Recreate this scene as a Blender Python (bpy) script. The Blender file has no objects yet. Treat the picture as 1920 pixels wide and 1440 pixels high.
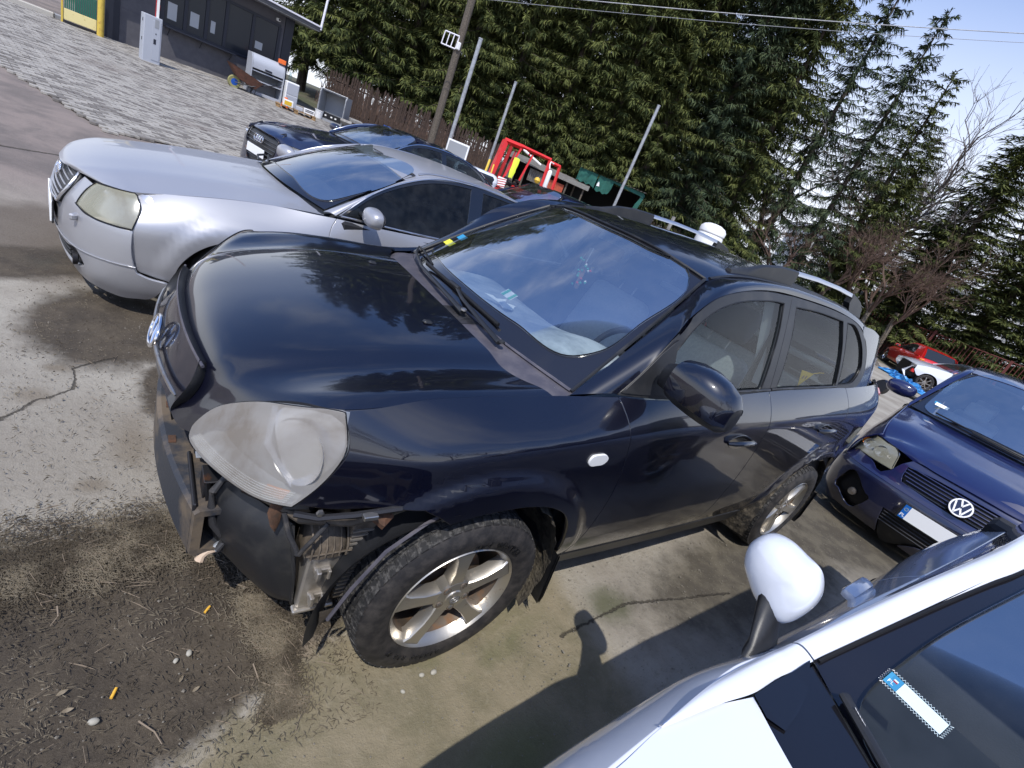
import bpy, bmesh, math, random
import numpy as np
from mathutils import Vector, Matrix
from mathutils.geometry import delaunay_2d_cdt
PI = math.pi
R = math.radians
scene = bpy.context.scene
COL = scene.collection
# ------------------------------------------------------------------ camera, sky, sun, exposure
cam_d = bpy.data.cameras.new('camera'); cam = bpy.data.objects.new('camera', cam_d); COL.objects.link(cam)
cam_d.sensor_width = 36.0; cam_d.lens = 36.0*909.96/1920.0; cam_d.clip_start = .02; cam_d.clip_end = 900
_yaw, _pit, _rol = 0.74524, 0.38937, 0.39639
_f = Vector((math.sin(_yaw)*math.cos(_pit), math.cos(_yaw)*math.cos(_pit), -math.sin(_pit)))
_r = Vector((math.cos(_yaw), -math.sin(_yaw), 0)); _u = _r.cross(_f)
_r2 = _r*math.cos(_rol)+_u*math.sin(_rol); _u2 = -_r*math.sin(_rol)+_u*math.cos(_rol)
_m = Matrix((_r2, _u2, -_f)).transposed().to_4x4(); _m.translation = Vector((-.916, -1.737, 1.656))
cam.matrix_world = _m
scene.camera = cam
SUN_TO = Vector((-.43, -.48, 1.0)).normalized()
world = bpy.data.worlds.new('World'); scene.world = world; world.use_nodes = True
wn = world.node_tree; wn.nodes.clear()
def W(t, **k):
    n = wn.nodes.new(t)
    for a, b in k.items(): setattr(n, a, b)
    return n
sky = W('ShaderNodeTexSky', sky_type='NISHITA', sun_disc=False)
sky.sun_elevation = math.asin(SUN_TO.z); sky.sun_rotation = math.atan2(SUN_TO.x, SUN_TO.y)
sky.air_density = 1.0; sky.dust_density = .6; sky.ozone_density = 3.5
bg1 = W('ShaderNodeBackground'); bg1.inputs[1].default_value = .15
tint = W('ShaderNodeMix', data_type='RGBA', blend_type='MULTIPLY'); tint.inputs[0].default_value = 1; tint.inputs[7].default_value = (.82, .93, 1.15, 1); wn.links.new(sky.outputs[0], tint.inputs[6]); wn.links.new(tint.outputs[2], bg1.inputs[0])
bg2 = W('ShaderNodeBackground'); bg2.inputs[0].default_value = (.80, .84, .93, 1); bg2.inputs[1].default_value = 1.1
tc = W('ShaderNodeTexCoord')
sp = W('ShaderNodeSeparateXYZ'); wn.links.new(tc.outputs['Generated'], sp.inputs[0])
zz = W('ShaderNodeMath', operation='MAXIMUM'); zz.inputs[1].default_value = .0; wn.links.new(sp.outputs[2], zz.inputs[0])
za = W('ShaderNodeMath', operation='ADD'); za.inputs[1].default_value = .22; wn.links.new(zz.outputs[0], za.inputs[0])
dx = W('ShaderNodeMath', operation='DIVIDE'); wn.links.new(sp.outputs[0], dx.inputs[0]); wn.links.new(za.outputs[0], dx.inputs[1])
dy = W('ShaderNodeMath', operation='DIVIDE'); wn.links.new(sp.outputs[1], dy.inputs[0]); wn.links.new(za.outputs[0], dy.inputs[1])
cb = W('ShaderNodeCombineXYZ'); wn.links.new(dx.outputs[0], cb.inputs[0]); wn.links.new(dy.outputs[0], cb.inputs[1])
cn = W('ShaderNodeTexNoise'); cn.inputs['Scale'].default_value = 1.15; cn.inputs['Detail'].default_value = 7; cn.inputs['Roughness'].default_value = .55
cn.inputs['Distortion'].default_value = .35
wn.links.new(cb.outputs[0], cn.inputs['Vector'])
cr = W('ShaderNodeMapRange', interpolation_type='SMOOTHSTEP'); wn.links.new(cn.outputs[0], cr.inputs[0])
cr.inputs[1].default_value = .47; cr.inputs[2].default_value = .72
hz = W('ShaderNodeMapRange', interpolation_type='SMOOTHSTEP'); wn.links.new(sp.outputs[2], hz.inputs[0])
hz.inputs[1].default_value = .56; hz.inputs[2].default_value = .10; hz.inputs[3].default_value = .0; hz.inputs[4].default_value = .95
mxm = W('ShaderNodeMath', operation='MAXIMUM');
cs = W('ShaderNodeMath', operation='MULTIPLY'); cs.inputs[1].default_value = .55; wn.links.new(cr.outputs[0], cs.inputs[0])
wn.links.new(cs.outputs[0], mxm.inputs[0]); wn.links.new(hz.outputs[0], mxm.inputs[1])
wm = W('ShaderNodeMixShader'); wn.links.new(mxm.outputs[0], wm.inputs[0]); wn.links.new(bg1.outputs[0], wm.inputs[1]); wn.links.new(bg2.outputs[0], wm.inputs[2])
wo = W('ShaderNodeOutputWorld'); wn.links.new(wm.outputs[0], wo.inputs[0])
sun_d = bpy.data.lights.new('sun', 'SUN'); sun = bpy.data.objects.new('sun', sun_d); COL.objects.link(sun)
sun_d.energy = 3.3; sun_d.angle = R(.53); sun_d.color = (1, .955, .88)
sun.rotation_euler = SUN_TO.to_track_quat('Z', 'Y').to_euler()
scene.view_settings.view_transform = 'Standard'; scene.view_settings.look = 'None'
scene.view_settings.exposure = .36; scene.view_settings.gamma = 1
scene.view_settings.use_curve_mapping = False
scene.cycles.max_bounces = 7; scene.cycles.diffuse_bounces = 2; scene.cycles.glossy_bounces = 4
scene.cycles.transparent_max_bounces = 24; scene.cycles.transmission_bounces = 4
def lin(x, xs, ys):
    return hermite(np.asarray(x, float), np.array(xs, float), np.array(ys, float))
def hermite(x, X, Y):
    m = np.empty_like(Y); d = np.diff(Y)/np.diff(X); h = np.diff(X)
    m[1:-1] = (d[:-1]*h[1:]+d[1:]*h[:-1])/(h[:-1]+h[1:]); m[0] = d[0]; m[-1] = d[-1]
    i = np.clip(np.searchsorted(X, x)-1, 0, len(X)-2); t = (x-X[i])/h[i]
    ext = np.clip(t, 0, 1); t2 = ext
    r = (2*t2**3-3*t2**2+1)*Y[i]+(t2**3-2*t2**2+t2)*h[i]*m[i]+(-2*t2**3+3*t2**2)*Y[i+1]+(t2**3-t2**2)*h[i]*m[i+1]
    r = r+np.where(t < 0, t*h[i]*m[i], 0)+np.where(t > 1, (t-1)*h[i]*m[i+1], 0)
    return r
def nat(x, X, Y):
    x = np.asarray(x, float); X = np.array(X, float); Y = np.array(Y, float)
    xc = np.clip(x, X[0], X[-1]); r = ncs_basis(X, xc.ravel()) @ Y; h = 1e-3
    s0 = (ncs_basis(X, [X[0]+h]) @ Y-Y[0])/h; s1 = (Y[-1]-ncs_basis(X, [X[-1]-h]) @ Y)/h
    r = r.reshape(x.shape); return r+np.where(x < X[0], (x-X[0])*s0, 0)+np.where(x > X[-1], (x-X[-1])*s1, 0)
def sstep(t):
    t = np.clip(t, 0, 1); return t*t*(3-2*t)
def suv_zc(x): return nat(x, [-.6, -.48, -.2, .2, .5, 1.2, 2.5, 3.4], [.83, .86, .92, .975, 1.0, 1.03, 1.10, 1.13])
def suv_zb(x): return nat(x, [-.6, -.48, -.3, -.12, .12, .2, .46, 1.0, 1.49, 2.45, 3.4], [.955, .992, 1.021, 1.043, 1.058, 1.067, 1.114, 1.15, 1.18, 1.238, 1.28])
def suv_wb(x): return nat(x, [-.6, -.48, -.2, .2, .5, 1.5, 2.5, 3.0, 3.3, 3.45], [.70, .733, .742, .75, .81, .815, .805, .775, .72, .66])
def suv_s(x): return nat(x, [-.65, -.55, -.47, -.3, -.1, .1, 2.4, 2.9, 3.2, 3.38, 3.46], [.825, .86, .885, .955, .99, 1.0, 1.0, .985, .945, .87, .80])
def suv_side(x, z):
    x = np.asarray(x, float); z = np.asarray(z, float)
    zc = suv_zc(x); zb = suv_zb(x); s = suv_s(x); wb = suv_wb(x)
    t = (z-.3)/(zc-.3)
    lo = s*lin(t, [-.3, 0, .2, .45, .75, 1.0, 1.6], [.74, .80, .852, .878, .890, .892, .892])
    q = (z-zc)/(zb-zc); top = s*.892; wd = .10
    qs = wd*np.log1p(np.exp(np.clip(q/wd, -40, 40)))
    w = lo-(top-wb)*(.45*qs+.55*qs*qs)
    for cx, cz, ro, amp in ((.02, .345, .55, .024), (2.63, .345, .55, .020)):
        r = np.hypot(x-cx, z-cz)
        w = w+amp*sstep((ro-r)/.07)*sstep((z-.25)/.3)
    return w
def suv_upper(x, z):
    x = np.asarray(x, float); z = np.asarray(z, float)
    d = z-suv_zb(x)
    return suv_wb(x)-.004-.29*d-.20*d*d
# ------------------------------------------------------------------ helpers
random.seed(7); rng = np.random.default_rng(11)
MT = {}
def mat(name, col, rough=.5, metal=0.0, coat=0.0, spec=.5, noise=None, bump=None, alpha=None, trans=0.0, ior=1.45, flake=None, extra=None, emit=None):
    """principled material; noise=(scale, colour2, lo, hi[, detail]); bump=(scale, strength[, dist])"""
    m = bpy.data.materials.new(name); m.use_nodes = True; nt = m.node_tree; N = nt.nodes; L = nt.links
    b = N['Principled BSDF']
    b.inputs['Base Color'].default_value = (*col, 1); b.inputs['Roughness'].default_value = rough
    b.inputs['Metallic'].default_value = metal; b.inputs['Coat Weight'].default_value = coat
    b.inputs['Coat Roughness'].default_value = .03; b.inputs['Specular IOR Level'].default_value = spec
    b.inputs['Transmission Weight'].default_value = trans; b.inputs['IOR'].default_value = ior
    if emit: b.inputs['Emission Color'].default_value = (*emit[0], 1); b.inputs['Emission Strength'].default_value = emit[1]
    tcn = N.new('ShaderNodeTexCoord')
    if noise:
        n = N.new('ShaderNodeTexNoise'); n.inputs['Scale'].default_value = noise[0]; n.inputs['Detail'].default_value = noise[4] if len(noise) > 4 else 6
        n.inputs['Roughness'].default_value = .62
        L.new(tcn.outputs['Object'], n.inputs['Vector'])
        mr = N.new('ShaderNodeMapRange'); mr.inputs[1].default_value = noise[2]; mr.inputs[2].default_value = noise[3]; L.new(n.outputs[0], mr.inputs[0])
        mx = N.new('ShaderNodeMix'); mx.data_type = 'RGBA'; mx.inputs[6].default_value = (*col, 1); mx.inputs[7].default_value = (*noise[1], 1)
        L.new(mr.outputs[0], mx.inputs[0]); L.new(mx.outputs[2], b.inputs['Base Color'])
        if extra == 'rough':
            r2 = N.new('ShaderNodeMapRange'); r2.inputs[3].default_value = rough; r2.inputs[4].default_value = .85; L.new(mr.outputs[0], r2.inputs[0]); L.new(r2.outputs[0], b.inputs['Roughness'])
    if bump:
        n2 = N.new('ShaderNodeTexNoise'); n2.inputs['Scale'].default_value = bump[0]; n2.inputs['Detail'].default_value = 5
        L.new(tcn.outputs['Object'], n2.inputs['Vector'])
        bp = N.new('ShaderNodeBump'); bp.inputs['Strength'].default_value = bump[1]; bp.inputs['Distance'].default_value = bump[2] if len(bump) > 2 else .01
        L.new(n2.outputs[0], bp.inputs['Height']); L.new(bp.outputs[0], b.inputs['Normal'])
    MT[name] = m; return m
def glass(name, tint, rough=.0, ior=1.5, dirt=.03, dirtcol=(.3, .3, .3)):
    """thin window pane: fresnel reflection over a tinted see-through sheet, plus a little dust"""
    m = bpy.data.materials.new(name); m.use_nodes = True; nt = m.node_tree; N = nt.nodes; L = nt.links; N.clear()
    o = N.new('ShaderNodeOutputMaterial'); g = N.new('ShaderNodeBsdfGlossy'); g.inputs['Roughness'].default_value = rough
    t = N.new('ShaderNodeBsdfTransparent'); t.inputs[0].default_value = (*tint, 1)
    fr = N.new('ShaderNodeFresnel'); fr.inputs[0].default_value = ior
    k = N.new('ShaderNodeMath'); k.operation = 'MULTIPLY'; k.inputs[1].default_value = .68; k.use_clamp = True; L.new(fr.outputs[0], k.inputs[0])
    mx = N.new('ShaderNodeMixShader'); L.new(k.outputs[0], mx.inputs[0]); L.new(t.outputs[0], mx.inputs[1]); L.new(g.outputs[0], mx.inputs[2])
    d = N.new('ShaderNodeBsdfDiffuse'); d.inputs[0].default_value = (*dirtcol, 1)
    tcn = N.new('ShaderNodeTexCoord'); n = N.new('ShaderNodeTexNoise'); n.inputs['Scale'].default_value = 14; n.inputs['Detail'].default_value = 8
    L.new(tcn.outputs['Object'], n.inputs['Vector'])
    mr = N.new('ShaderNodeMapRange'); mr.inputs[1].default_value = .35; mr.inputs[2].default_value = .8; mr.inputs[3].default_value = dirt*.4; mr.inputs[4].default_value = dirt*2
    L.new(n.outputs[0], mr.inputs[0])
    m2 = N.new('ShaderNodeMixShader'); L.new(mr.outputs[0], m2.inputs[0]); L.new(mx.outputs[0], m2.inputs[1]); L.new(d.outputs[0], m2.inputs[2])
    L.new(m2.outputs[0], o.inputs[0]); MT[name] = m; return m
def tag(o, label=None, cat=None, group=None, kind=None):
    if label: o['label'] = label
    if cat: o['category'] = cat
    if group: o['group'] = group
    if kind: o['kind'] = kind
    return o
def thing(name, label, cat, loc=(0, 0, 0), rz=0, group=None):
    o = bpy.data.objects.new(name, None); COL.objects.link(o); o.location = loc; o.rotation_euler = (0, 0, rz)
    o.empty_display_size = .2
    return tag(o, label, cat, group)
def copy_tree(o, parent=None):
    c = o.copy(); COL.objects.link(c)
    if parent: c.parent = parent
    for ch in o.children: copy_tree(ch, c)
    return c
def mk(name, V, F, m, parent=None, smooth=True, sharp=None, normals=None, mats=None, midx=None):
    me = bpy.data.meshes.new(name); me.from_pydata([tuple(v) for v in V], [], [tuple(f) for f in F])
    if mats:
        for q in mats: me.materials.append(MT[q] if isinstance(q, str) else q)
        if midx is not None: me.polygons.foreach_set('material_index', midx)
    elif m is not None: me.materials.append(MT[m] if isinstance(m, str) else m)
    if smooth: me.polygons.foreach_set('use_smooth', [True]*len(me.polygons))
    me.update()
    if sharp is not None and smooth: me.set_sharp_from_angle(angle=R(sharp))
    if normals is not None: me.normals_split_custom_set_from_vertices([tuple(n) for n in normals])
    o = bpy.data.objects.new(name, me); COL.objects.link(o)
    if parent: o.parent = parent
    return o
class MB:
    """collects simple solids and links them as one mesh object"""
    def __init__(s): s.V = []; s.F = []
    def add(s, V, F):
        b = len(s.V); s.V += [tuple(v) for v in V]; s.F += [tuple(b+i for i in f) for f in F]; return s
    def box(s, x0, x1, y0, y1, z0, z1, M=None):
        V = [(x, y, z) for x in (x0, x1) for y in (y0, y1) for z in (z0, z1)]
        if M is not None: V = [M @ Vector(v) for v in V]
        return s.add(V, [(0, 1, 3, 2), (4, 6, 7, 5), (0, 4, 5, 1), (2, 3, 7, 6), (0, 2, 6, 4), (1, 5, 7, 3)])
    def bbox(s, x0, x1, y0, y1, z0, z1, b=.01, M=None, seg=1):
        bm = bmesh.new(); bmesh.ops.create_cube(bm, size=1)
        for v in bm.verts: v.co = Vector(((x0+x1)/2+v.co.x*(x1-x0), (y0+y1)/2+v.co.y*(y1-y0), (z0+z1)/2+v.co.z*(z1-z0)))
        bmesh.ops.bevel(bm, geom=list(bm.edges), offset=b, segments=seg, profile=.5, affect='EDGES', clamp_overlap=True)
        bm.verts.ensure_lookup_table(); V = [(M @ v.co) if M is not None else v.co.copy() for v in bm.verts]; F = [[v.index for v in f.verts] for f in bm.faces]
        bm.free(); return s.add(V, F)
    def tube(s, pts, r, n=8, caps=True, flat=1.0):
        pts = [Vector(q) for q in pts]; rr = r if isinstance(r, (list, tuple)) else [r]*len(pts)
        rings = []; up = Vector((0, 0, 1))
        for i, q in enumerate(pts):
            t = (pts[min(i+1, len(pts)-1)]-pts[max(i-1, 0)]).normalized()
            a = t.cross(up)
            if a.length < .05: a = t.cross(Vector((1, 0, 0)))
            a.normalize(); b = a.cross(t)
            rings.append([q+(a*math.cos(2*PI*k/n)+b*math.sin(2*PI*k/n)*flat)*rr[i] for k in range(n)])
        V = [v for rg in rings for v in rg]
        F = [(i*n+k, i*n+(k+1) % n, (i+1)*n+(k+1) % n, (i+1)*n+k) for i in range(len(pts)-1) for k in range(n)]
        if caps: F += [tuple(range(n))[::-1], tuple((len(pts)-1)*n+k for k in range(n))]
        return s.add(V, F)
    def lathe(s, prof, n=32, axis='z', c=(0, 0, 0), M=None, cap=True):
        V = []; c = Vector(c)
        for r, h in prof:
            for k in range(n):
                a = 2*PI*k/n
                p = {'z': (r*math.cos(a), r*math.sin(a), h), 'y': (r*math.cos(a), h, r*math.sin(a)), 'x': (h, r*math.cos(a), r*math.sin(a))}[axis]
                p = Vector(p)+c
                V.append(M @ p if M is not None else p)
        m = len(prof)
        F = [(i*n+k, i*n+(k+1) % n, (i+1)*n+(k+1) % n, (i+1)*n+k) for i in range(m-1) for k in range(n)]
        if cap:
            if prof[0][0] > 1e-6: F.append(tuple(range(n))[::-1])
            if prof[-1][0] > 1e-6: F.append(tuple((m-1)*n+k for k in range(n)))
        return s.add(V, F)
    def prism(s, poly, a, b, ax='y', M=None):
        """polygon (2D) extruded along an axis from a to b"""
        def P(u, v, w): return {'y': (u, w, v), 'x': (w, u, v), 'z': (u, v, w)}[ax]
        n = len(poly); V = [Vector(P(u, v, a)) for u, v in poly]+[Vector(P(u, v, b)) for u, v in poly]
        if M is not None: V = [M @ v for v in V]
        return s.add(V, [tuple(range(n))[::-1], tuple(range(n, 2*n))]+[(i, (i+1) % n, n+(i+1) % n, n+i) for i in range(n)])
    def quad(s, a, b, c, d): return s.add([a, b, c, d], [(0, 1, 2, 3)])
    def build(s, name, m, parent=None, smooth=False, sharp=35, loc=None, rot=None):
        o = mk(name, s.V, s.F, m, parent, smooth, sharp)
        bm = bmesh.new(); bm.from_mesh(o.data); bmesh.ops.recalc_face_normals(bm, faces=bm.faces); bm.to_mesh(o.data); bm.free()
        if smooth: o.data.set_sharp_from_angle(angle=R(sharp))
        if loc is not None: o.location = loc
        if rot is not None: o.rotation_euler = rot
        return o
def ncs_basis(X, x):
    X = np.asarray(X, float); n = len(X); h = np.diff(X); A = np.eye(n); B = np.zeros((n, n))
    for i in range(1, n-1):
        A[i, i-1] = h[i-1]; A[i, i] = 2*(h[i-1]+h[i]); A[i, i+1] = h[i]
        B[i, i-1] = 6/h[i-1]; B[i, i] = -6/h[i-1]-6/h[i]; B[i, i+1] = 6/h[i]
    M = np.linalg.solve(A, B); x = np.asarray(x, float)
    i = np.clip(np.searchsorted(X, x)-1, 0, n-2); t = x-X[i]; hh = h[i]; I = np.eye(n)
    a = (hh-t)/hh; b = t/hh
    return (a[:, None]*I[i]+b[:, None]*I[i+1]+((a**3-a)*hh**2/6)[:, None]*M[i]+((b**3-b)*hh**2/6)[:, None]*M[i+1])
def cr_basis(X, x):
    X = np.asarray(X, float); n = len(X); out = np.zeros((len(x), n))
    for j in range(n):
        Y = np.zeros(n); Y[j] = 1; out[:, j] = hermite(np.asarray(x, float), X, Y)
    return out
class Surf:
    def __init__(s, us, vs, P, ku='n', kv='n'): s.us = us; s.vs = vs; s.P = np.array(P, float); s.ku = ku; s.kv = kv
    def __call__(s, U, V):
        U = np.asarray(U, float); V = np.asarray(V, float)
        Bu = (ncs_basis if s.ku == 'n' else cr_basis)(s.us, U.ravel()); Bv = (ncs_basis if s.kv == 'n' else cr_basis)(s.vs, V.ravel())
        return np.einsum('ni,nj,ijk->nk', Bu, Bv, s.P)
def side_fn(w, sgn=-1):
    return lambda U, V: np.stack([U, sgn*w(U, V), V], 1)
def nrm(fn, U, V, e=2e-3):
    a = fn(U+e, V)-fn(U-e, V); b = fn(U, V+e)-fn(U, V-e); n = np.cross(a, b)
    return n/np.maximum(np.linalg.norm(n, axis=1, keepdims=True), 1e-9)
def smooth_loop(pts, step=.03, closed=True, sc=(1, 1)):
    """Catmull-Rom through pts; a third value 1 marks a corner"""
    n = len(pts); out = []
    P = [np.array(q[:2], float) for q in pts]; C = [len(q) > 2 and q[2] for q in pts]
    for i in range(n if closed else n-1):
        a = P[i]; b = P[(i+1) % n]
        p0 = P[i-1] if (i > 0 or closed) else a; p3 = P[(i+2) % n] if (closed or i+2 < n) else b
        da = (b-a) if C[i] or (not closed and i == 0) else (b-p0)/2; db = (b-a) if C[(i+1) % n] or (not closed and i == n-2) else (p3-a)/2
        if not C[i] and not (not closed and i == 0):
            L0 = np.linalg.norm(a-p0)+1e-9; L1 = np.linalg.norm(b-a)+1e-9; tv = ((b-a)/L1*L0+(a-p0)/L0*L1)/(L0+L1); da = tv*L1
        if not C[(i+1) % n] and not (not closed and i == n-2):
            L1 = np.linalg.norm(b-a)+1e-9; L2 = np.linalg.norm(p3-b)+1e-9; tv = ((b-a)/L1*L2+(p3-b)/L2*L1)/(L1+L2); db = tv*L1
        m = max(1, int(math.ceil(np.linalg.norm((b-a)*np.array(sc))/step)))
        for k in range(m):
            t = k/m; out.append((2*t**3-3*t**2+1)*a+(t**3-2*t**2+t)*da+(-2*t**3+3*t**2)*b+(t**3-t**2)*db)
    if not closed: out.append(P[-1])
    return np.array(out)
def inside(pt, poly):
    x, y = pt; c = False; n = len(poly); j = n-1
    for i in range(n):
        xi, yi = poly[i]; xj, yj = poly[j]
        if (yi > y) != (yj > y) and x < (xj-xi)*(y-yi)/(yj-yi+1e-12)+xi: c = not c
        j = i
    return c
def inside_np(P, poly):
    x, y = P[:, 0], P[:, 1]; c = np.zeros(len(P), bool); n = len(poly); j = n-1
    for i in range(n):
        xi, yi = poly[i]; xj, yj = poly[j]
        k = ((yi > y) != (yj > y)) & (x < (xj-xi)*(y-yi)/(yj-yi+1e-12)+xi); c ^= k; j = i
    return c
def panel(name, fn, outline, m, parent=None, step=.035, depth=.012, holes=(), off=0.0, sc=(1, 1), both=False, flip=False, raw=False, dense=1.0):
    """a trimmed sheet of the surface fn(U,V), rolled inwards at its rim by depth; both=True adds the mirror image across y as a second object"""
    if getattr(fn, 'inward', False): flip = not flip
    loops = [outline if raw else smooth_loop(outline, step*.6, sc=sc)]+[smooth_loop(h, step*.6, sc=sc) for h in holes]
    lo = loops[0].min(0); hi = loops[0].max(0); su, sv = step/sc[0]/dense, step/sc[1]/dense
    gu, gv = np.meshgrid(np.arange(lo[0]+su/2, hi[0], su), np.arange(lo[1]+sv/2, hi[1], sv)); G = np.stack([gu.ravel(), gv.ravel()], 1)
    if len(G):
        k = inside_np(G, loops[0])
        for h in loops[1:]: k &= ~inside_np(G, h)
        G = G[k]
        S_ = np.array(sc, float)
        for lp in loops:
            if len(G):
                d = np.min(np.hypot(*(((G[:, None, :]-lp[None])*S_).transpose(2, 0, 1))), 1); G = G[d > step*.45]
    V2 = []; E = [];
    for lp in loops:
        b = len(V2); V2 += [Vector(q*np.array(sc)) for q in lp]; E += [(b+i, b+(i+1) % len(lp)) for i in range(len(lp))]
    nb = len(V2); V2 += [Vector(q*np.array(sc)) for q in G]
    vo, eo, fo, ov, oe, of = delaunay_2d_cdt(V2, E, [], 1 if not holes else 0, 1e-6)
    UV = np.array([(v.x/sc[0], v.y/sc[1]) for v in vo]); F = [tuple(f) for f in fo]
    if True:
        cen = np.array([UV[list(f)].mean(0) for f in F]); k = inside_np(cen, loops[0])
        for h in loops[1:]: k &= ~inside_np(cen, h)
        F = [f for f, kk in zip(F, k) if kk]
    used = sorted({i for f in F for i in f}); rm = {a: i for i, a in enumerate(used)}; UV = UV[used]; F = [tuple(rm[i] for i in f) for f in F]
    P = fn(UV[:, 0], UV[:, 1]); N = nrm(fn, UV[:, 0], UV[:, 1])
    a, b, c = P[F[0][0]], P[F[0][1]], P[F[0][2]]
    if flip: N = -N
    F = [f if np.dot(np.cross(P[f[1]]-P[f[0]], P[f[2]]-P[f[0]]), N[f[0]]) > 0 else f[::-1] for f in F]
    P = P+N*off
    Vn = list(P); Nn = list(N); Fn = list(F)
    if depth:
        cnt = {}
        for f in F:
            for i in range(len(f)):
                e = (f[i], f[(i+1) % len(f)]); cnt[e] = 1
        be = [e for e in cnt if (e[1], e[0]) not in cnt]
        top = {}; bot = {}
        out = {}
        for i, j in be:
            t = P[j]-P[i]; o = np.cross(t, N[i])
            o = o/(np.linalg.norm(o)+1e-9); out.setdefault(i, []).append(o); out.setdefault(j, []).append(o)
        for i in out:
            o = sum(out[i]); o = o/(np.linalg.norm(o)+1e-9); r = min(.003, abs(depth)*.4)
            Vn.append(P[i]+o*r*.7-N[i]*r*.4); Nn.append((N[i]+o)/np.linalg.norm(N[i]+o)); top[i] = len(Vn)-1
            Vn.append(P[i]+o*r*.8-N[i]*depth); Nn.append(o); bot[i] = len(Vn)-1
        for i, j in be:
            Fn.append((j, i, top[i], top[j])); Fn.append((top[j], top[i], bot[i], bot[j]))
    o1 = mk(name, Vn, Fn, m, parent, True, normals=Nn)
    if both:
        Vm = [(v[0], -v[1], v[2]) for v in Vn]; Nm = [(v[0], -v[1], v[2]) for v in Nn]
        mk(name, Vm, [f[::-1] for f in Fn], m, parent, True, normals=Nm)
    return o1
def sheet(name, fn, us, vs, m, parent=None, flip=False, off=0.0, depth=0):
    """full rectangular piece of a surface"""
    U, Vv = np.meshgrid(us, vs, indexing='ij'); P = fn(U.ravel(), Vv.ravel()); N = nrm(fn, U.ravel(), Vv.ravel())
    if flip: N = -N
    P = P+N*off; nu, nv = len(us), len(vs)
    F = []
    for i in range(nu-1):
        for j in range(nv-1):
            f = (i*nv+j, (i+1)*nv+j, (i+1)*nv+j+1, i*nv+j+1); F.append(f[::-1] if flip else f)
    V = list(P); Nn = list(N)
    if depth:
        ring = [i*nv for i in range(nu)]+[(nu-1)*nv+j for j in range(1, nv)]+[i*nv+nv-1 for i in range(nu-2, -1, -1)]+[j for j in range(nv-2, 0, -1)]
        c = P.mean(0); b0 = len(V)
        for i in ring:
            V.append(P[i]); o = P[i]-c; o = o-N[i]*np.dot(o, N[i]); o /= np.linalg.norm(o)+1e-9; Nn.append(o)
        for k, i in enumerate(ring): V.append(P[i]-N[i]*depth); Nn.append(Nn[b0+k])
        n = len(ring)
        for k in range(n):
            k2 = (k+1) % n; f = (b0+k, b0+k2, b0+n+k2, b0+n+k); F.append(f if flip else f[::-1])
    return mk(name, V, F, m, parent, True, normals=Nn)
def text_obj(name, s, size, m, parent, M, ext=.001, spacing=1.0, bold=0.0):
    cu = bpy.data.curves.new(name, 'FONT'); cu.body = s; cu.size = size; cu.extrude = ext; cu.align_x = 'CENTER'; cu.align_y = 'CENTER'
    cu.space_character = spacing; cu.offset = bold; cu.resolution_u = 3
    t = bpy.data.objects.new(name, cu); COL.objects.link(t); dg = bpy.context.evaluated_depsgraph_get()
    me = bpy.data.meshes.new_from_object(t.evaluated_get(dg)); bpy.data.objects.remove(t)
    o = bpy.data.objects.new(name, me); COL.objects.link(o); me.materials.clear(); me.materials.append(MT[m]); me.transform(M)
    if parent: o.parent = parent
    return o
def mirror_y(V): return [(v[0], -v[1], v[2]) for v in V]
def frame_M(o, x, y):
    """matrix with the given origin and in-plane x,y directions"""
    x = Vector(x).normalized(); y = Vector(y); z = x.cross(y).normalized(); y = z.cross(x)
    return Matrix(((x.x, y.x, z.x, o[0]), (x.y, y.y, z.y, o[1]), (x.z, y.z, z.z, o[2]), (0, 0, 0, 1)))
def ground_z(x, y):
    return .055*np.log1p(np.exp((y-3.0)*1.2))/1.2
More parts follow.
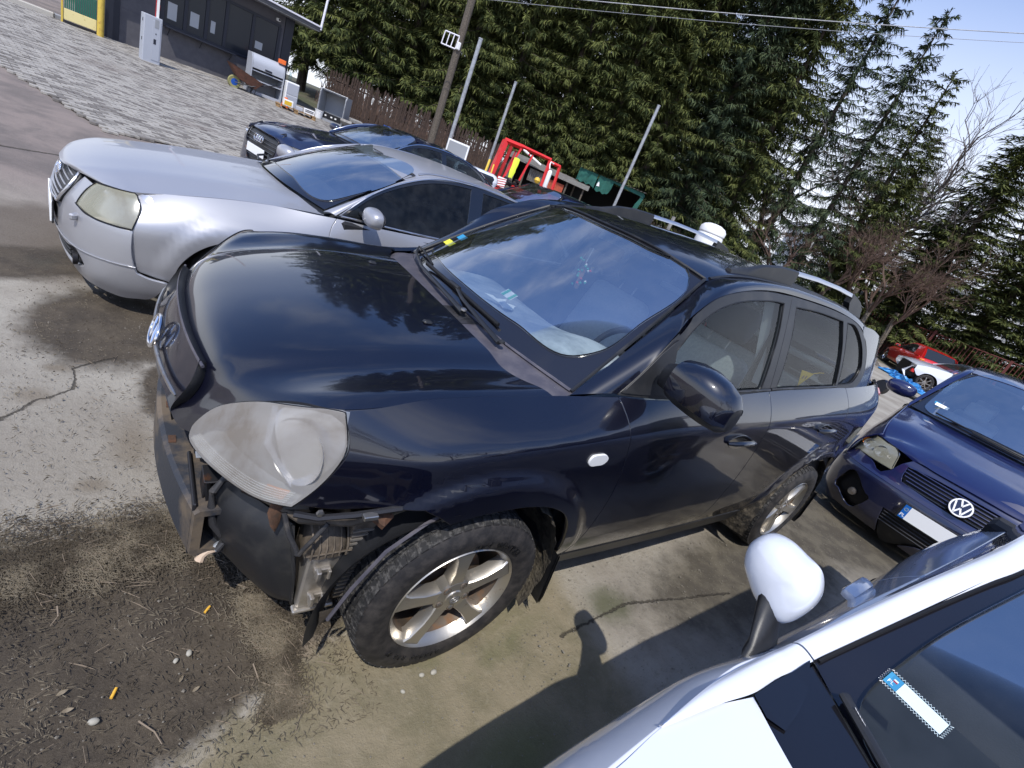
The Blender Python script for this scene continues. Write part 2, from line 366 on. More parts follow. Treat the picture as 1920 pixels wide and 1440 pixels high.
# ------------------------------------------------------------------ materials
def car_paint(name, col, metal=.0, rough=.3, coat=1.0, dirt=(.12, .11, .10), amt=.25, hi=.8):
    m = mat(name, col, rough, metal, coat)
    nt = m.node_tree; N = nt.nodes; L = nt.links; b = N['Principled BSDF']
    if metal == 0: b.inputs['Specular IOR Level'].default_value = .25; b.inputs['Coat IOR'].default_value = 1.7
    tcn = N.new('ShaderNodeTexCoord'); n = N.new('ShaderNodeTexNoise'); n.inputs['Scale'].default_value = 60; n.inputs['Detail'].default_value = 8; n.inputs['Roughness'].default_value = .7
    L.new(tcn.outputs['Object'], n.inputs['Vector'])
    big = N.new('ShaderNodeTexNoise'); big.inputs['Scale'].default_value = 2.5; big.inputs['Detail'].default_value = 4; L.new(tcn.outputs['Object'], big.inputs['Vector'])
    sx = N.new('ShaderNodeSeparateXYZ'); L.new(tcn.outputs['Object'], sx.inputs[0])
    low = N.new('ShaderNodeMapRange'); low.inputs[1].default_value = .75; low.inputs[2].default_value = .28; low.inputs[3].default_value = .02; low.inputs[4].default_value = amt; L.new(sx.outputs[2], low.inputs[0])
    mr = N.new('ShaderNodeMapRange'); mr.inputs[1].default_value = .35; mr.inputs[2].default_value = .72; L.new(big.outputs[0], mr.inputs[0])
    mu = N.new('ShaderNodeMath'); mu.operation = 'MULTIPLY'; L.new(low.outputs[0], mu.inputs[0]); L.new(mr.outputs[0], mu.inputs[1])
    sp = N.new('ShaderNodeMapRange'); sp.inputs[1].default_value = hi-.06; sp.inputs[2].default_value = hi; sp.inputs[4].default_value = .5; L.new(n.outputs[0], sp.inputs[0])
    ad = N.new('ShaderNodeMath'); ad.operation = 'ADD'; ad.use_clamp = True; L.new(mu.outputs[0], ad.inputs[0]); L.new(sp.outputs[0], ad.inputs[1])
    mx = N.new('ShaderNodeMix'); mx.data_type = 'RGBA'; mx.inputs[6].default_value = (*col, 1); mx.inputs[7].default_value = (*dirt, 1)
    L.new(ad.outputs[0], mx.inputs[0]); L.new(mx.outputs[2], b.inputs['Base Color'])
    cw = N.new('ShaderNodeMapRange'); cw.inputs[3].default_value = coat; cw.inputs[4].default_value = .25; L.new(ad.outputs[0], cw.inputs[0]); L.new(cw.outputs[0], b.inputs['Coat Weight'])
    o = N.new('ShaderNodeTexNoise'); o.inputs['Scale'].default_value = 5.0; o.inputs['Detail'].default_value = 2; L.new(tcn.outputs['Object'], o.inputs['Vector'])
    bp = N.new('ShaderNodeBump'); bp.inputs['Strength'].default_value = .05; bp.inputs['Distance'].default_value = .012; L.new(o.outputs[0], bp.inputs['Height']); L.new(bp.outputs[0], b.inputs['Coat Normal'])
    cr_ = N.new('ShaderNodeMapRange'); cr_.inputs[3].default_value = .015; cr_.inputs[4].default_value = .09; L.new(mr.outputs[0], cr_.inputs[0]); L.new(cr_.outputs[0], b.inputs['Coat Roughness'])
    return m
car_paint('black_paint', (.0016, .0022, .0085), rough=.35, amt=.5, hi=.80)
car_paint('silver_paint', (.40, .405, .435), metal=.5, rough=.42, coat=.5, dirt=(.25, .23, .2), amt=.3, hi=.9)
car_paint('navy_paint', (.006, .009, .035), rough=.3, amt=.3, hi=.9)
car_paint('blue_paint', (.008, .012, .065), metal=.0, rough=.32, amt=.35, hi=.85)
car_paint('white_paint', (.66, .69, .76), rough=.25, coat=1, amt=.2, hi=.9)
car_paint('red_paint', (.55, .015, .012), rough=.3, amt=.25, hi=.9)
car_paint('yellow_paint', (.75, .45, .02), rough=.4, coat=.5, amt=.2, hi=.9)
mat('black_plastic', (.016, .017, .020), .42, noise=(9, (.05, .048, .045), .5, .85), bump=(260, .12, .002))
mat('gloss_black', (.008, .008, .010), .12, coat=1)
mat('rubber', (.017, .016, .017), .68, noise=(22, (.062, .055, .050), .42, .75), bump=(180, .25, .002))
mat('tread_rubber', (.016, .016, .017), .8, noise=(60, (.11, .105, .10), .48, .72), bump=(120, .5, .003))
mat('seal', (.006, .006, .007), .5)
mat('frit', (.012, .012, .016), .10, coat=1)
mat('grey_trim', (.065, .062, .078), .45, noise=(14, (.12, .11, .12), .4, .8), bump=(200, .1, .002))
mat('wheel_well', (.020, .018, .016), .9, noise=(16, (.16, .135, .10), .44, .66), bump=(45, .8, .01))
mat('mud', (.11, .095, .07), .95, noise=(26, (.035, .03, .025), .45, .65), bump=(60, .9, .01))
mat('dark_metal', (.035, .035, .04), .45, .6, noise=(12, (.16, .07, .03), .60, .72))
mat('rusty_beam', (.16, .125, .09), .6, .25, noise=(5.5, (.036, .040, .05), .40, .56), bump=(80, .3, .003))
mat('rust', (.105, .05, .028), .85, noise=(40, (.05, .03, .02), .4, .7), bump=(90, .5, .003))
mat('alloy', (.50, .47, .42), .33, .85, noise=(18, (.26, .15, .07), .60, .80), bump=(90, .12, .002), extra='rough')
mat('rim_dirty', (.12, .095, .075), .6, .5, noise=(16, (.25, .12, .05), .50, .75), extra='rough')
mat('clean_alloy', (.62, .62, .64), .28, .9)
mat('chrome', (.75, .75, .78), .08, 1.0)
mat('steel', (.35, .34, .33), .35, .9, noise=(20, (.25, .16, .09), .5, .8))
mat('aluminium_tank', (.50, .47, .43), .42, .8, noise=(14, (.24, .20, .15), .45, .75), bump=(60, .2, .003))
mat('cast_brown', (.075, .06, .045), .8, noise=(24, (.15, .12, .09), .45, .7), bump=(60, .5, .004))
mat('hose', (.03, .03, .033), .55, noise=(30, (.10, .09, .08), .5, .8))
mat('beige_plastic', (.55, .42, .31), .5, noise=(30, (.3, .22, .16), .5, .8))
mat('grey_plastic', (.22, .24, .27), .5)
mat('seat_fabric', (.42, .43, .42), .95, noise=(70, (.36, .37, .37), .4, .6), bump=(200, .4, .003))
mat('seat_dark', (.045, .05, .06), .9, bump=(200, .4, .003))
mat('dash_grey', (.36, .38, .40), .85, noise=(4, (.17, .19, .21), .4, .6), bump=(240, .3, .002))
mat('interior_dark', (.015, .016, .02), .9)
mat('interior_light', (.42, .43, .44), .9)
mat('paper', (.80, .79, .76), .8)
mat('sticker_green', (.05, .42, .22), .5); mat('sticker_yellow', (.75, .70, .05), .5); mat('sticker_blue', (.03, .25, .45), .5)
mat('pennant_yellow', (.62, .40, .03), .8)
mat('wood_brown', (.28, .15, .08), .7); mat('bead_green', (.02, .35, .22), .4); mat('bead_red', (.6, .05, .03), .4)
mat('plate_white', (.86, .87, .88), .35); mat('plate_blue', (.01, .13, .48), .35); mat('white_print', (.85, .85, .85), .4)
mat('lamp_red', (.5, .01, .012), .15, coat=1); mat('lamp_white', (.75, .75, .74), .2, coat=1); mat('lamp_amber', (.7, .22, .03), .25, coat=1)
glass('windscreen_glass', (.86, .94, .96), dirt=.018, dirtcol=(.42, .46, .52))
glass('side_glass', (.80, .88, .89), dirt=.008, dirtcol=(.4, .42, .44))
glass('dark_glass', (.16, .20, .22), dirt=.03, dirtcol=(.3, .32, .34))
glass('mid_glass', (.38, .46, .48), dirt=.04, dirtcol=(.3, .32, .34))
def lens(name, col, dirt, fac, rough=.18, scale=7):
    """hazed polycarbonate lamp cover"""
    m = bpy.data.materials.new(name); m.use_nodes = True; nt = m.node_tree; N = nt.nodes; L = nt.links; N.clear()
    o = N.new('ShaderNodeOutputMaterial'); t = N.new('ShaderNodeBsdfTransparent'); t.inputs[0].default_value = (.93, .93, .91, 1)
    p = N.new('ShaderNodeBsdfPrincipled'); p.inputs['Roughness'].default_value = rough; p.inputs['Coat Weight'].default_value = .8; p.inputs['Coat Roughness'].default_value = .06
    tcn = N.new('ShaderNodeTexCoord'); n = N.new('ShaderNodeTexNoise'); n.inputs['Scale'].default_value = scale; n.inputs['Detail'].default_value = 9; n.inputs['Roughness'].default_value = .6; n.inputs['Distortion'].default_value = .6
    L.new(tcn.outputs['Object'], n.inputs['Vector'])
    mr = N.new('ShaderNodeMapRange'); mr.inputs[1].default_value = .42; mr.inputs[2].default_value = .62; L.new(n.outputs[0], mr.inputs[0])
    mx = N.new('ShaderNodeMix'); mx.data_type = 'RGBA'; mx.inputs[6].default_value = (*col, 1); mx.inputs[7].default_value = (*dirt, 1); L.new(mr.outputs[0], mx.inputs[0]); L.new(mx.outputs[2], p.inputs['Base Color'])
    m2 = N.new('ShaderNodeMixShader');
    fr = N.new('ShaderNodeMapRange'); fr.inputs[3].default_value = fac; fr.inputs[4].default_value = min(1, fac+.22); L.new(mr.outputs[0], fr.inputs[0]); L.new(fr.outputs[0], m2.inputs[0])
    L.new(t.outputs[0], m2.inputs[1]); L.new(p.outputs[0], m2.inputs[2]); L.new(m2.outputs[0], o.inputs[0]); MT[name] = m; return m
lens('hazed_lens', (.58, .56, .54), (.26, .23, .20), .36, scale=3.6, rough=.3)
lens('yellowed_lens', (.50, .49, .37), (.30, .28, .20), .45, scale=4)
lens('clear_lens', (.6, .6, .6), (.5, .5, .48), .22)
def mesh_mat(name, scale):
    m = mat(name, (.03, .032, .037), .5); nt = m.node_tree; N = nt.nodes; L = nt.links; b = N['Principled BSDF']
    tcn = N.new('ShaderNodeTexCoord'); v = N.new('ShaderNodeTexVoronoi'); v.inputs['Scale'].default_value = scale; v.inputs['Randomness'].default_value = .0
    L.new(tcn.outputs['Object'], v.inputs['Vector']); mr = N.new('ShaderNodeMapRange'); mr.inputs[1].default_value = .30; mr.inputs[2].default_value = .42; L.new(v.outputs['Distance'], mr.inputs[0])
    mx = N.new('ShaderNodeMix'); mx.data_type = 'RGBA'; mx.inputs[6].default_value = (.002, .002, .002, 1); mx.inputs[7].default_value = (.05, .052, .058, 1); L.new(mr.outputs[0], mx.inputs[0]); L.new(mx.outputs[2], b.inputs['Base Color'])
    bp = N.new('ShaderNodeBump'); bp.inputs['Distance'].default_value = .006; L.new(mr.outputs[0], bp.inputs['Height']); L.new(bp.outputs[0], b.inputs['Normal'])
mesh_mat('mesh_plastic', 62)
# ------------------------------------------------------------------ wheels (outer face towards -y; mirrored by rotation)
def make_wheel(parent, x, y, z, Rt=.343, Rr=.222, w=.215, spokes=5, rot=0.0, m_rim='alloy', m_in='rim_dirty', side=-1, tread=True, text=None, sw=.062, steer=0.0, logo=False, detail=1):
    n = 72 if detail else 40
    def T(V):
        out = []
        cs, sn = math.cos(steer), math.sin(steer)
        for v in V:
            a, b, c = v
            b = b*(-side)
            if side > 0: a = a
            out.append((x+a*cs-b*sn, y+a*sn+b*cs, z+c))
        return out
    mb = MB(); mb.lathe([(Rr-.016, .035), (Rr-.006, .012), (Rr+.004, -.002), (Rr+.008, .004), (Rr+.004, .016)], n, 'y', cap=False)
    hub_r = .075
    for k in range(spokes):
        a = rot+2*PI*k/spokes; ca, sa = math.cos(a), math.sin(a)
        prof = [(.045, sw*.62, .016), (.085, sw*.50, .010), (.13, sw*.46, .006), (Rr-.03, sw*.60, .004), (Rr-.006, sw*.82, .006)]
        V = [];
        for r_, hw, d in prof:
            for s_, dd in ((-1, d+.05), (-1, d+.006), (-.86, d), (.86, d), (1, d+.006), (1, d+.05)):
                V.append((ca*r_-sa*hw*s_, dd, sa*r_+ca*hw*s_))
        F = []
        for i in range(len(prof)-1):
            for j in range(5): F.append((i*6+j, i*6+j+1, (i+1)*6+j+1, (i+1)*6+j))
        mb.add(V, F)
    mb.lathe([(.001, .006), (.030, .006), (.033, .010), (.064, .012), (.072, .018), (.074, .06)], 36, 'y', cap=False)
    mb.V = T(mb.V)
    rim = mb.build('wheel', m_rim, parent, True, 32)
    mb = MB(); mb.lathe([(Rr+.004, .014), (Rr-.012, .03), (Rr-.022, .07), (Rr-.03, .16), (Rr-.01, .19)], n, 'y', cap=False); mb.V = T(mb.V)
    mb.build('rim_barrel', m_in, rim, True, 50)
    mb = MB(); mb.lathe([(.0, .085), (.14, .085), (.145, .095), (.145, .11), (.0, .11)], 40, 'y', cap=False)
    if detail: mb.bbox(-.055, .055, .06, .13, .085, .165, .012)
    mb.V = T(mb.V); mb.build('brake_disc', 'rim_dirty', rim, True, 40)
    mb = MB()
    for k in range(5):
        a = rot+2*PI*(k+.5)/5; c, s = math.cos(a)*.052, math.sin(a)*.052
        mb.lathe([(.0125, .0105), (.0135, .0095), (.0145, .0115)], 16, 'y', c=(c, 0, s), cap=False)
        mb.lathe([(.0, .0125), (.0125, .0115)], 16, 'y', c=(c, 0, s), cap=False)
    mb.V = T(mb.V); mb.build('lug_recess', 'rim_dirty', rim, True, 40)
    if detail:
        mb = MB()
        for k in range(5):
            a = rot+2*PI*(k+.5)/5; c, s = math.cos(a)*.052, math.sin(a)*.052
            mb.lathe([(.0, .008), (.007, .008), (.008, .012)], 6, 'y', c=(c, 0, s), cap=False)
        mb.V = T(mb.V); mb.build('lug_nut', 'steel', rim)
    mb = MB(); b = w
    mb.lathe([(Rr+.002, .012), (Rr+.008, .001), (Rr+.03, -.009), (Rr+.062, -.012), (Rt-.045, -.009), (Rt-.03, -.003), (Rt-.022, .0015), (Rt-.012, .008), (Rt-.007, .022), (Rt-.005, w*.5), (Rt-.007, w-.022), (Rt-.02, w-.004), (Rt-.06, w+.008), (Rr+.01, w)], 96 if detail else 48, 'y', cap=False)
    if tread and detail:
        nb = 58
        rows = [(.006, .036, 0), (.044, .078, .5), (.086, w-.086, 0), (w-.078, w-.044, .5), (w-.036, w-.006, 0)]
        for (a0, a1, ph) in rows:
            for k in range(nb):
                t0 = 2*PI*(k+ph)/nb; t1 = t0+2*PI/nb*.72; tw = .02*(1 if ph else -1)
                dr = .009 if a0 < .01 or a1 > w-.01 else 0
                q = []
                for (tt, yy) in ((t0, a0), (t1, a0), (t1+tw, a1), (t0+tw, a1)):
                    rr = Rt-(dr if (yy < .01 or yy > w-.01) else 0)
                    q.append((rr*math.cos(tt), yy, rr*math.sin(tt)))
                lo = [(v[0]*(1-.03), v[1], v[2]*(1-.03)) for v in q]
                mb.add(q+lo, [(0, 1, 2, 3), (0, 4, 5, 1), (1, 5, 6, 2), (2, 6, 7, 3), (3, 7, 4, 0)])
    mb.V = T(mb.V)
    ty = mb.build('tyre', 'rubber', rim, True, 30)
    if tread and detail:
        ty.data.materials.append(MT['tread_rubber'])
        c = Vector((x, y, z))
        for p_ in ty.data.polygons:
            d = p_.center-c
            if math.hypot(d.x, d.z) > Rt-.013: p_.material_index = 1
    if text:
        for s, a0, rr, size, inv in text:
            adv = size*.80/rr
            for i, ch in enumerate(s):
                if ch == ' ': continue
                a = a0-(i-(len(s)-1)/2)*adv; xd = Vector((math.sin(a), 0, -math.cos(a))); yd = Vector((math.cos(a), 0, math.sin(a))); o = Vector((rr*math.cos(a), -.0135, rr*math.sin(a)))
                M = Matrix(((xd.x, yd.x, 0, o.x), (0, 0, -1, o.y), (xd.z, yd.z, 0, o.z), (0, 0, 0, 1))); text_obj('sidewall_letter', ch, size, 'seal', rim, Matrix.Translation((x, y, z)) @ M, .0018, bold=.0004)
    return rim
# ------------------------------------------------------------------ the black SUV
suv = thing('black_suv', 'black compact SUV with its front bumper missing and hazed headlight, nearest dark car', 'car')
sideL = side_fn(suv_side); sideU = side_fn(suv_upper)
BP = 'black_paint'
panel('front_fender', sideL, [(-.486, .989, 1), (-.40, 1.006), (-.323, 1.022), (-.127, 1.044), (.113, 1.058), (.2, 1.068), (.31, 1.085), (.435, 1.106, 1), (.462, 1.04), (.487, .97), (.512, .90), (.545, .78), (.56, .60), (.552, .45), (.545, .355, 1), (.50, .35, 1), (.455, .42), (.415, .53), (.375, .62), (.32, .685), (.24, .728), (.13, .748), (.017, .745), (-.09, .728), (-.150, .708, 1), (-.20, .742), (-.245, .765, 1), (-.36, .742), (-.47, .716), (-.548, .722, 1), (-.512, .778), (-.478, .848), (-.461, .896), (-.468, .958)], BP, suv, step=.018, both=True, depth=.02)
panel('front_door', sideL, [(.441, 1.108, 1), (.8, 1.134), (1.2, 1.162), (1.497, 1.182, 1), (1.497, 1.09), (1.517, 1.0), (1.538, .84), (1.545, .6), (1.54, .40), (1.525, .345, 1), (1.0, .342), (.553, .345, 1), (.558, .45), (.566, .60), (.551, .78), (.518, .90), (.493, .97), (.468, 1.04)], BP, suv, step=.03, both=True, depth=.018)
panel('rear_door', sideL, [(1.504, 1.182, 1), (1.9, 1.212), (2.3, 1.235), (2.478, 1.242, 1), (2.50, 1.15), (2.515, 1.05), (2.50, .95), (2.40, .865), (2.27, .76), (2.17, .62), (2.12, .47), (2.08, .345, 1), (1.8, .343), (1.532, .345, 1), (1.547, .40), (1.552, .6), (1.545, .84), (1.524, 1.0), (1.504, 1.09)], BP, suv, step=.03, both=True, depth=.018)
panel('rear_quarter', sideL, [(2.485, 1.242, 1), (2.8, 1.258), (3.2, 1.274), (3.44, 1.28, 1), (3.46, 1.0), (3.46, .62, 1), (3.3, .60), (3.12, .58, 1), (3.07, .66), (2.98, .73), (2.85, .765), (2.63, .785), (2.42, .755), (2.28, .67), (2.21, .57), (2.17, .45), (2.14, .345, 1), (2.088, .345, 1), (2.128, .47), (2.178, .62), (2.278, .76), (2.407, .862), (2.507, .95), (2.522, 1.05), (2.507, 1.15)], BP, suv, step=.032, both=True, depth=.018)
panel('sill_trim', sideL, [(.50, .343, 1), (1.2, .337), (2.14, .335, 1), (2.16, .25), (2.1, .235, 1), (1.2, .245), (.56, .262, 1), (.52, .29)], 'black_plastic', suv, step=.04, both=True, depth=.05, off=.004)
panel('rear_bumper', sideL, [(3.125, .575, 1), (3.3, .59), (3.465, .61, 1), (3.465, .30, 1), (3.2, .28), (3.1, .32, 1), (3.12, .45)], BP, suv, step=.05, both=True, depth=.02, off=.01)
for s_ in (-1, 1):
    mb = MB()
    zs = np.linspace(.36, 1.1, 12)
    mb.build('wheel_liner', 'wheel_well', suv) if False else None
win1 = [(.668, 1.165, 1), (.668, 1.30, 1), (.743, 1.385), (.85, 1.460), (.96, 1.503), (1.10, 1.535), (1.25, 1.556), (1.391, 1.570), (1.462, 1.572, 1), (1.462, 1.47), (1.443, 1.33), (1.417, 1.184, 1), (1.136, 1.172)]
win2 = [(1.600, 1.575, 1), (1.873, 1.588), (2.20, 1.588, 1), (2.265, 1.45), (2.295, 1.34), (2.313, 1.246, 1), (1.95, 1.222), (1.575, 1.197, 1), (1.594, 1.311), (1.607, 1.479)]
win3 = [(2.268, 1.588, 1), (2.385, 1.588), (2.493, 1.548), (2.620, 1.45), (2.665, 1.36), (2.60, 1.290), (2.468, 1.262), (2.345, 1.255, 1), (2.33, 1.36), (2.305, 1.46)]
fr1 = [(.441, 1.112, 1), (.514, 1.190), (.592, 1.280), (.657, 1.353), (.729, 1.425), (.849, 1.503), (1.022, 1.555), (1.232, 1.588), (1.53, 1.610, 1), (1.524, 1.509), (1.511, 1.342), (1.504, 1.180, 1), (1.1, 1.152), (.8, 1.133)]
fr2 = [(1.537, 1.611, 1), (1.8, 1.618), (2.162, 1.618), (2.36, 1.606), (2.50, 1.58), (2.62, 1.52), (2.72, 1.42), (2.745, 1.33), (2.70, 1.27), (2.60, 1.246, 1), (2.1, 1.222), (1.511, 1.184, 1), (1.518, 1.342), (1.531, 1.509)]
panel('door_frame', sideU, fr1, 'black_plastic', suv, step=.03, both=True, depth=.02, holes=[win1])
panel('door_frame', sideU, fr2, 'black_plastic', suv, step=.03, both=True, depth=.02, holes=[win2, win3])
for wn_, gm in ((win1, 'side_glass'), (win2, 'side_glass'), (win3, 'dark_glass')):
    panel('side_window', sideU, wn_, gm, suv, step=.05, both=True, depth=0, off=-.010)
def loop_tube(name, fn, pts, r, m, parent, off=0.0, step=.03, closed=True, both=True):
    lp = smooth_loop(pts, step, closed); P = fn(lp[:, 0], lp[:, 1]); N = nrm(fn, lp[:, 0], lp[:, 1]); P = P+N*off
    if closed: P = np.vstack([P, P[:1]])
    mb = MB(); mb.tube(P, r, 6, caps=not closed); o = mb.build(name, m, parent, True, 60)
    if both: mb.V = mirror_y(mb.V); mb.build(name, m, parent, True, 60)
    return o
for wn_ in (win1, win2, win3): loop_tube('window_seal', sideU, wn_, .0045, 'seal', suv, off=-.003)
loop_tube('belt_moulding', sideU, [(.67, 1.150), (1.1, 1.172), (1.50, 1.190)], .007, 'black_plastic', suv, off=.003, closed=False)
loop_tube('belt_moulding', sideU, [(1.515, 1.192), (1.9, 1.216), (2.33, 1.246)], .007, 'black_plastic', suv, off=.003, closed=False)
A = [(.285, .728, 1.064), (.45, .700, 1.187), (.62, .662, 1.315), (.78, .618, 1.430), (.943, .572, 1.541), (1.10, .570, 1.590), (1.4, .570, 1.626), (1.8, .570, 1.646), (2.3, .566, 1.642), (2.8, .552, 1.605), (3.05, .540, 1.555), (3.2, .53, 1.50)]
Bx = [(.436, 1.115), (.511, 1.195), (.588, 1.285), (.653, 1.360), (.725, 1.434), (.90, 1.527), (1.232, 1.595), (1.615, 1.620), (2.162, 1.624), (2.55, 1.572), (2.78, 1.40), (2.85, 1.262)]
rail = []
for (ax, aw, az), (bx_, bz) in zip(A, Bx):
    bw = float(suv_upper(bx_, bz)); a = np.array((ax, -aw, az)); b = np.array((bx_, -bw, bz))
    m1 = a*.66+b*.34; m2 = a*.3+b*.7; o = np.array((-.25, -.75, .62)); o /= np.linalg.norm(o)
    k = .014+.012*(ax > 1); rail.append([a, m1+o*k, m2+o*k*.9, b])
railS = Surf(range(12), [0, .34, .7, 1], rail, 'c', 'c')
sheet('pillar_rail', railS, np.linspace(0, 11, 90), np.linspace(0, 1, 9), BP, suv, flip=True, depth=.015)
railR = Surf(range(12), [0, .34, .7, 1], [[(q[0], -q[1], q[2]) for q in r_] for r_ in rail], 'c', 'c')
sheet('pillar_rail', railR, np.linspace(0, 11, 90), np.linspace(0, 1, 9), BP, suv, depth=.015)
qs = lambda U, V: np.stack([U, -(suv_upper(U, V)-.10*np.maximum(U-2.9, 0)-.9*np.maximum(U-3.0, 0)**2), V], 1)
panel('rear_pillar', qs, [(2.55, 1.60, 1), (2.8, 1.592), (3.0, 1.542), (3.09, 1.475, 1), (3.19, 1.375), (3.32, 1.280, 1), (3.0, 1.266), (2.61, 1.248, 1), (2.71, 1.27), (2.756, 1.33), (2.73, 1.42), (2.63, 1.525), (2.55, 1.57)], BP, suv, both=True, depth=.02)
hv = [0, .25, .43, .49, .53, .58, .66, .72, .745]
rows = [
 [(-.835, 0, .76), (-.83, .2, .76), (-.812, .33, .76), (-.806, .362, .748), (-.800, .385, .737), (-.792, .41, .732), (-.782, .435, .732), (-.768, .46, .738), (-.755, .483, .746)],
 [(-.808, 0, .82), (-.80, .2, .82), (-.782, .33, .81), (-.778, .362, .80), (-.775, .385, .79), (-.770, .41, .784), (-.763, .435, .782), (-.752, .46, .784), (-.741, .483, .790)],
 [(-.765, 0, .900), (-.757, .2, .900), (-.738, .345, .892), (-.733, .378, .884), (-.728, .402, .873), (-.724, .428, .862), (-.718, .455, .853), (-.710, .482, .848), (-.702, .508, .849)],
 [(-.725, 0, .950), (-.718, .21, .948), (-.700, .37, .935), (-.693, .41, .925), (-.687, .44, .914), (-.682, .475, .905), (-.672, .51, .902), (-.660, .545, .903), (-.648, .572, .908)],
 [(-.64, 0, .992), (-.633, .22, .989), (-.62, .39, .974), (-.612, .44, .963), (-.606, .475, .951), (-.602, .52, .946), (-.592, .58, .951), (-.582, .62, .957), (-.572, .650, .962)],
 [(-.48, 0, 1.034), (-.475, .235, 1.030), (-.47, .41, 1.014), (-.468, .465, 1.003), (-.468, .502, .990), (-.468, .55, .985), (-.475, .63, .993), (-.482, .69, .996), (-.489, .726, .990)],
 [(-.22, 0, 1.076), (-.22, .25, 1.071), (-.22, .425, 1.057), (-.22, .483, 1.047), (-.22, .522, 1.034), (-.22, .572, 1.028), (-.22, .655, 1.036), (-.22, .715, 1.039), (-.22, .738, 1.031)],
 [(-.03, 0, 1.093), (-.02, .25, 1.089), (-.01, .43, 1.076), (0, .488, 1.066), (.005, .527, 1.053), (.01, .577, 1.047), (.02, .66, 1.054), (.03, .718, 1.057), (.035, .741, 1.050)],
 [(.055, 0, 1.099), (.06, .25, 1.096), (.078, .43, 1.084), (.090, .49, 1.074), (.098, .53, 1.062), (.112, .58, 1.057), (.145, .66, 1.064), (.180, .72, 1.068), (.200, .744, 1.060)]]
full = [[(x_, -y_, z_) for (x_, y_, z_) in r_[::-1]]+[(x_, y_, z_) for (x_, y_, z_) in r_[1:]] for r_ in rows]
hoodS = Surf([0, .06, .16, .25, .36, .52, .76, .93, 1.0], [-q for q in hv[::-1]]+hv[1:], full, 'n', 'n')
hood = sheet('hood', hoodS, np.concatenate([np.linspace(0, .3, 34), np.linspace(.3, 1, 44)[1:]]), np.concatenate([np.linspace(-.745, -.40, 36), np.linspace(-.40, .40, 36)[1:-1], np.linspace(.40, .745, 36)]), BP, suv, flip=False, depth=.02)
for s_ in (-1, 1):
    c = hoodS([.88], [.30*s_])[0]; mb = MB(); mb.bbox(c[0]-.02, c[0]+.014, c[1]-.013, c[1]+.013, c[2]-.004, c[2]+.010, .006); mb.build('washer_nozzle', 'black_plastic', suv)
gr = []
for xo, zo in ((0, .905), (-.022, .868), (-.046, .815), (-.052, .765), (-.046, .715), (-.022, .660)):
    gr.append([(-.770+xo+.30*abs(y_)**2.2, y_, zo-.06*y_*y_+(.0 if zo > .8 else .10*y_*y_)) for y_ in (-.40, -.3, -.2, -.1, 0, .1, .2, .3, .40)])
grS = Surf([0, 1, 2, 3, 4, 5], list(np.linspace(-1, 1, 9)), gr, 'n', 'n')
def gpan(name, o, m, off, depth=.012, parent=None): return panel(name, grS, o, m, parent or suv, step=.02, depth=depth, off=off, sc=(.05, .4))
grille = gpan('grille', [(0, -.90, 1), (-.02, -.45), (0, 0), (-.02, .45), (0, .90, 1), (1.2, 1.0), (2.2, .99), (3.2, .93), (4.3, .85), (5, .66, 1), (5, 0), (5, -.66, 1), (4.3, -.85), (3.2, -.93), (2.2, -.99), (1.2, -1.0)], 'black_plastic', .012, .03)
for s_ in (-1, 1):
    gpan('mesh_insert', [(.35, s_*.18), (.35, s_*.50), (.45, s_*.80), (1.05, s_*.86), (1.35, s_*.80), (1.1, s_*.5), (.95, s_*.18)][::s_], 'mesh_plastic', .0145, .002, grille)
    gpan('mesh_insert', [(3.1, s_*.20), (2.9, s_*.5), (2.65, s_*.86), (3.1, s_*.88), (3.9, s_*.82), (4.5, s_*.62), (4.7, s_*.3), (4.4, s_*.14)][::-s_], 'mesh_plastic', .0145, .002, grille)
    lp = np.array([(2.55-.35*t, s_*(.13+t*.82)) for t in np.linspace(0, 1, 14)]); P = grS(lp[:, 0], lp[:, 1]); N = nrm(grS, lp[:, 0], lp[:, 1]); N *= -np.sign(N[:, :1])
    mb = MB(); mb.tube(P+N*.016, [.0065]*13+[.003], 8); mb.build('grille_strip', 'steel', grille, True)
lp = np.array([(.02, y_) for y_ in np.linspace(-.97, .97, 30)]); P = grS(lp[:, 0], lp[:, 1]); mb = MB(); mb.tube(P+np.array((-.012, 0, .004)), .0045, 8); mb.build('grille_edge', 'grey_trim', grille, True)
def badge_h(parent, c, ax, ay, sx, sy, m='chrome', tw=.0065):
    ax = Vector(ax).normalized(); ay = Vector(ay).normalized(); c = Vector(c)
    mb = MB(); mb.tube([c+ax*sx*math.cos(t)+ay*sy*math.sin(t) for t in np.linspace(0, 2*PI, 41)], tw, 8, caps=False)
    o = mb.build('badge', m, parent, True, 60)
    mb = MB()
    for s_ in (-1, 1):
        mb.tube([c+ax*sx*(s_*.42+.20)*.98+ay*sy*.74, c+ax*sx*s_*.36+ay*sy*.0, c+ax*sx*(s_*.46-.20)+ay*sy*-.74], [tw*.7, tw*1.25, tw*.7], 8)
    mb.tube([c-ax*sx*.36-ay*sy*.22, c+ax*0, c+ax*sx*.36+ay*sy*.22], [tw*.8, tw*1.3, tw*.8], 8)
    mb.build('badge_letter', m, o, True, 60)
    return o
badge_h(grille, (-.838, 0, .806), (0, 1, 0), (.30, 0, 1), .070, .046)
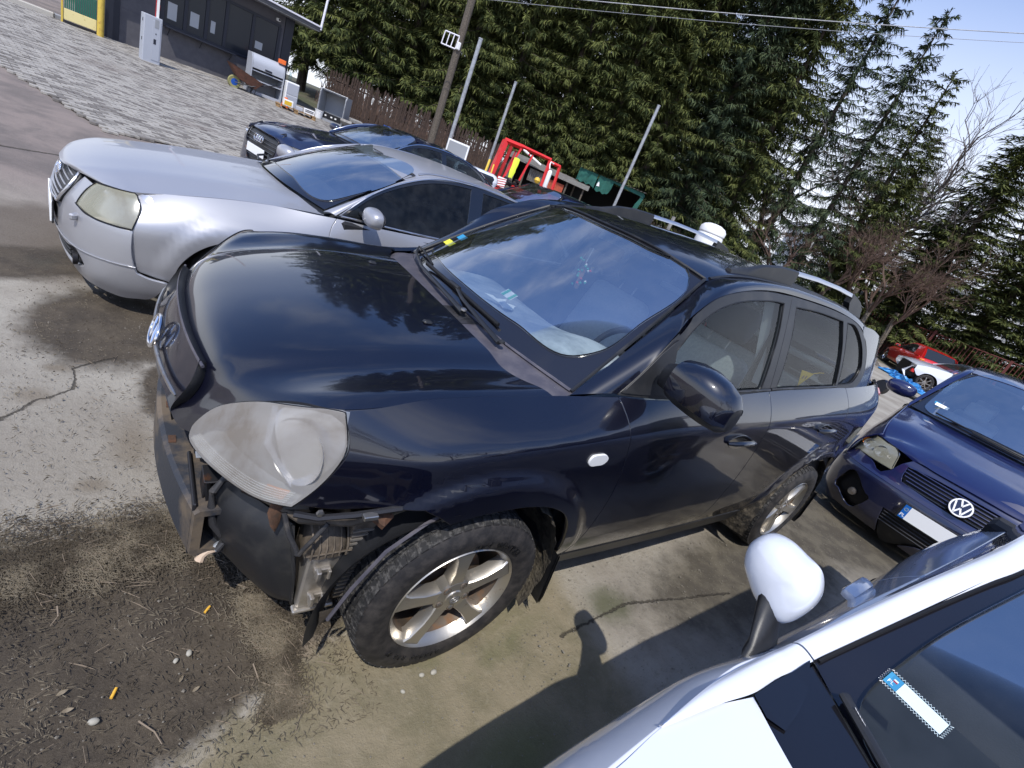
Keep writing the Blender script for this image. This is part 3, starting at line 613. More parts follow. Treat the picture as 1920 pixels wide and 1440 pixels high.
hl = [
 [(-.765, .470, .738), (-.742, .535, .724), (-.690, .625, .712), (-.625, .705, .703), (-.558, .762, .715)],
 [(-.748, .482, .790), (-.722, .545, .780), (-.672, .635, .772), (-.602, .715, .770), (-.515, .774, .780)],
 [(-.712, .508, .848), (-.690, .562, .842), (-.640, .650, .840), (-.565, .730, .843), (-.482, .780, .850)],
 [(-.660, .560, .905), (-.640, .600, .905), (-.595, .672, .912), (-.535, .735, .915), (-.466, .774, .912)],
 [(-.605, .615, .952), (-.590, .645, .957), (-.560, .685, .968), (-.520, .722, .980), (-.472, .752, .980)]]
hlo = [(0.0, .12), (-.10, 1.0), (-.08, 2.0), (-.02, 3.0), (.0, 3.98, 1), (1.2, 4.0), (2.2, 4.0), (3.1, 3.98), (4.15, 3.85, 1), (4.05, 2.6), (3.85, 1.5), (3.3, .5), (2.3, .03), (1.2, 0.0), (.35, 0.0)]
for s_ in (-1, 1):
    hs = Surf(range(5), range(5), [[(x_, s_*y_, z_) for x_, y_, z_ in r_] for r_ in hl], 'n', 'n')
    fl = s_ < 0
    H = panel('headlight', hs, hlo, 'hazed_lens', suv, step=.012, depth=.03, off=.004, sc=(.065, .085), flip=fl)
    back = lambda U, V, hs=hs, s_=s_: hs(U, V)+np.array((.085, -s_*.03, .0))
    panel('lamp_housing', back, hlo, 'steel', H, step=.03, depth=0, sc=(.065, .085), flip=fl)
    rimb = MB(); lp = smooth_loop(hlo, .02, sc=(.065, .085)); a = hs(lp[:, 0], lp[:, 1]); b = back(lp[:, 0], lp[:, 1]); n = len(a)
    rimb.add(list(a)+list(b), [(i, (i+1) % n, n+(i+1) % n, n+i) for i in range(n)]); rimb.build('lamp_bezel', 'grey_plastic', H, True)
    sl = MB(); sl.tube(list(a)+[a[0]], .004, 6, caps=False); sl.build('lamp_seal', 'seal', H, True)
    c = hs([2.05], [2.75])[0]+np.array((.022, -s_*.008, 0)); ax = Vector((-1, s_*.55, .15)).normalized(); ex = ax.cross(Vector((0, 0, 1))).normalized(); Mx = frame_M(c, ex, ax.cross(ex))
    mb = MB(); mb.lathe([(.088, 0), (.080, -.012), (.062, -.028), (.035, -.042), (.012, -.048)], 32, 'z', M=Mx, cap=False); mb.build('reflector', 'clean_alloy', H, True, 60); mb = MB(); mb.lathe([(.010, -.05), (.010, -.02), (0, -.015)], 12, 'z', M=Mx, cap=False); mb.build('bulb', 'lamp_white', H, True)
    dv = [hs([u_], [v_])[0]+np.array((.012, -s_*.004, 0)) for u_, v_ in ((.75, 3.4), (1.9, 2.1), (3.3, 1.0))]; dv2 = [q+np.array((.06, -s_*.02, 0)) for q in dv]
    mb = MB(); mb.add(dv+dv2, [(0, 1, 4, 3), (1, 2, 5, 4)]); mb.build('divider', 'clean_alloy', H, False)
    panel('reflector', lambda U, V, hs=hs, s_=s_: hs(U, V)+np.array((.03, -s_*.012, -.0)), [(.8, 3.5), (1.9, 3.75), (3.3, 3.7), (3.7, 3.0), (3.3, 1.3), (2.0, 2.2)], 'clean_alloy', H, step=.03, depth=0, sc=(.065, .085), flip=fl)
    for k in range(6):
        lp = smooth_loop([(.06+.11*k, .25+.05*k), (.07+.11*k, 1.4), (.08+.11*k, 2.6), (.14+.10*k, 3.7)], .02, False, sc=(.065, .085)); P = hs(lp[:, 0], lp[:, 1])+np.array((-.001, s_*.002, 0))
        mb = MB(); mb.tube(P, .0026, 6); mb.build('lens_rib', 'clear_lens', H, True)
    panel('indicator', lambda U, V, hs=hs, s_=s_: hs(U, V)+np.array((.010, -s_*.003, -.0)), [(.1, 2.9, 1), (.1, 3.5, 1), (.6, 3.5, 1), (.6, 2.9, 1)], 'lamp_amber', H, step=.03, depth=0, sc=(.065, .085), flip=fl)
wv = []
for t, (cx, cz, mx_, mz, ex, ew, ez) in zip((0, .5, 1), ((.150, 1.094, .190, 1.087, .300, .722, 1.066), (.490, 1.356, .525, 1.347, .625, .655, 1.318), (.840, 1.587, .868, 1.580, .943, .568, 1.545))):
    wv.append([(ex, -ew, ez), (mx_, -ew*.58, mz), (cx, 0, cz), (mx_, ew*.58, mz), (ex, ew, ez)])
wsS = Surf([0, .5, 1], [-1, -.58, 0, .58, 1], wv, 'n', 'n')
wo_ = [(0, -.985, 1), (.5, -.985), (1, -.985, 1), (1, 0), (1, .985, 1), (.5, .985), (0, .985, 1), (0, 0)]
wi_ = [(.15, -.86), (.25, -.925), (.5, -.945), (.9, -.945), (.965, -.90), (.975, -.5), (.975, 0), (.975, .5), (.965, .90), (.9, .945), (.5, .945), (.25, .925), (.15, .86), (.115, .5), (.105, 0), (.115, -.5)]
panel('windscreen_border', wsS, wo_, 'frit', suv, step=.04, depth=.01, off=.004, sc=(.8, .68), holes=[wi_], flip=True)
WS = panel('windscreen', wsS, wi_, 'windscreen_glass', suv, step=.06, depth=0, off=.003, sc=(.8, .68), flip=True)
lp = np.array([(t, -.99) for t in np.linspace(0, 1, 20)]); P = wsS(lp[:, 0], lp[:, 1])
for s_ in (1, -1):
    mb = MB(); mb.tube([(q[0], q[1]*s_, q[2]+.004) for q in P], .007, 6); mb.build('windscreen_trim', 'black_plastic', suv, True)
lp = np.array([(1.0, t) for t in np.linspace(-.99, .99, 20)]); P = wsS(lp[:, 0], lp[:, 1]); mb = MB(); mb.tube([(q[0]+.004, q[1], q[2]+.004) for q in P], .006, 6); mb.build('windscreen_trim', 'black_plastic', suv, True)
cow = []
for t in np.linspace(-1, 1, 13):
    y_ = t*.735; a = hoodS([1.0], [t*.745])[0]; b = wsS([0], [t])[0]
    cow.append([a+np.array((-.03, 0, -.035)), a+np.array((.012, 0, -.018)), (a*.5+b*.5)+np.array((0, 0, -.010)), b+np.array((.0, 0, -.002)), b+np.array((.02, 0, .008))])
cwS = Surf(np.linspace(-1, 1, 13), [0, .3, .6, .9, 1], cow, 'c', 'c')
cowl = sheet('cowl', cwS, np.linspace(-1, 1, 50), np.linspace(0, 1, 9), 'grey_trim', suv, flip=True)
for k in range(14):
    y_ = -.10-.012*k; q = cwS([y_/.735], [.25])[0]; q2 = cwS([y_/.735-.01], [.85])[0]
    mb = MB(); mb.tube([q+np.array((0, 0, .004)), q2+np.array((0, 0, .004))], .0022, 4); mb.build('cowl_slat', 'black_plastic', cowl)
rf = []
for x_, zc_, ze_, w_ in ((.945, 1.588, 1.545, .568), (1.10, 1.632, 1.590, .57), (1.4, 1.668, 1.627, .57), (1.8, 1.688, 1.647, .57), (2.3, 1.686, 1.643, .566), (2.8, 1.655, 1.606, .552), (3.05, 1.612, 1.557, .54), (3.2, 1.565, 1.502, .53)):
    xo = -.10 if x_ < 1 else (-.06 if x_ < 1.2 else 0)
    rf.append([(x_, -w_, ze_), (x_+xo*.62, -w_*.62, ze_+(zc_-ze_)*.70), (x_+xo, 0, zc_), (x_+xo*.62, w_*.62, ze_+(zc_-ze_)*.70), (x_, w_, ze_)])
rfS = Surf([.0, .5, 1.3, 2.4, 3.8, 5.1, 5.8, 6.2], [-1, -.62, 0, .62, 1], rf, 'n', 'n')
sheet('roof', rfS, np.linspace(0, 6.2, 60), np.linspace(-1, 1, 40), BP, suv, flip=False, depth=.03)
for s_ in (-1, 1):
    mb = MB(); mb.tube([rfS([t], [s_*.985])[0]+np.array((0, 0, .002)) for t in np.linspace(.1, 6, 30)], .008, 6, flat=.6); mb.build('roof_ditch', 'black_plastic', suv, True)
    def bar(name, pts, m, hw):
        mb = MB(); V = []; n = len(pts)
        for (x_, zt, zb_) in pts:
            for yy, zz_ in ((-hw, zb_), (-hw*.8, zt-.006), (-hw*.35, zt), (hw*.35, zt), (hw*.8, zt-.006), (hw, zb_)): V.append((x_, s_*.512+yy, zz_))
        F = [(i*6+j, i*6+(j+1) % 6, (i+1)*6+(j+1) % 6, (i+1)*6+j) for i in range(n-1) for j in range(6)]+[tuple(range(6)), tuple((n-1)*6+j for j in range(6))]
        mb.add(V, F); return mb.build(name, m, rr_, True, 50)
    rr_ = bpy.data.objects.new('roof_rail', None); COL.objects.link(rr_); rr_.parent = suv
    bar('rail_foot', [(1.15, 1.622, 1.60), (1.28, 1.650, 1.615), (1.40, 1.690, 1.62), (1.55, 1.716, 1.63), (1.70, 1.727, 1.635), (1.735, 1.728, 1.68)], 'black_plastic', .019)
    bar('rail_bar', [(1.72, 1.727, 1.706), (2.0, 1.743, 1.722), (2.3, 1.749, 1.728), (2.56, 1.744, 1.722)], 'clean_alloy', .014)
    bar('rail_foot', [(2.53, 1.745, 1.690), (2.62, 1.736, 1.625), (2.70, 1.722, 1.62), (2.78, 1.69, 1.61), (2.84, 1.63, 1.60)], 'black_plastic', .019)
    bar('rail_base', [(1.60, 1.668, 1.635), (2.1, 1.668, 1.638), (2.72, 1.655, 1.62)], 'black_plastic', .017)
for s_ in (-1, 1):
    fs = side_fn(suv_side, s_); fl = s_ > 0
    mk_ = panel('side_marker', fs, [(.318, .904), (.322, .928), (.352, .935), (.390, .931), (.404, .916), (.394, .899), (.362, .893), (.330, .894)], 'lamp_white', suv, step=.015, depth=.008, off=.008, flip=fl)
    for x_, z_ in ((1.30, .955), (2.30, 1.0)):
        y_ = -float(suv_side(x_, z_));
        cup = panel('handle_cup', fs, [(x_-.11, z_+.008), (x_-.04, z_+.036), (x_+.05, z_+.03), (x_+.10, z_), (x_+.04, z_-.03), (x_-.06, z_-.026)], 'gloss_black', suv, step=.02, depth=.004, off=.002, flip=fl)
        hp = [(x_-.115, z_+.002), (x_-.09, z_+.010), (x_-.03, z_+.016), (x_+.05, z_+.016), (x_+.10, z_+.010), (x_+.115, z_+.006)]; od = [.006, .022, .032, .032, .022, .006]
        mb = MB(); mb.tube([(a, s_*(float(suv_side(a, b))+o), b) for (a, b), o in zip(hp, od)], [.010, .013, .014, .014, .013, .010], 10, flat=.75); mb.build('door_handle', 'gloss_black', suv, True, 60)
for s_ in (-1,):
    tri = [(.452, 1.122, 1), (.592, 1.277, 1), (.660, 1.335, 1), (.672, 1.15, 1), (.665, 1.138, 1)]
    panel('mirror_mount', side_fn(suv_upper, s_), tri, 'black_plastic', suv, step=.04, depth=.006, off=.006, flip=s_ > 0)
    mr_ = bpy.data.objects.new('side_mirror', None); COL.objects.link(mr_); mr_.parent = suv
    secs = [(a_, .60+(b_-.60), 1.235+(c_-1.235), d_*.90, e_*.90) for a_, b_, c_, d_, e_ in [(.830, .600, 1.225, .040, .050), (.870, .600, 1.235, .060, .062), (.895, .598, 1.243, .088, .080), (.935, .600, 1.245, .100, .090), (.99, .607, 1.243, .100, .093), (1.04, .618, 1.235, .094, .088), (1.085, .635, 1.222, .078, .074), (1.105, .648, 1.213, .045, .045)]]
    def hous(sel, name, m, lo, hi, grow=0):
        V = []; nn = 26
        for (yy, cx, cz, rx, rz) in sel:
            for k in range(nn):
                a = lo+(hi-lo)*k/(nn-1); c, s = math.cos(a), math.sin(a)
                e = .72; px = cx-.01+rx*math.copysign(abs(c)**e, c)*(1.0 if c < 0 else .55)+grow*c; pz = cz+rz*math.copysign(abs(s)**e, s)+grow*s
                V.append((px-.02*(yy-.9), s_*yy, pz))
        m_ = len(sel); F = [(i*nn+k, i*nn+k+1, (i+1)*nn+k+1, (i+1)*nn+k) for i in range(m_-1) for k in range(nn-1)]
        mb = MB(); mb.add(V, F);
        if hi-lo > 6: mb.F += [tuple(range(nn)), tuple((m_-1)*nn+k for k in range(nn))]
        return mb.build(name, m, mr_, True, 40)
    hous(secs[2:], 'housing', 'black_plastic', 0, 2*PI)
    hous([(a, b, c, d, e) for a, b, c, d, e in secs[2:]], 'cover', BP, R(20), R(205), .004)
    hous(secs[:3], 'mirror_arm', 'black_plastic', 0, 2*PI)
    mb = MB(); V = [];
    ell = [(.657, s_*(1.00+.085*math.cos(a)), 1.24+.068*math.sin(a)) for a in np.linspace(0, 2*PI, 24, endpoint=False)]
    mb.add(ell, [tuple(range(24))]); mb.build('mirror_glass', 'chrome', mr_)
make_wheel(suv, 0, -.896, .336, rot=R(97), text=[('4x4 WINTER', R(70), .262, .030, 0), ('215/65 R16 H', R(-112), .262, .026, 0)], logo=True, sw=.050)
make_wheel(suv, 2.63, -.893, .336, rot=R(60), sw=.050)
make_wheel(suv, 0, .893, .336, rot=R(97), side=1, sw=.050, tread=False)
make_wheel(suv, 2.63, .893, .336, rot=R(60), side=1, sw=.050, tread=False)
badge_h(suv, (0, -.897, .336), (1, 0, 0), (.25, 0, 1), .019, .014, 'steel', .0018)
for cx in (0.02, 2.63):
    for s_ in (-1, 1):
        V = []; F = []; a0, a1 = (R(-28), R(118)) if cx < 1 else (R(-28), R(208)); nn = 30
        ys = [.885, .82, .72, .60, .46]; rr = [.405, .43, .44, .435, .40]
        for yy, r0 in zip(ys, rr):
            for k in range(nn):
                a = a0+(a1-a0)*k/(nn-1); wob = .006*math.sin(k*2.3+yy*40)
                V.append((cx+(r0+wob)*math.cos(a), s_*yy, .345+(r0+wob)*math.sin(a)))
        for i in range(4):
            for k in range(nn-1): F.append((i*nn+k, i*nn+k+1, (i+1)*nn+k+1, (i+1)*nn+k))
        b0 = len(V)
        mk('wheel_liner', V, F, 'mud' if cx < 1 else 'wheel_well', suv, True)
        mb = MB(); mb.add([(cx+.45*math.cos(a), s_*.46, .345+.45*math.sin(a)) for a in np.linspace(0, 2*PI, 20, endpoint=False)], [tuple(range(20))]); mb.build('wheel_housing', 'wheel_well', suv)
    for s_ in (-1, 1):   # mud flaps
        x0 = cx+.415; V = [(x0+.02, s_*.70, .40), (x0, s_*.90, .43), (x0-.02, s_*.905, .50), (x0+.06, s_*.70, .13), (x0+.05, s_*.885, .135), (x0+.03, s_*.90, .20)]
        mb = MB(); mb.add(V, [(0, 1, 5, 4, 3), (1, 2, 5)]); V2 = [(a+.012, b, c) for a, b, c in V]; mb.add(V2, [(3, 4, 5, 1, 0), (5, 2, 1)]); mb.build('mud_flap', 'black_plastic', suv)
mb = MB(); mb.bbox(-.50, .30, -.60, .60, .34, .86, .04); mb.bbox(.3, 3.3, -.74, .74, .24, .36, .03); mb.bbox(-.2, .36, -.55, .55, .30, .98, .03); mb.build('engine_bay', 'seal', suv)
mb = MB(); mb.bbox(.45, .60, -.79, .79, .36, 1.0, .02); mb.bbox(.5, 3.1, -.83, -.79, .40, 1.08, .01); mb.bbox(.5, 3.1, .79, .83, .40, 1.08, .01); mb.build('door_inner', 'interior_dark', suv)
mb = MB(); mb.bbox(.42, .5, -.8, -.70, .5, 1.05, .01); mb.bbox(.42, .5, .70, .80, .5, 1.05, .01); mb.bbox(1.46, 1.56, -.80, -.70, .4, 1.18, .01); mb.bbox(1.46, 1.56, .70, .80, .4, 1.18, .01); mb.build('pillar_inner', 'interior_dark', suv)
for s_ in (-1, 1):
    V = [(1.50, s_*.765, 1.17), (1.56, s_*.765, 1.17), (1.55, s_*.60, 1.60), (1.48, s_*.60, 1.60)]; mb = MB(); mb.add(V+[(a, b-s_*.05, c) for a, b, c in V], [(0, 1, 2, 3), (4, 5, 6, 7), (0, 1, 5, 4), (3, 2, 6, 7), (0, 3, 7, 4), (1, 2, 6, 5)]); mb.build('pillar_inner', 'interior_light', suv)
sheet('headliner', lambda U, V: rfS(U, V)-np.array((0, 0, .04)), np.linspace(0.05, 6.1, 20), np.linspace(-1, 1, 12), 'interior_light', suv, flip=True)
mb = MB(); mb.bbox(3.30, 3.44, -.70, .70, .42, 1.27, .05, seg=2); mb.build('tailgate', BP, suv, True, 30)
mb = MB(); mb.bbox(3.36, 3.50, -.74, .74, .30, .62, .05, seg=2); mb.build('rear_bumper', 'black_plastic', suv, True, 30)
mb = MB(); mb.add([(3.40, -.60, 1.27), (3.40, .60, 1.27), (3.20, .50, 1.53), (3.20, -.50, 1.53)], [(0, 1, 2, 3)]); mb.build('rear_window', 'dark_glass', suv)
for s_ in (-1, 1):
    mb = MB(); mb.bbox(3.33, 3.46, s_*.70-.05, s_*.70+.05, .92, 1.24, .03); mb.build('tail_light', 'lamp_red', suv)
it = bpy.data.objects.new('interior', None); COL.objects.link(it); it.parent = suv
dsh = []
for x_, z_ in ((.22, 1.055), (.42, 1.062), (.62, 1.065), (.76, 1.05), (.83, 1.0), (.84, .85), (.80, .65)):
    dsh.append([(x_+.10*abs(t), t*.70, z_-.03*abs(t)+(.075*math.exp(-((t+.53)/.30)**2) if .4 < x_ < .85 and z_ > .95 else 0)) for t in np.linspace(-1, 1, 15)])
dS = Surf(range(7), list(np.linspace(-1, 1, 15)), dsh, 'c', 'c'); sheet('dashboard', dS, np.linspace(0, 6, 26), np.linspace(-1, 1, 50), 'dash_grey', it, flip=False)
mb = MB(); c = Vector((.92, -.37, 1.035)); ax = Vector((-.45, 0, .89)).normalized(); e1 = Vector((0, 1, 0)); e2 = ax.cross(e1).normalized(); ax = Vector((.62, 0, .78)); e2 = Vector((-.62*0-.40, 0, 0)) if False else Vector((.40, 0, .916))
mb.tube([c+e1*.185*math.cos(t)+e2*.185*math.sin(t) for t in np.linspace(0, 2*PI, 41)], .016, 8, caps=False)
for a in (R(190), R(350), R(270)): mb.tube([c, c+e1*.18*math.cos(a)+e2*.18*math.sin(a)], [.03, .018], 6)
mb.build('steering_wheel', 'seal', it, True)
mb = MB(); mb.lathe([(.0, -.03), (.065, -.02), (.07, .02), (.04, .05), (0, .05)], 20, 'x', c=c); mb.build('airbag_boss', 'interior_dark', it, True)
def seat(x_, y_, nm='seat'):
    s0 = bpy.data.objects.new('seat', None); COL.objects.link(s0); s0.parent = it
    mb = MB(); mb.bbox(x_-.28, x_+.24, y_-.25, y_+.25, .52, .70, .06, seg=3); mb.build('seat_base', 'seat_fabric', s0, True, 60)
    Mr = Matrix.Translation((x_+.22, y_, .66)) @ Matrix.Rotation(R(20), 4, 'Y')
    mb = MB(); mb.bbox(-.07, .07, -.245, .245, 0, .60, .06, M=Mr, seg=3); mb.build('backrest', 'seat_fabric', s0, True, 60)
    mb = MB(); mb.bbox(-.055, .055, -.13, .13, .66, .86, .045, M=Mr, seg=3); mb.build('headrest', 'seat_dark', s0, True, 60)
    mb = MB();
    for t in (-.06, .06): mb.tube([Mr @ Vector((0, t, .58)), Mr @ Vector((0, t, .68))], .006, 6)
    mb.build('headrest_post', 'steel', s0, True)
seat(1.22, -.37); seat(1.22, .37)
Mr = Matrix.Translation((2.35, 0, .62)) @ Matrix.Rotation(R(18), 4, 'Y')
mb = MB(); mb.bbox(-.07, .07, -.64, .64, 0, .56, .06, M=Mr, seg=3); mb.bbox(1.85, 2.35, -.64, .64, .50, .68, .06, seg=3); mb.build('rear_bench', 'seat_fabric', it, True, 60)
for t in (-.42, 0, .42):
    mb = MB(); mb.bbox(-.05, .05, t-.12, t+.12, .60, .76, .04, M=Mr, seg=3); mb.build('headrest', 'seat_dark', it, True, 60)
mb = MB(); mb.tube([(2.42, -.70, 1.30), (2.42, .70, 1.30)], .022, 8); mb.build('parcel_shelf_roll', 'interior_light', it, True)
for s_ in (-1, 1):
    mb = MB(); mb.tube([(1.50, s_*.68, 1.52), (1.49, s_*.70, 1.2), (1.44, s_*.73, .8)], .02, 4, flat=.2); mb.build('seat_belt', 'seat_dark', it)
mb = MB(); mb.bbox(.90, .93, -.12, .12, 1.455, 1.515, .01); mb.build('rear_view_mirror', 'interior_dark', it)
# ------------------------------------------------------------------ what the missing bumper of the SUV uncovers
sec = [(-.012, .075), (.0, .085), (.085, .085), (.085, .070), (.012, .065), (.012, -.060), (.075, -.070), (.075, -.085), (.0, -.085), (-.012, -.075)]
V = []; ys = np.linspace(-.56, .56, 25); n = len(sec)
for y_ in ys:
    xc = -.803+.075*(y_/.56)**2
    for a, b in sec: V.append((xc+a, y_, .450+b))
F = [(i*n+k, i*n+(k+1) % n, (i+1)*n+(k+1) % n, (i+1)*n+k) for i in range(len(ys)-1) for k in range(n)]+[tuple(range(n)), tuple((len(ys)-1)*n+k for k in range(n))]
beam = mk('bumper_beam', V, F, 'rusty_beam', suv, True, sharp=30)
for y_ in (-.02, -.22, .2):
    mb = MB(); mb.box(-.790, -.770, y_-.018, y_+.018, .5345, .5385); mb.build('rust_slot', 'rust', beam)
mb = MB(); mb.bbox(-.745, -.735, -.545, -.30, .36, .55, .003); mb.build('beam_web', 'dark_metal', beam)
mb = MB(); mb.bbox(-.665, -.60, -.42, .50, .30, .80, .02, seg=2); mb.build('radiator_shroud', 'seal', suv, True, 30)
mb = MB(); mb.bbox(-.735, -.668, -.375, .40, .575, .70, .012); mb.build('air_guide', 'black_plastic', suv, True, 30)
for z_, a in ((.705, 0), (.635, .02)):
    mb = MB(); mb.bbox(-.74, -.60, -.47+a, -.44+a, z_, z_+.006, .002); mb.bbox(-.665, -.60, -.50+a, -.45+a, z_-.012, z_+.004, .002); mb.build('shroud_bracket', 'grey_plastic', suv)
br = MB(); br.bbox(-.72, -.56, -.505, -.425, .585, .592, .002); br.bbox(-.72, -.714, -.505, -.43, .52, .590, .002); br.bbox(-.565, -.558, -.505, -.425, .50, .66, .002)
plate = br.build('support_plate', 'dark_metal', suv)
for a in (-.69, -.62):
    mb = MB(); mb.lathe([(.007, .5925), (0, .5930)], 12, 'z', c=(a, -.465, 0)); mb.build('bolt_hole', 'seal', plate)
mb = MB(); mb.tube([(-.71, -.50, .585), (-.70, -.52, .50), (-.66, -.53, .38)], .012, 6, flat=.4); mb.tube([(-.62, -.50, .60), (-.60, -.50, .75)], .018, 6); mb.build('support_strut', 'dark_metal', suv, True)
dg = [[(-.700, -.44, .575), (-.640, -.56, .610), (-.575, -.655, .610), (-.520, -.700, .585)],
      [(-.715, -.475, .510), (-.655, -.60, .540), (-.585, -.685, .545), (-.515, -.722, .530)],
      [(-.705, -.480, .420), (-.640, -.61, .440), (-.570, -.70, .440), (-.498, -.735, .430)],
      [(-.680, -.465, .330), (-.610, -.59, .330), (-.545, -.685, .320), (-.480, -.725, .300)],
      [(-.640, -.445, .255), (-.575, -.57, .245), (-.520, -.66, .245), (-.470, -.712, .265)]]
dS_ = Surf(range(5), range(4), dg, 'c', 'c')
duct = sheet('air_duct', dS_, np.linspace(0, 4, 26), np.linspace(0, 3, 26), 'black_plastic', suv, flip=False, depth=.02)
mb = MB(); P_ = dS_(np.linspace(0, 4, 20), np.full(20, 2.95)); mb.tube(P_+np.array((0, -.006, 0)), .006, 6); mb.build('duct_flange', 'black_plastic', duct, True)
mb = MB(); mb.bbox(-.474, -.374, -.755, -.62, .285, .50, .006); ic = mb.build('intercooler', 'aluminium_tank', suv, True, 30)
for z_ in (.335, .44):
    mb = MB(); mb.bbox(-.452, -.405, -.768, -.752, z_, z_+.018, .003); mb.bbox(-.452, -.438, -.790, -.766, z_-.008, z_+.028, .003); mb.bbox(-.414, -.405, -.778, -.766, z_-.02, z_+.014, .002); mb.build('mounting_clip', 'aluminium_tank', ic)
mb = MB(); mb.bbox(-.484, -.362, -.765, -.735, .273, .287, .004); mb.build('lower_flange', 'aluminium_tank', ic, True)
mb = MB(); mb.bbox(-.402, -.388, -.7565, -.75, .365, .41, .002); mb.build('label', 'seal', ic)
Vt = []
for i, z_ in enumerate((.498, .52, .55, .575, .592)):
    g_ = (0, .002, -.004, -.016, -.04)[i]
    for k in range(18):
        a = 2*PI*k/18; c, s = math.cos(a), math.sin(a); Vt.append((-.425+(.062+g_)*math.copysign(abs(c)**.6, c), -.70+(.066+g_)*math.copysign(abs(s)**.6, s), z_))
mb = MB(); mb.add(Vt, [(i*18+k, i*18+(k+1) % 18, (i+1)*18+(k+1) % 18, (i+1)*18+k) for i in range(4) for k in range(18)]+[tuple(72+k for k in range(18))]); tank = mb.build('end_tank', 'cast_brown', ic, True, 50)
for k in range(6):
    x_ = -.476+.020*k; mb = MB(); mb.tube([(x_, -.770, .508), (x_, -.768, .545), (x_, -.74, .582), (x_, -.70, .596)], .0035, 5); mb.build('tank_rib', 'cast_brown', ic, True)
mb = MB(); mb.tube([(-.49, -.768, .522), (-.36, -.768, .522)], .0035, 5); mb.build('tank_rib', 'cast_brown', ic, True)
mb = MB(); mb.bbox(-.372, -.30, -.76, -.60, .30, .62, .004); fins = mb.build('condenser', 'cast_brown', suv)
for k in range(17):
    z_ = .315+.017*k; mb = MB(); mb.box(-.371, -.285, -.766, -.758, z_, z_+.006); mb.build('fin', 'aluminium_tank', fins)
mb = MB(); mb.add([(-.37, -.74, .62), (-.14, -.80, .74), (-.40, -.83, .735), (-.52, -.76, .66)], [(0, 1, 2, 3)]); mb.add([(-.37, -.74, .62), (-.14, -.80, .74), (-.20, -.78, .60), (-.30, -.76, .45)], [(0, 1, 2, 3)]); mb.build('splash_panel', 'mud', suv)
V = []; nn = 34; prof_ = [(-.905, .430), (-.885, .398), (-.80, .392), (-.70, .400), (-.60, .40)]
for yy, r0 in prof_:
    for k in range(nn):
        a = R(108)+(R(186)-R(108))*k/(nn-1); r1 = r0+.055*sstep((a-R(125))/R(60))*(1 if yy < -.88 else .3)
        V.append((.0+r1*math.cos(a), yy+(.05*math.sin((a-R(108))*2) if yy < -.88 else 0), .34+r1*math.sin(a)))
F = [(i*nn+k, i*nn+k+1, (i+1)*nn+k+1, (i+1)*nn+k) for i in range(4) for k in range(nn-1)]
lin_ = mk('front_liner', V, F, 'black_plastic', suv, True)
V2 = [(-v[0]*0+v[0]*1.0, -v[1], v[2]) for v in V]; mk('front_liner', V2, [f[::-1] for f in F], 'black_plastic', suv, True)
lo_ = [(-.13, -.865, .735), (-.22, -.875, .70), (-.32, -.88, .62), (-.39, -.885, .50), (-.43, -.88, .38)]; mb = MB(); mb.tube(lo_, .006, 6); mb.build('liner_edge', 'grey_trim', lin_, True)
mb = MB(); mb.add([(-.405, -.86, .40), (-.45, -.86, .395), (-.43, -.84, .30), (-.40, -.83, .315)], [(0, 1, 2, 3)]); mb.build('liner_tab', 'cast_brown', lin_)
mb = MB(); mb.tube([(-.56, -.55, .62), (-.62, -.55, .635), (-.675, -.53, .625), (-.700, -.535, .585), (-.700, -.545, .53), (-.690, -.545, .47), (-.665, -.55, .43), (-.655, -.55, .40), (-.668, -.56, .375)], .011, 10); mb.build('hose', 'hose', suv, True)
mb = MB(); mb.tube([(-.655, -.545, .385), (-.676, -.55, .372)], .013, 8); mb.build('plug', 'grey_plastic', suv, True)
mb = MB(); mb.tube([(-.674, -.55, .372), (-.694, -.552, .368), (-.706, -.556, .360), (-.712, -.56, .345)], [.011, .012, .012, .014], 10); mb.build('sensor_elbow', 'beige_plastic', suv, True)
mb = MB(); mb.tube([(-.56, -.72, .655), (-.545, -.745, .60), (-.52, -.76, .55), (-.515, -.765, .535)], .0075, 8); mb.build('hose', 'hose', suv, True)
mb = MB(); mb.tube([(-.46, -.78, .655), (-.495, -.785, .60), (-.508, -.775, .56), (-.512, -.77, .538)], .0065, 8); mb.build('hose', 'hose', suv, True)
mb = MB(); mb.tube([(-.60, -.66, .665), (-.52, -.74, .645), (-.40, -.79, .66), (-.33, -.80, .69)], .014, 8); mb.build('hose', 'cast_brown', suv, True)
mb = MB(); mb.tube([(-.64, -.61, .66), (-.55, -.70, .66), (-.50, -.74, .69)], .018, 8); mb.build('lamp_bracket', 'dark_metal', suv, True)
mb = MB(); mb.tube([(-.575, -.700, .675), (-.578, -.705, .645), (-.575, -.712, .610), (-.572, -.716, .585)], [.016, .020, .015, .002], 8, flat=.55); mb.build('rusty_tab', 'rust', suv, True)
mb = MB(); mb.tube([(-.64, -.635, .705), (-.64, -.64, .67)], [.014, .012], 8, flat=.6); mb.build('rusty_tab', 'rust', suv, True)
mb = MB(); mb.tube([(-.555, -.775, .70), (-.50, -.80, .70), (-.42, -.83, .725), (-.30, -.855, .755)], .009, 6); mb.build('fender_lip', 'dark_metal', suv, True)
mb = MB(); mb.bbox(-.405, -.365, -.862, -.842, .728, .742, .002); mb.build('clip', 'steel', suv)
mb = MB(); mb.lathe([(.010, 0), (.010, -.008), (0, -.010)], 6, 'y', c=(-.50, -.80, .720)); mb.build('bolt', 'steel', suv)
mb = MB(); mb.tube([(-.36, -.82, .70), (-.33, -.82, .685), (-.30, -.82, .70)], [.01, .028, .01], 8); mb.build('rubber_stop', 'rust', suv, True)
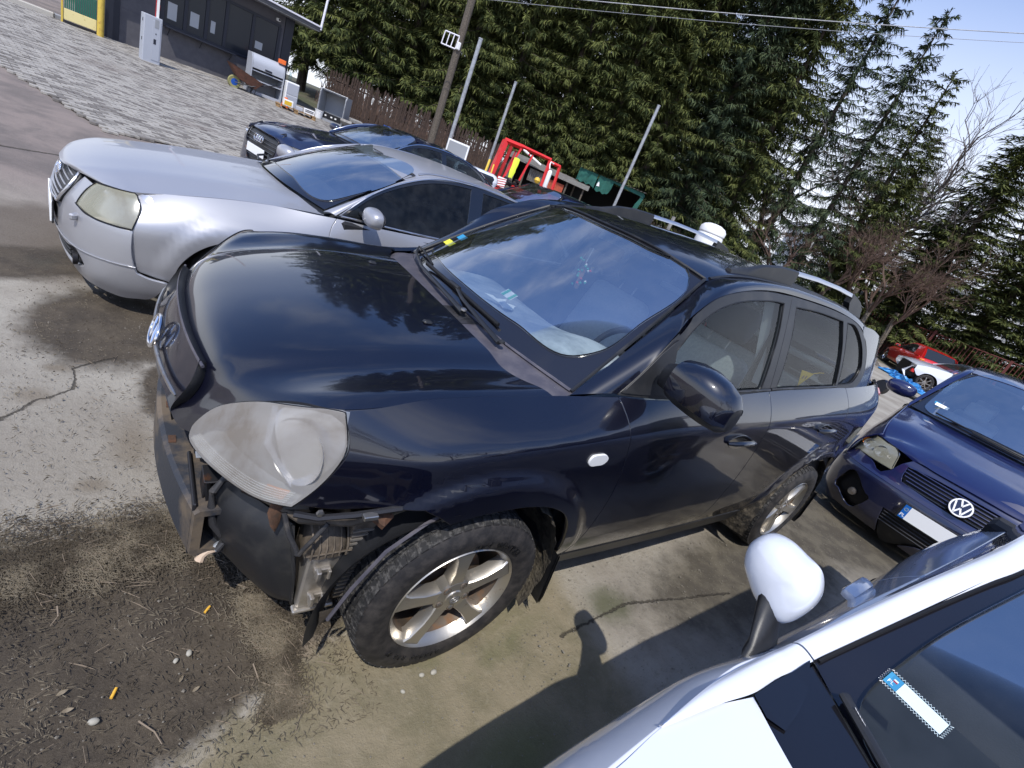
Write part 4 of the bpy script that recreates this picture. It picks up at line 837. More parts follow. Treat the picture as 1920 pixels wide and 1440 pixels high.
def strip(name, pts, r, m, parent, flat=1.0): mb = MB(); mb.tube(pts, r, 8, flat=flat); return mb.build(name, m, parent, True, 50)
w1 = strip('wiper_arm', [(.110, -.205, 1.108), (.118, .03, 1.118), (.150, .30, 1.116), (.215, .52, 1.118), (.285, .66, 1.112)], [.014, .010, .009, .007, .006], 'black_plastic', suv, .7)
strip('wiper_blade', [(.20, .30, 1.135), (.25, .52, 1.140), (.31, .70, 1.112)], .006, 'seal', w1)
w2 = strip('wiper_arm', [(.148, -.435, 1.098), (.140, -.33, 1.112), (.155, -.10, 1.128), (.182, .02, 1.140)], [.014, .011, .009, .007], 'black_plastic', suv, .7)
strip('wiper_blade', [(.185, .33, 1.128), (.180, .02, 1.132), (.198, -.33, 1.124)], .0065, 'seal', w2, 1.6)
strip('blade_holder', [(.178, .06, 1.140), (.178, -.02, 1.142)], .010, 'black_plastic', w2)
for c in ((.110, -.205, 1.116), (.150, -.445, 1.104)):
    mb = MB(); mb.lathe([(.013, 0), (.012, .006), (.006, .010), (0, .010)], 12, 'z', c=c); mb.build('pivot_cap', 'steel' if c[1] > -.3 else 'black_plastic', w1 if c[1] > -.3 else w2, True)
for (a, b, c) in ((.09, .05, 1.100), (.10, .02, 1.102), (.095, -.03, 1.10), (.085, .09, 1.102), (.10, .075, 1.103)):
    pass
def card(name, c, sx, sy, m, parent, u=(0, 1, 0), v=(1, 0, .78), th=.0012):
    M = frame_M(c, u, v); mb = MB(); mb.box(-sx/2, sx/2, -sy/2, sy/2, 0, th, M=M); return mb.build(name, m, parent)
def on_ws(u_, v_, off):
    q = wsS([u_], [v_])[0]; return q+np.array((.5, 0, -.62))*off
stk = tag(card('sticker', on_ws(.24, .86, .004), .075, .04, 'sticker_yellow', None), 'small yellow round-ended sticker in the far lower corner of the black SUV windscreen', 'sticker');
stk2 = tag(card('sticker', on_ws(.33, .87, .004), .06, .04, 'sticker_blue', None), 'small pale blue sticker above the yellow one on the SUV windscreen', 'sticker')
crd = tag(card('parking_card', (.47, .02, 1.150), .085, .045, 'paper', None), 'small white and green card standing on the SUV dashboard', 'card')
card('green_edge', (.468, .045, 1.1515), .02, .045, 'sticker_green', crd); card('green_edge', (.468, -.01, 1.1515), .018, .045, 'sticker_green', crd)
mb = MB(); M = Matrix.Translation((.50, .10, 1.085)); mb.prism([(-.10, -.01), (-.06, .012), (-.03, .0), (0, .045), (.02, .01), (.07, .03), (.09, -.02), (.05, -.045), (0, -.02)], 0, .002, 'z', M=M @ Matrix.Rotation(R(-70), 4, 'Z') @ Matrix.Rotation(R(12), 4, 'X')); tag(mb.build('torn_paper', 'paper', None), 'torn white slip of paper lying on the SUV dashboard', 'paper')
pn = thing('pendant', 'green beaded pendant with a brown stick hanging from the SUV interior mirror', 'pendant', (0, 0, 0))
mb = MB(); mb.tube([(.90, .06, 1.46), (.895, .065, 1.38)], .0015, 4); mb.build('cord', 'paper', pn)
mb = MB(); mb.bbox(.885, .905, .045, .075, 1.24, 1.345, .008); mb.build('stick', 'wood_brown', pn, True)
for k in range(22):
    a = k*.61; mb = MB(); mb.lathe([(0, -.008), (.008, 0), (0, .008)], 8, 'z', c=(.893+.018*math.sin(a*2.3), .058+.034*math.cos(a), 1.255+.0065*k)); mb.build('bead', ('bead_green', 'bead_green', 'paper', 'bead_red')[k % 4], pn, True)
pen = thing('pennant', 'yellow triangular pennant with a printed face of two eyes in the SUV rear side window', 'pennant')
mb = MB(); mb.prism([(2.02, 1.275), (2.21, 1.262), (2.10, 1.175)], -.700, -.698, 'y'); mb.build('cloth', 'pennant_yellow', pen)
for a in (2.09, 2.13):
    mb = MB(); mb.lathe([(.012, -.7015), (0, -.7018)], 10, 'y', c=(a, 0, 1.235)); mb.build('printed_eye', 'wood_brown', pen)
mb = MB(); mb.tube([(2.20, -.70, 1.263), (2.28, -.70, 1.275), (2.31, -.71, 1.28)], .002, 4); mb.build('cord', 'pennant_yellow', pen)
# ------------------------------------------------------------------ ground, pavers, debris
class NT:
    """tiny node-graph writer"""
    def __init__(s, m): s.m = m; s.N = m.node_tree.nodes; s.L = m.node_tree.links
    def new(s, t, **k):
        n = s.N.new(t)
        for a, b in k.items(): setattr(n, a, b)
        return n
    def val(s, sock, v):
        if hasattr(v, 'is_output') or isinstance(v, bpy.types.NodeSocket): s.L.new(v, sock)
        else: sock.default_value = v
    def math(s, op, a, b=None, c=None, clamp=False):
        n = s.new('ShaderNodeMath', operation=op); n.use_clamp = clamp; s.val(n.inputs[0], a)
        if b is not None: s.val(n.inputs[1], b)
        if c is not None: s.val(n.inputs[2], c)
        return n.outputs[0]
    def noise(s, vec, scale, det=6, rough=.6, dist=0.0):
        n = s.new('ShaderNodeTexNoise'); n.inputs['Scale'].default_value = scale; n.inputs['Detail'].default_value = det; n.inputs['Roughness'].default_value = rough; n.inputs['Distortion'].default_value = dist
        s.L.new(vec, n.inputs['Vector']); return n.outputs[0]
    def remap(s, v, a, b, c=0.0, d=1.0, smooth=True):
        n = s.new('ShaderNodeMapRange', interpolation_type='SMOOTHSTEP' if smooth else 'LINEAR'); s.val(n.inputs[0], v); n.inputs[1].default_value = a; n.inputs[2].default_value = b; n.inputs[3].default_value = c; n.inputs[4].default_value = d
        return n.outputs[0]
    def mix(s, f, a, b):
        n = s.new('ShaderNodeMix', data_type='RGBA'); s.val(n.inputs[0], f)
        for i, v in ((6, a), (7, b)):
            if isinstance(v, tuple): n.inputs[i].default_value = (*v, 1)
            else: s.L.new(v, n.inputs[i])
        return n.outputs[2]
gm = bpy.data.materials.new('yard_ground'); gm.use_nodes = True; MT['yard_ground'] = gm; g = NT(gm); bs = g.N['Principled BSDF']
tcg = g.new('ShaderNodeTexCoord'); P0 = tcg.outputs['Object']
n_lo = g.noise(P0, 1.3, 6, .62, .4); n_md = g.noise(P0, 5.5, 7, .65); n_hi = g.noise(P0, 38, 8, .7); n_fn = g.noise(P0, 160, 4, .7)
sx = g.new('ShaderNodeSeparateXYZ'); g.L.new(P0, sx.inputs[0]); X_, Y_ = sx.outputs[0], sx.outputs[1]
wob = g.math('MULTIPLY', g.math('SUBTRACT', n_md, .5), .42); wob2 = g.math('MULTIPLY', g.math('SUBTRACT', n_hi, .5), .14); wb_ = g.math('ADD', wob, wob2)
def ell(cx, cy, rx, ry, soft=.35, rot=0.0):
    """ragged-edged patch centred at (cx, cy)"""
    dx_ = g.math('SUBTRACT', X_, cx); dy_ = g.math('SUBTRACT', Y_, cy); c, s_ = math.cos(rot), math.sin(rot)
    u = g.math('ADD', g.math('MULTIPLY', dx_, c/rx), g.math('MULTIPLY', dy_, s_/rx)); v = g.math('ADD', g.math('MULTIPLY', dx_, -s_/ry), g.math('MULTIPLY', dy_, c/ry))
    d = g.math('SQRT', g.math('ADD', g.math('MULTIPLY', u, u), g.math('MULTIPLY', v, v)))
    d = g.math('ADD', d, g.math('MULTIPLY', wb_, 1.0/max(.25, min(rx, ry, 1.0))*.55))
    return g.remap(d, 1.0, 1.0-soft)
def half(ax, ay, bx, by, soft=.08):
    """1 on the left side of the line a->b, ragged"""
    dx_, dy_ = bx-ax, by-ay; L_ = math.hypot(dx_, dy_); nx, ny = -dy_/L_, dx_/L_
    d = g.math('ADD', g.math('ADD', g.math('MULTIPLY', X_, nx), g.math('MULTIPLY', Y_, ny)), -(ax*nx+ay*ny))
    d = g.math('ADD', d, g.math('MULTIPLY', wb_, .55)); return g.remap(d, -soft, soft)
mx_ = lambda *a: a[0] if len(a) == 1 else g.math('MAXIMUM', a[0], mx_(*a[1:]))
mul = lambda a, b: g.math('MULTIPLY', a, b)
conc = g.mix(g.remap(n_lo, .35, .65), (.34, .315, .27), (.25, .225, .19)); conc = g.mix(g.remap(n_hi, .50, .75, 0, .6), conc, (.17, .15, .12)); conc = g.mix(g.remap(n_fn, .62, .78, 0, .5), conc, (.48, .46, .42))
asph = g.mix(g.remap(n_lo, .38, .62), (.235, .195, .175), (.150, .130, .120)); asph = g.mix(g.remap(n_hi, .55, .8, 0, .45), asph, (.32, .29, .26))
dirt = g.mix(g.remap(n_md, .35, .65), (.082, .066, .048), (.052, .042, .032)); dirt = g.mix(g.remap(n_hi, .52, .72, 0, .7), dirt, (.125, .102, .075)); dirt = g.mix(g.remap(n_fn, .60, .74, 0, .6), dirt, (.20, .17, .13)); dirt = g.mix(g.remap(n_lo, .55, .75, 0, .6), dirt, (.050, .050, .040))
sand = g.mix(g.remap(n_md, .35, .68), (.235, .200, .135), (.165, .145, .092)); sand = g.mix(g.remap(n_hi, .5, .8, 0, .5), sand, (.30, .27, .20)); sand = g.mix(mul(g.remap(n_lo, .48, .66), .55), sand, (.105, .115, .045)); sand = g.mix(g.remap(n_fn, .66, .8, 0, .5), sand, (.34, .31, .25))
wet_shade = g.mix(g.remap(n_md, .4, .62), (.075, .065, .050), (.120, .105, .078)); wet_shade = g.mix(g.remap(n_hi, .54, .74, 0, .6), wet_shade, (.14, .125, .10)); wet_shade = g.mix(g.remap(n_fn, .64, .76, 0, .7), wet_shade, (.25, .23, .19))
far_ = g.mix(g.remap(n_lo, .4, .6), (.11, .095, .065), (.07, .075, .04))
col = conc
m_as = half(-6, 3.5, 6, 4.1, .9); col = g.mix(m_as, col, asph)
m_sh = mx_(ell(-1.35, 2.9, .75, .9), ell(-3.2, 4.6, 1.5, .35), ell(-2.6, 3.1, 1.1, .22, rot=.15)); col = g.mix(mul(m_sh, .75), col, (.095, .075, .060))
m_d1 = mx_(ell(-1.0, 1.62, .42, .62), ell(-.35, 1.55, .9, .55), ell(-1.5, 2.4, .8, .32, rot=.5), ell(-.66, .95, .22, .45)); col = g.mix(m_d1, col, dirt)
m_d2 = mx_(ell(-.86, .48, .13, .33, .9), ell(-1.22, .86, .10, .13, .9), ell(-.98, .22, .08, .07, .9), ell(-1.16, 1.12, .10, .05, .9)); col = g.mix(mul(m_d2, .62), col, (.155, .125, .090))
m_un = mx_(ell(1.6, .35, 1.9, .85, .4), ell(6.6, -.9, 2.8, 1.1, .35), ell(2.5, -1.05, 1.75, .45, .5), ell(4.0, -.9, 1.2, .9, .5)); col = g.mix(m_un, col, wet_shade)  # damp ground; the white hatchback's cast shadow is partly painted into its colour
m_dirt_shade = mul(half(.1, .20, -1.45, -.26, .05), half(-1.3, -1.2, .1, -.50, .045)); col = g.mix(m_dirt_shade, col, dirt)  # dark dirt; the camera holder's cast shadow is partly painted into it
m_sp = ell(-.335, -.73, .09, .075, .8); col = g.mix(mul(m_sp, .85), col, (.25, .205, .155))
m_bt = mul(half(.1, -.50, -1.3, -1.2, .045), half(.75, -3, .9, 1, .12)); m_bt = mul(m_bt, half(-3, -3, 3, -3, .1)); col = g.mix(m_bt, col, sand)
m_mid = mul(ell(.45, -.62, .42, .28, .5), .9); col = g.mix(m_mid, col, sand)
col = g.mix(mul(ell(1.0, -.92, .18, .16, .8), .8), col, (.075, .080, .040)); col = g.mix(mul(ell(.15, -1.28, .35, .14, .9), .55), col, (.085, .105, .035))
d_far = g.math('SUBTRACT', g.math('MULTIPLY', X_, .55), g.math('MULTIPLY', Y_, -.85)); col = g.mix(g.remap(d_far, 17.5, 19.5), col, far_)
def crack(pts, w):
    res = None
    for (ax, ay), (bx, by) in zip(pts[:-1], pts[1:]):
        L_ = math.hypot(bx-ax, by-ay); ux, uy = (bx-ax)/L_, (by-ay)/L_
        jx = g.math('ADD', X_, mul(g.math('SUBTRACT', n_md, .5), .12)); jy = g.math('ADD', Y_, mul(g.math('SUBTRACT', n_hi, .5), .05))
        px = g.math('SUBTRACT', jx, ax); py = g.math('SUBTRACT', jy, ay)
        t = g.math('MINIMUM', g.math('MAXIMUM', g.math('ADD', mul(px, ux), mul(py, uy)), 0.0), L_)
        qx = g.math('SUBTRACT', px, mul(t, ux)); qy = g.math('SUBTRACT', py, mul(t, uy)); d = g.math('SQRT', g.math('ADD', mul(qx, qx), mul(qy, qy)))
        k = g.remap(d, w, w*.3); res = k if res is None else g.math('MAXIMUM', res, k)
    return res
ck = mx_(crack([(-.95, 1.25), (-1.10, 1.12), (-1.10, .93), (-1.20, .82), (-1.33, .62), (-1.6, .5)], .009), crack([(-2.6, 5.6), (-1.9, 5.05), (-1.5, 5.2), (-1.0, 4.6), (.2, 4.7)], .028), crack([(.62, -.98), (1.1, -.95), (1.9, -1.1)], .008))
ck = mul(ck, g.remap(n_hi, .35, .5, .35, 1)); col = g.mix(mul(ck, .8), col, (.045, .038, .030))
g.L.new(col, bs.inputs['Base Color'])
mo = mx_(m_un, m_dirt_shade, m_d1); g.val(bs.inputs['Roughness'], g.remap(mo, 0, 1, .92, .78)); bs.inputs['Specular IOR Level'].default_value = .3
hgt = g.math('ADD', g.math('ADD', mul(n_hi, .6), mul(n_fn, .28)), mul(n_md, .8)); hgt = g.math('SUBTRACT', hgt, mul(ck, 1.2))
bp = g.new('ShaderNodeBump'); bp.inputs['Distance'].default_value = .016; bp.inputs['Strength'].default_value = .75; g.L.new(hgt, bp.inputs['Height']); g.L.new(bp.outputs[0], bs.inputs['Normal'])
xs = np.unique(np.concatenate([-np.geomspace(4, 300, 22), np.linspace(-4, 8, 60), 8+np.geomspace(.4, 400, 40)])); ys = np.unique(np.concatenate([-np.geomspace(4, 300, 18), np.linspace(-4, 12, 70), 12+np.geomspace(.4, 400, 36)]))
XX, YY = np.meshgrid(xs, ys, indexing='ij'); ZZ = ground_z(XX, np.minimum(YY, 30))
rs = np.random.default_rng(3); near = np.clip(1-np.hypot(XX-1, YY)/9, 0, 1)
ZZ = ZZ+near*.010*(np.sin(XX*2.1+1)*np.cos(YY*1.7)+.5*np.sin(XX*5.3+YY*4.1))-.008*near
V = np.stack([XX.ravel(), YY.ravel(), ZZ.ravel()], 1); ny = len(ys)
F = [(i*ny+j, (i+1)*ny+j, (i+1)*ny+j+1, i*ny+j+1) for i in range(len(xs)-1) for j in range(ny-1)]
gnd = mk('ground', V, F, 'yard_ground'); tag(gnd, kind='structure')
pm = bpy.data.materials.new('paver'); pm.use_nodes = True; MT['paver'] = pm; g = NT(pm); bs = g.N['Principled BSDF']; bs.inputs['Roughness'].default_value = .85
geo = g.new('ShaderNodeNewGeometry'); tcg = g.new('ShaderNodeTexCoord'); nn_ = g.noise(tcg.outputs['Object'], .55, 4); nh = g.noise(tcg.outputs['Object'], 30, 6)
f_ = g.math('ADD', g.math('MULTIPLY', geo.outputs['Random Per Island'], .75), g.math('MULTIPLY', nn_, .45))
c1 = g.mix(g.remap(f_, .25, .75), (.150, .136, .124), (.335, .315, .285)); c1 = g.mix(g.remap(nn_, .56, .72, 0, .5), c1, (.16, .13, .115)); c1 = g.mix(g.remap(nh, .55, .8, 0, .4), c1, (.12, .11, .10)); g.L.new(c1, bs.inputs['Base Color'])
mat('joint_sand', (.075, .065, .055), .95)
def in_pave(x, y): return y > 6.75+(.45*max(0, x+1.2) if x > -1.2 else -1.75*(x+1.2)*1.0) and y < 17.2+.27*(x+1.4) and x > -9
V = []; F = []; rp = random.Random(5); a_, b_ = .16, .085; ang = R(13); ca, sa = math.cos(ang), math.sin(ang)
for i in range(-75, 88):
    for j in range(-25, 165):
        u = i*a_+(a_/2 if j % 2 else 0); v = j*b_; x = u*ca-v*sa; y = 6+u*sa+v*ca
        if not (-9 < x < 10 and in_pave(x, y)): continue
        h = .030+rp.uniform(-.004, .004); hw, hh = a_/2-.006, b_/2-.006; wv_ = .014
        base = []
        for (p_, q_) in ((-hw, -hh+wv_), (-hw*.33, -hh-wv_*.3), (hw*.33, -hh+wv_*.3), (hw, -hh-wv_), (hw, hh-wv_), (hw*.33, hh+wv_*.3), (-hw*.33, hh-wv_*.3), (-hw, hh+wv_)):
            uu, vv = u+p_, v+q_; xx = uu*ca-vv*sa; yy = 6+uu*sa+vv*ca; base.append((xx, yy))
        n0 = len(V); tx, ty = rp.uniform(-.03, .03), rp.uniform(-.03, .03)
        for xx, yy in base: V.append((xx, yy, float(ground_z(xx, yy))+h+(xx-x)*tx+(yy-y)*ty))
        for xx, yy in base: V.append((xx+(xx-x)*.03, yy+(yy-y)*.03, float(ground_z(xx, yy))+.004))
        F.append(tuple(range(n0, n0+8)))
        for k in range(8): F.append((n0+k, n0+8+k, n0+8+(k+1) % 8, n0+(k+1) % 8))
pav = mk('paved_drive', V, F, 'paver', None, False); tag(pav, 'grey wavy concrete pavers of the drive in front of the guardhouse', kind='stuff')
V = []; F = []
for i in range(41):
    for j in range(41):
        x = -9+i*.475; y0 = 6.75+(.45*max(0, x+1.2) if x > -1.2 else -1.75*(x+1.2)); y1 = 17.2+.27*(x+1.4); y = y0+(max(y1, y0)-y0)*j/40; V.append((x, y, float(ground_z(x, y))+.012))
F = [(i*41+j, (i+1)*41+j, (i+1)*41+j+1, i*41+j+1) for i in range(40) for j in range(40)]
tag(mk('paving_bed', V, F, 'joint_sand'), kind='structure')
mat('needle', (.075, .060, .042), .9, noise=(5, (.19, .16, .115), .45, .6)); mat('gravel_stone', (.20, .185, .155), .85, noise=(9, (.14, .12, .10), .4, .65)); mat('pebble', (.36, .34, .29), .8, noise=(40, (.3, .29, .25), .4, .7)); mat('twig', (.24, .19, .14), .9); mat('butt_yellow', (.75, .42, .05), .7); mat('dry_leaf', (.30, .25, .18), .8, noise=(40, (.16, .13, .09), .4, .6))
def scatter(name, n, dens, mk_piece, m, label, seed):
    r = random.Random(seed); V = []; F = []; k = 0; tries = 0
    while k < n and tries < n*30:
        tries += 1; x, y, w = dens(r)
        if r.random() > w: continue
        vs, fs = mk_piece(r, x, y); b = len(V); V += vs; F += [tuple(b+i for i in f) for f in fs]; k += 1
    return tag(mk(name, V, F, m, None, False), label, kind='stuff')
def needle(r, x, y, l0=.006, l1=.021):
    a = r.uniform(0, PI); L_ = r.uniform(l0, l1); w_ = r.uniform(.0004, .0009); z = float(ground_z(x, y))+r.uniform(0, .006); dz = r.uniform(-.004, .006)
    ca_, sa_ = math.cos(a)*L_/2, math.sin(a)*L_/2; px, py = -math.sin(a)*w_, math.cos(a)*w_
    return [(x-ca_+px, y-sa_+py, z), (x-ca_-px, y-sa_-py, z), (x+ca_-px, y+sa_-py, z+dz), (x+ca_+px, y+sa_+py, z+dz), (x, y, z+.003+abs(dz)*.5)], [(0, 1, 4), (1, 2, 4), (2, 3, 4), (3, 0, 4)]
def d_need(r):
    t = r.random()
    if t < .55:
        x = r.uniform(-1.25, -.25); yc = -.17+.30*(x+1.15)*.45 if x < -.7 else -.04-(x+.7)*.95; s_ = .10 if x < -.7 else .15; y = r.gauss(yc, s_); return x, y, 1
    if t < .72:
        y = r.uniform(-.92, -.45); x = -.52-.05*math.sin((y+.45)*5)+r.gauss(0, .035); return x, y, 1
    if t < .93: return r.uniform(-1.3, -.2), r.uniform(-1.0, .1), .6
    return r.uniform(-1.4, -.6), r.uniform(.1, 2.3), .5
scatter('spruce_litter', 34000, d_need, needle, 'needle', 'fallen spruce needles lying in drifts before the SUV', 1)
def twigp(r, x, y):
    vs, fs = needle(r, x, y, .03, .11); c = vs[4]; return [((a-c[0])*1.0+c[0], (b-c[1])*1.0+c[1], c_+.004) for a, b, c_ in vs], fs
scatter('fine_twigs', 500, d_need, lambda r, x, y: needle(r, x, y, .03, .08), 'twig', 'small broken twigs among the spruce litter', 2)
def stone(r, x, y, s0=.001, s1=.0038):
    s_ = r.uniform(s0, s1); z = float(ground_z(x, y)); q = [(r.uniform(.7, 1.2)*s_) for _ in range(6)]
    return [(x+q[0], y, z+s_*.3), (x, y+q[1], z+s_*.3), (x-q[2], y, z+s_*.3), (x, y-q[3], z+s_*.3), (x, y, z+q[4]), (x, y, z-q[5]*.3)], [(0, 1, 4), (1, 2, 4), (2, 3, 4), (3, 0, 4), (1, 0, 5), (2, 1, 5), (3, 2, 5), (0, 3, 5)]
def d_grav(r):
    t = r.random()
    if t < .35: return r.uniform(-1.4, .6), r.uniform(-1.3, 2.2), 1
    if t < .7: return r.uniform(.3, 3.2), r.uniform(-1.5, -.4), 1
    return r.uniform(3.0, 5.5), r.uniform(-1.2, 1.0), .9
scatter('gravel', 7000, d_grav, stone, 'gravel_stone', 'fine gravel strewn over the yard', 3)
scatter('coarse_gravel', 500, d_grav, lambda r, x, y: stone(r, x, y, .003, .007), 'gravel_stone', 'coarser stones strewn over the yard', 4)
def pebble(x, y, s_, label):
    bm = bmesh.new(); bmesh.ops.create_icosphere(bm, subdivisions=2, radius=1); r = random.Random(int(x*1000)+9)
    for v in bm.verts: v.co = Vector((v.co.x*s_*(1+r.uniform(-.12, .12)), v.co.y*s_*.75*(1+r.uniform(-.12, .12)), v.co.z*s_*.6))
    me = bpy.data.meshes.new('pebble'); bm.to_mesh(me); bm.free(); me.materials.append(MT['pebble']); me.polygons.foreach_set('use_smooth', [True]*len(me.polygons))
    o = bpy.data.objects.new('pebble', me); COL.objects.link(o); o.location = (x, y, float(ground_z(x, y))+s_*.3); o.rotation_euler = (0, 0, x*7); tag(o, label, 'stone')
pebble(-.93, -.75, .013, 'largest pale rounded pebble on the brown dirt at the lower left')
pebble(.01, -.94, .013, 'pale stone just beyond the tread of the SUV front tyre, right one of a pair')
pebble(-.035, -.935, .011, 'pale stone below the SUV front tyre, left one of a pair')
pebble(-.12, -.965, .009, 'small stone on the mossy sand left of the pair below the front tyre')
pebble(-.71, -.62, .011, 'grey pebble amid the dirt between the two yellow butts and the sandy patch')
pebble(-.745, -.635, .009, 'smaller grey pebble beside the grey one amid the dirt')
def butt(x, y, a, s_, label):
    M = Matrix.Translation((x, y, float(ground_z(x, y))+.004)) @ Matrix.Rotation(a, 4, 'Z'); mb = MB(); mb.lathe([(0, -s_), (.0042, -s_), (.0045, 0), (.0038, s_*.9), (0, s_)], 10, 'x', M=M); o = mb.build('cigarette_butt', 'butt_yellow', None, True, 40); tag(o, label, 'cigarette butt', 'yellow cigarette butts on the dirt')
butt(-.65, -.475, R(52), .014, 'yellow cigarette butt among the needles, the one nearer the SUV bumper beam')
butt(-.89, -.685, R(68), .015, 'yellow cigarette butt on bare dirt, the lower left one')
def stick(pts, r0, label):
    P_ = [(x, y, float(ground_z(x, y))+.005+dz) for x, y, dz in pts]; mb = MB(); mb.tube(P_, [r0, r0*.9, r0*.5][:len(P_)], 6); tag(mb.build('fallen_stick', 'twig', None, True), label, 'stick')
stick([(-1.035, -.355, .004), (-1.03, -.39, 0), (-1.045, -.42, 0)], .0022, 'short pale stick lying at the far left edge of the needle drift')
stick([(-.835, -.79, .005), (-.80, -.83, 0), (-.785, -.87, .002)], .0022, 'forked pale stick on the bare dirt at the bottom')
stick([(-.545, -.72, .006), (-.535, -.78, 0), (-.50, -.81, 0)], .0022, 'pale stick beside the sandy patch in front of the tyre')
def leaf(x, y, a, s_, label):
    M = Matrix.Translation((x, y, float(ground_z(x, y))+.006)) @ Matrix.Rotation(a, 4, 'Z') @ Matrix.Rotation(.3, 4, 'X'); V = []; F = []
    for i, (u, w_) in enumerate(((-1, .05), (-.6, .32), (0, .42), (.55, .28), (1, .03))):
        for v_, zz_ in ((-1, .12), (0, 0), (1, .16)): V.append(M @ Vector((u*s_, v_*w_*s_, zz_*s_)))
    for i in range(4):
        for j in range(2): F.append((i*3+j, (i+1)*3+j, (i+1)*3+j+1, i*3+j+1))
    tag(mk('dry_leaf', V, F, 'dry_leaf', None, True), label, 'leaf')
leaf(-1.0, -.645, .4, .013, 'curled dry leaf on the dirt near the left edge, upper of two')
leaf(-.985, -.70, .1, .013, 'curled dry leaf on the dirt near the left edge, lower of two')
leaf(-.735, -.70, 1.0, .011, 'small dry leaf right of the lower yellow butt'); leaf(-.70, -.745, .5, .011, 'crumpled dry leaf between the dirt pebbles and the sand')
# ------------------------------------------------------------------ body shapes of the other cars (local: x rearward from front axle, near side -y)
def side_factory(zc, zb, wb, s, wm, sill, arches, k=.3, z0=.18):
    def f(x, z):
        x = np.asarray(x, float); z = np.asarray(z, float)
        c = nat(x, *zc); b = nat(x, *zb); ss = nat(x, *s); w_b = nat(x, *wb)
        t = (z-z0)/(c-z0); lo = ss*wm*lin(t, [-.3, 0, .2, .45, .75, 1, 1.6], [sill-.05, sill, sill+(1-sill)*.55, sill+(1-sill)*.85, .995, 1, 1])
        q = (z-c)/(b-c); wd = .16; qs = wd*np.log1p(np.exp(np.clip(q/wd, -40, 40))); w = lo-(ss*wm-w_b)*(k*qs+(1-k)*qs*qs)
        for cx, cz, ro, amp in arches:
            r = np.hypot(x-cx, z-cz); w = w+amp*sstep((ro-r)/.09)*sstep((z-.2)/.3)
        return w
    return f
def upper_factory(zb, wb, a=.30, b=.28):
    def f(x, z):
        x = np.asarray(x, float); z = np.asarray(z, float); d = z-nat(x, *zb); return nat(x, *wb)-.006-a*d-b*d*d
    return f
def wrap_factory(plan, prof):
    """plan: (x,y) from the near side to the middle; prof: ([z],[outward offset])"""
    full = [(a, b) for a, b in plan]+[(a, -b) for a, b in plan[:-1][::-1]]; n = len(plan); ss = np.arange(-(n-1), n, dtype=float)
    fx = np.array([q[0] for q in full]); fy = np.array([q[1] for q in full])
    def f(U, V):
        U = np.asarray(U, float); V = np.asarray(V, float); x = hermite(U, ss, fx); y = hermite(U, ss, fy); e = 1e-3
        dx = (hermite(U+e, ss, fx)-hermite(U-e, ss, fx)); dy = (hermite(U+e, ss, fy)-hermite(U-e, ss, fy)); L_ = np.hypot(dx, dy)+1e-12
        o = lin(V, *prof); return np.stack([x-dy/L_*o, y+dx/L_*o, V], 1)
    f.inward = True
    return f
a6_zb = ([-.6, -.54, -.37, -.17, .14, .44, .58, 1.0, 1.5, 2.4, 3.2, 3.7], [.772, .787, .826, .862, .900, .922, .930, .938, .950, .975, .99, .98])
a6_wb = ([-.6, -.45, .2, .5, 1.5, 2.6, 3.3, 3.75], [.64, .69, .735, .80, .825, .815, .76, .66])
a6_s = ([-.62, -.5, -.35, -.1, .2, 2.9, 3.3, 3.6, 3.85], [.925, .955, .98, .995, 1, 1, .985, .94, .85])
a6_side = side_factory(([-.6, .3, 3.8], [.60, .66, .72]), a6_zb, a6_wb, a6_s, .895, .92, ((0, .31, .50, .016), (2.76, .31, .50, .0)), k=.25)
a6_up = upper_factory(a6_zb, ([-.6, .5, 1.0, 1.7, 2.6, 3.2, 3.7], [.74, .80, .815, .825, .805, .74, .62]), .34, .30)
a6_wrap = wrap_factory([(-.405, -.895), (-.56, -.865), (-.68, -.80), (-.79, -.66), (-.855, -.45), (-.885, -.22), (-.895, 0)], ([.16, .24, .34, .44, .54, .60, .66, .72, .78, .82], [-.06, -.02, 0, .003, -.004, -.016, -.045, -.085, -.135, -.18]))
a4_zb = ([-.7, -.5, -.2, .2, .6, 1.5, 2.5, 3.5], [.72, .80, .86, .91, .95, .98, 1.01, 1.01])
a4_wb = ([-.7, -.45, .2, .5, 1.5, 2.6, 3.3, 3.75], [.62, .70, .745, .80, .825, .815, .76, .66])
a4_side = side_factory(([-.6, .3, 3.8], [.66, .74, .80]), a4_zb, a4_wb, ([-.62, -.45, -.3, -.1, .2, 2.9, 3.3, 3.6, 3.85], [.90, .94, .97, .99, 1, 1, .985, .94, .85]), .905, .92, ((0, .32, .50, .012), (2.81, .32, .50, .012)), k=.35)
a4_up = upper_factory(a4_zb, ([-.6, .5, 1.0, 1.7, 2.6, 3.2, 3.7], [.74, .80, .815, .825, .80, .72, .60]), .36, .35)
a4_wrap = wrap_factory([(-.40, -.885), (-.58, -.84), (-.72, -.74), (-.80, -.58), (-.835, -.40), (-.85, -.2), (-.855, 0)], ([.14, .2, .28, .4, .52, .60, .68, .74, .80], [-.05, .01, .015, .0, -.005, -.015, -.035, -.07, -.14]))
vs_zb = ([-.9, -.7, -.4, 0, .4, .8, 2, 3.4], [.84, .86, .93, 1.0, 1.06, 1.09, 1.12, 1.14])
vs_wb = ([-.9, -.6, -.2, .4, 1, 3, 3.4], [.66, .74, .78, .82, .85, .85, .80])
vs_side = side_factory(([-.9, .3, 3.8], [.62, .70, .74]), vs_zb, vs_wb, ([-.75, -.55, -.3, 0, 3.0, 3.5], [.93, .96, .985, 1, 1, .95]), .905, .93, ((0, .33, .48, .014),), k=.2)
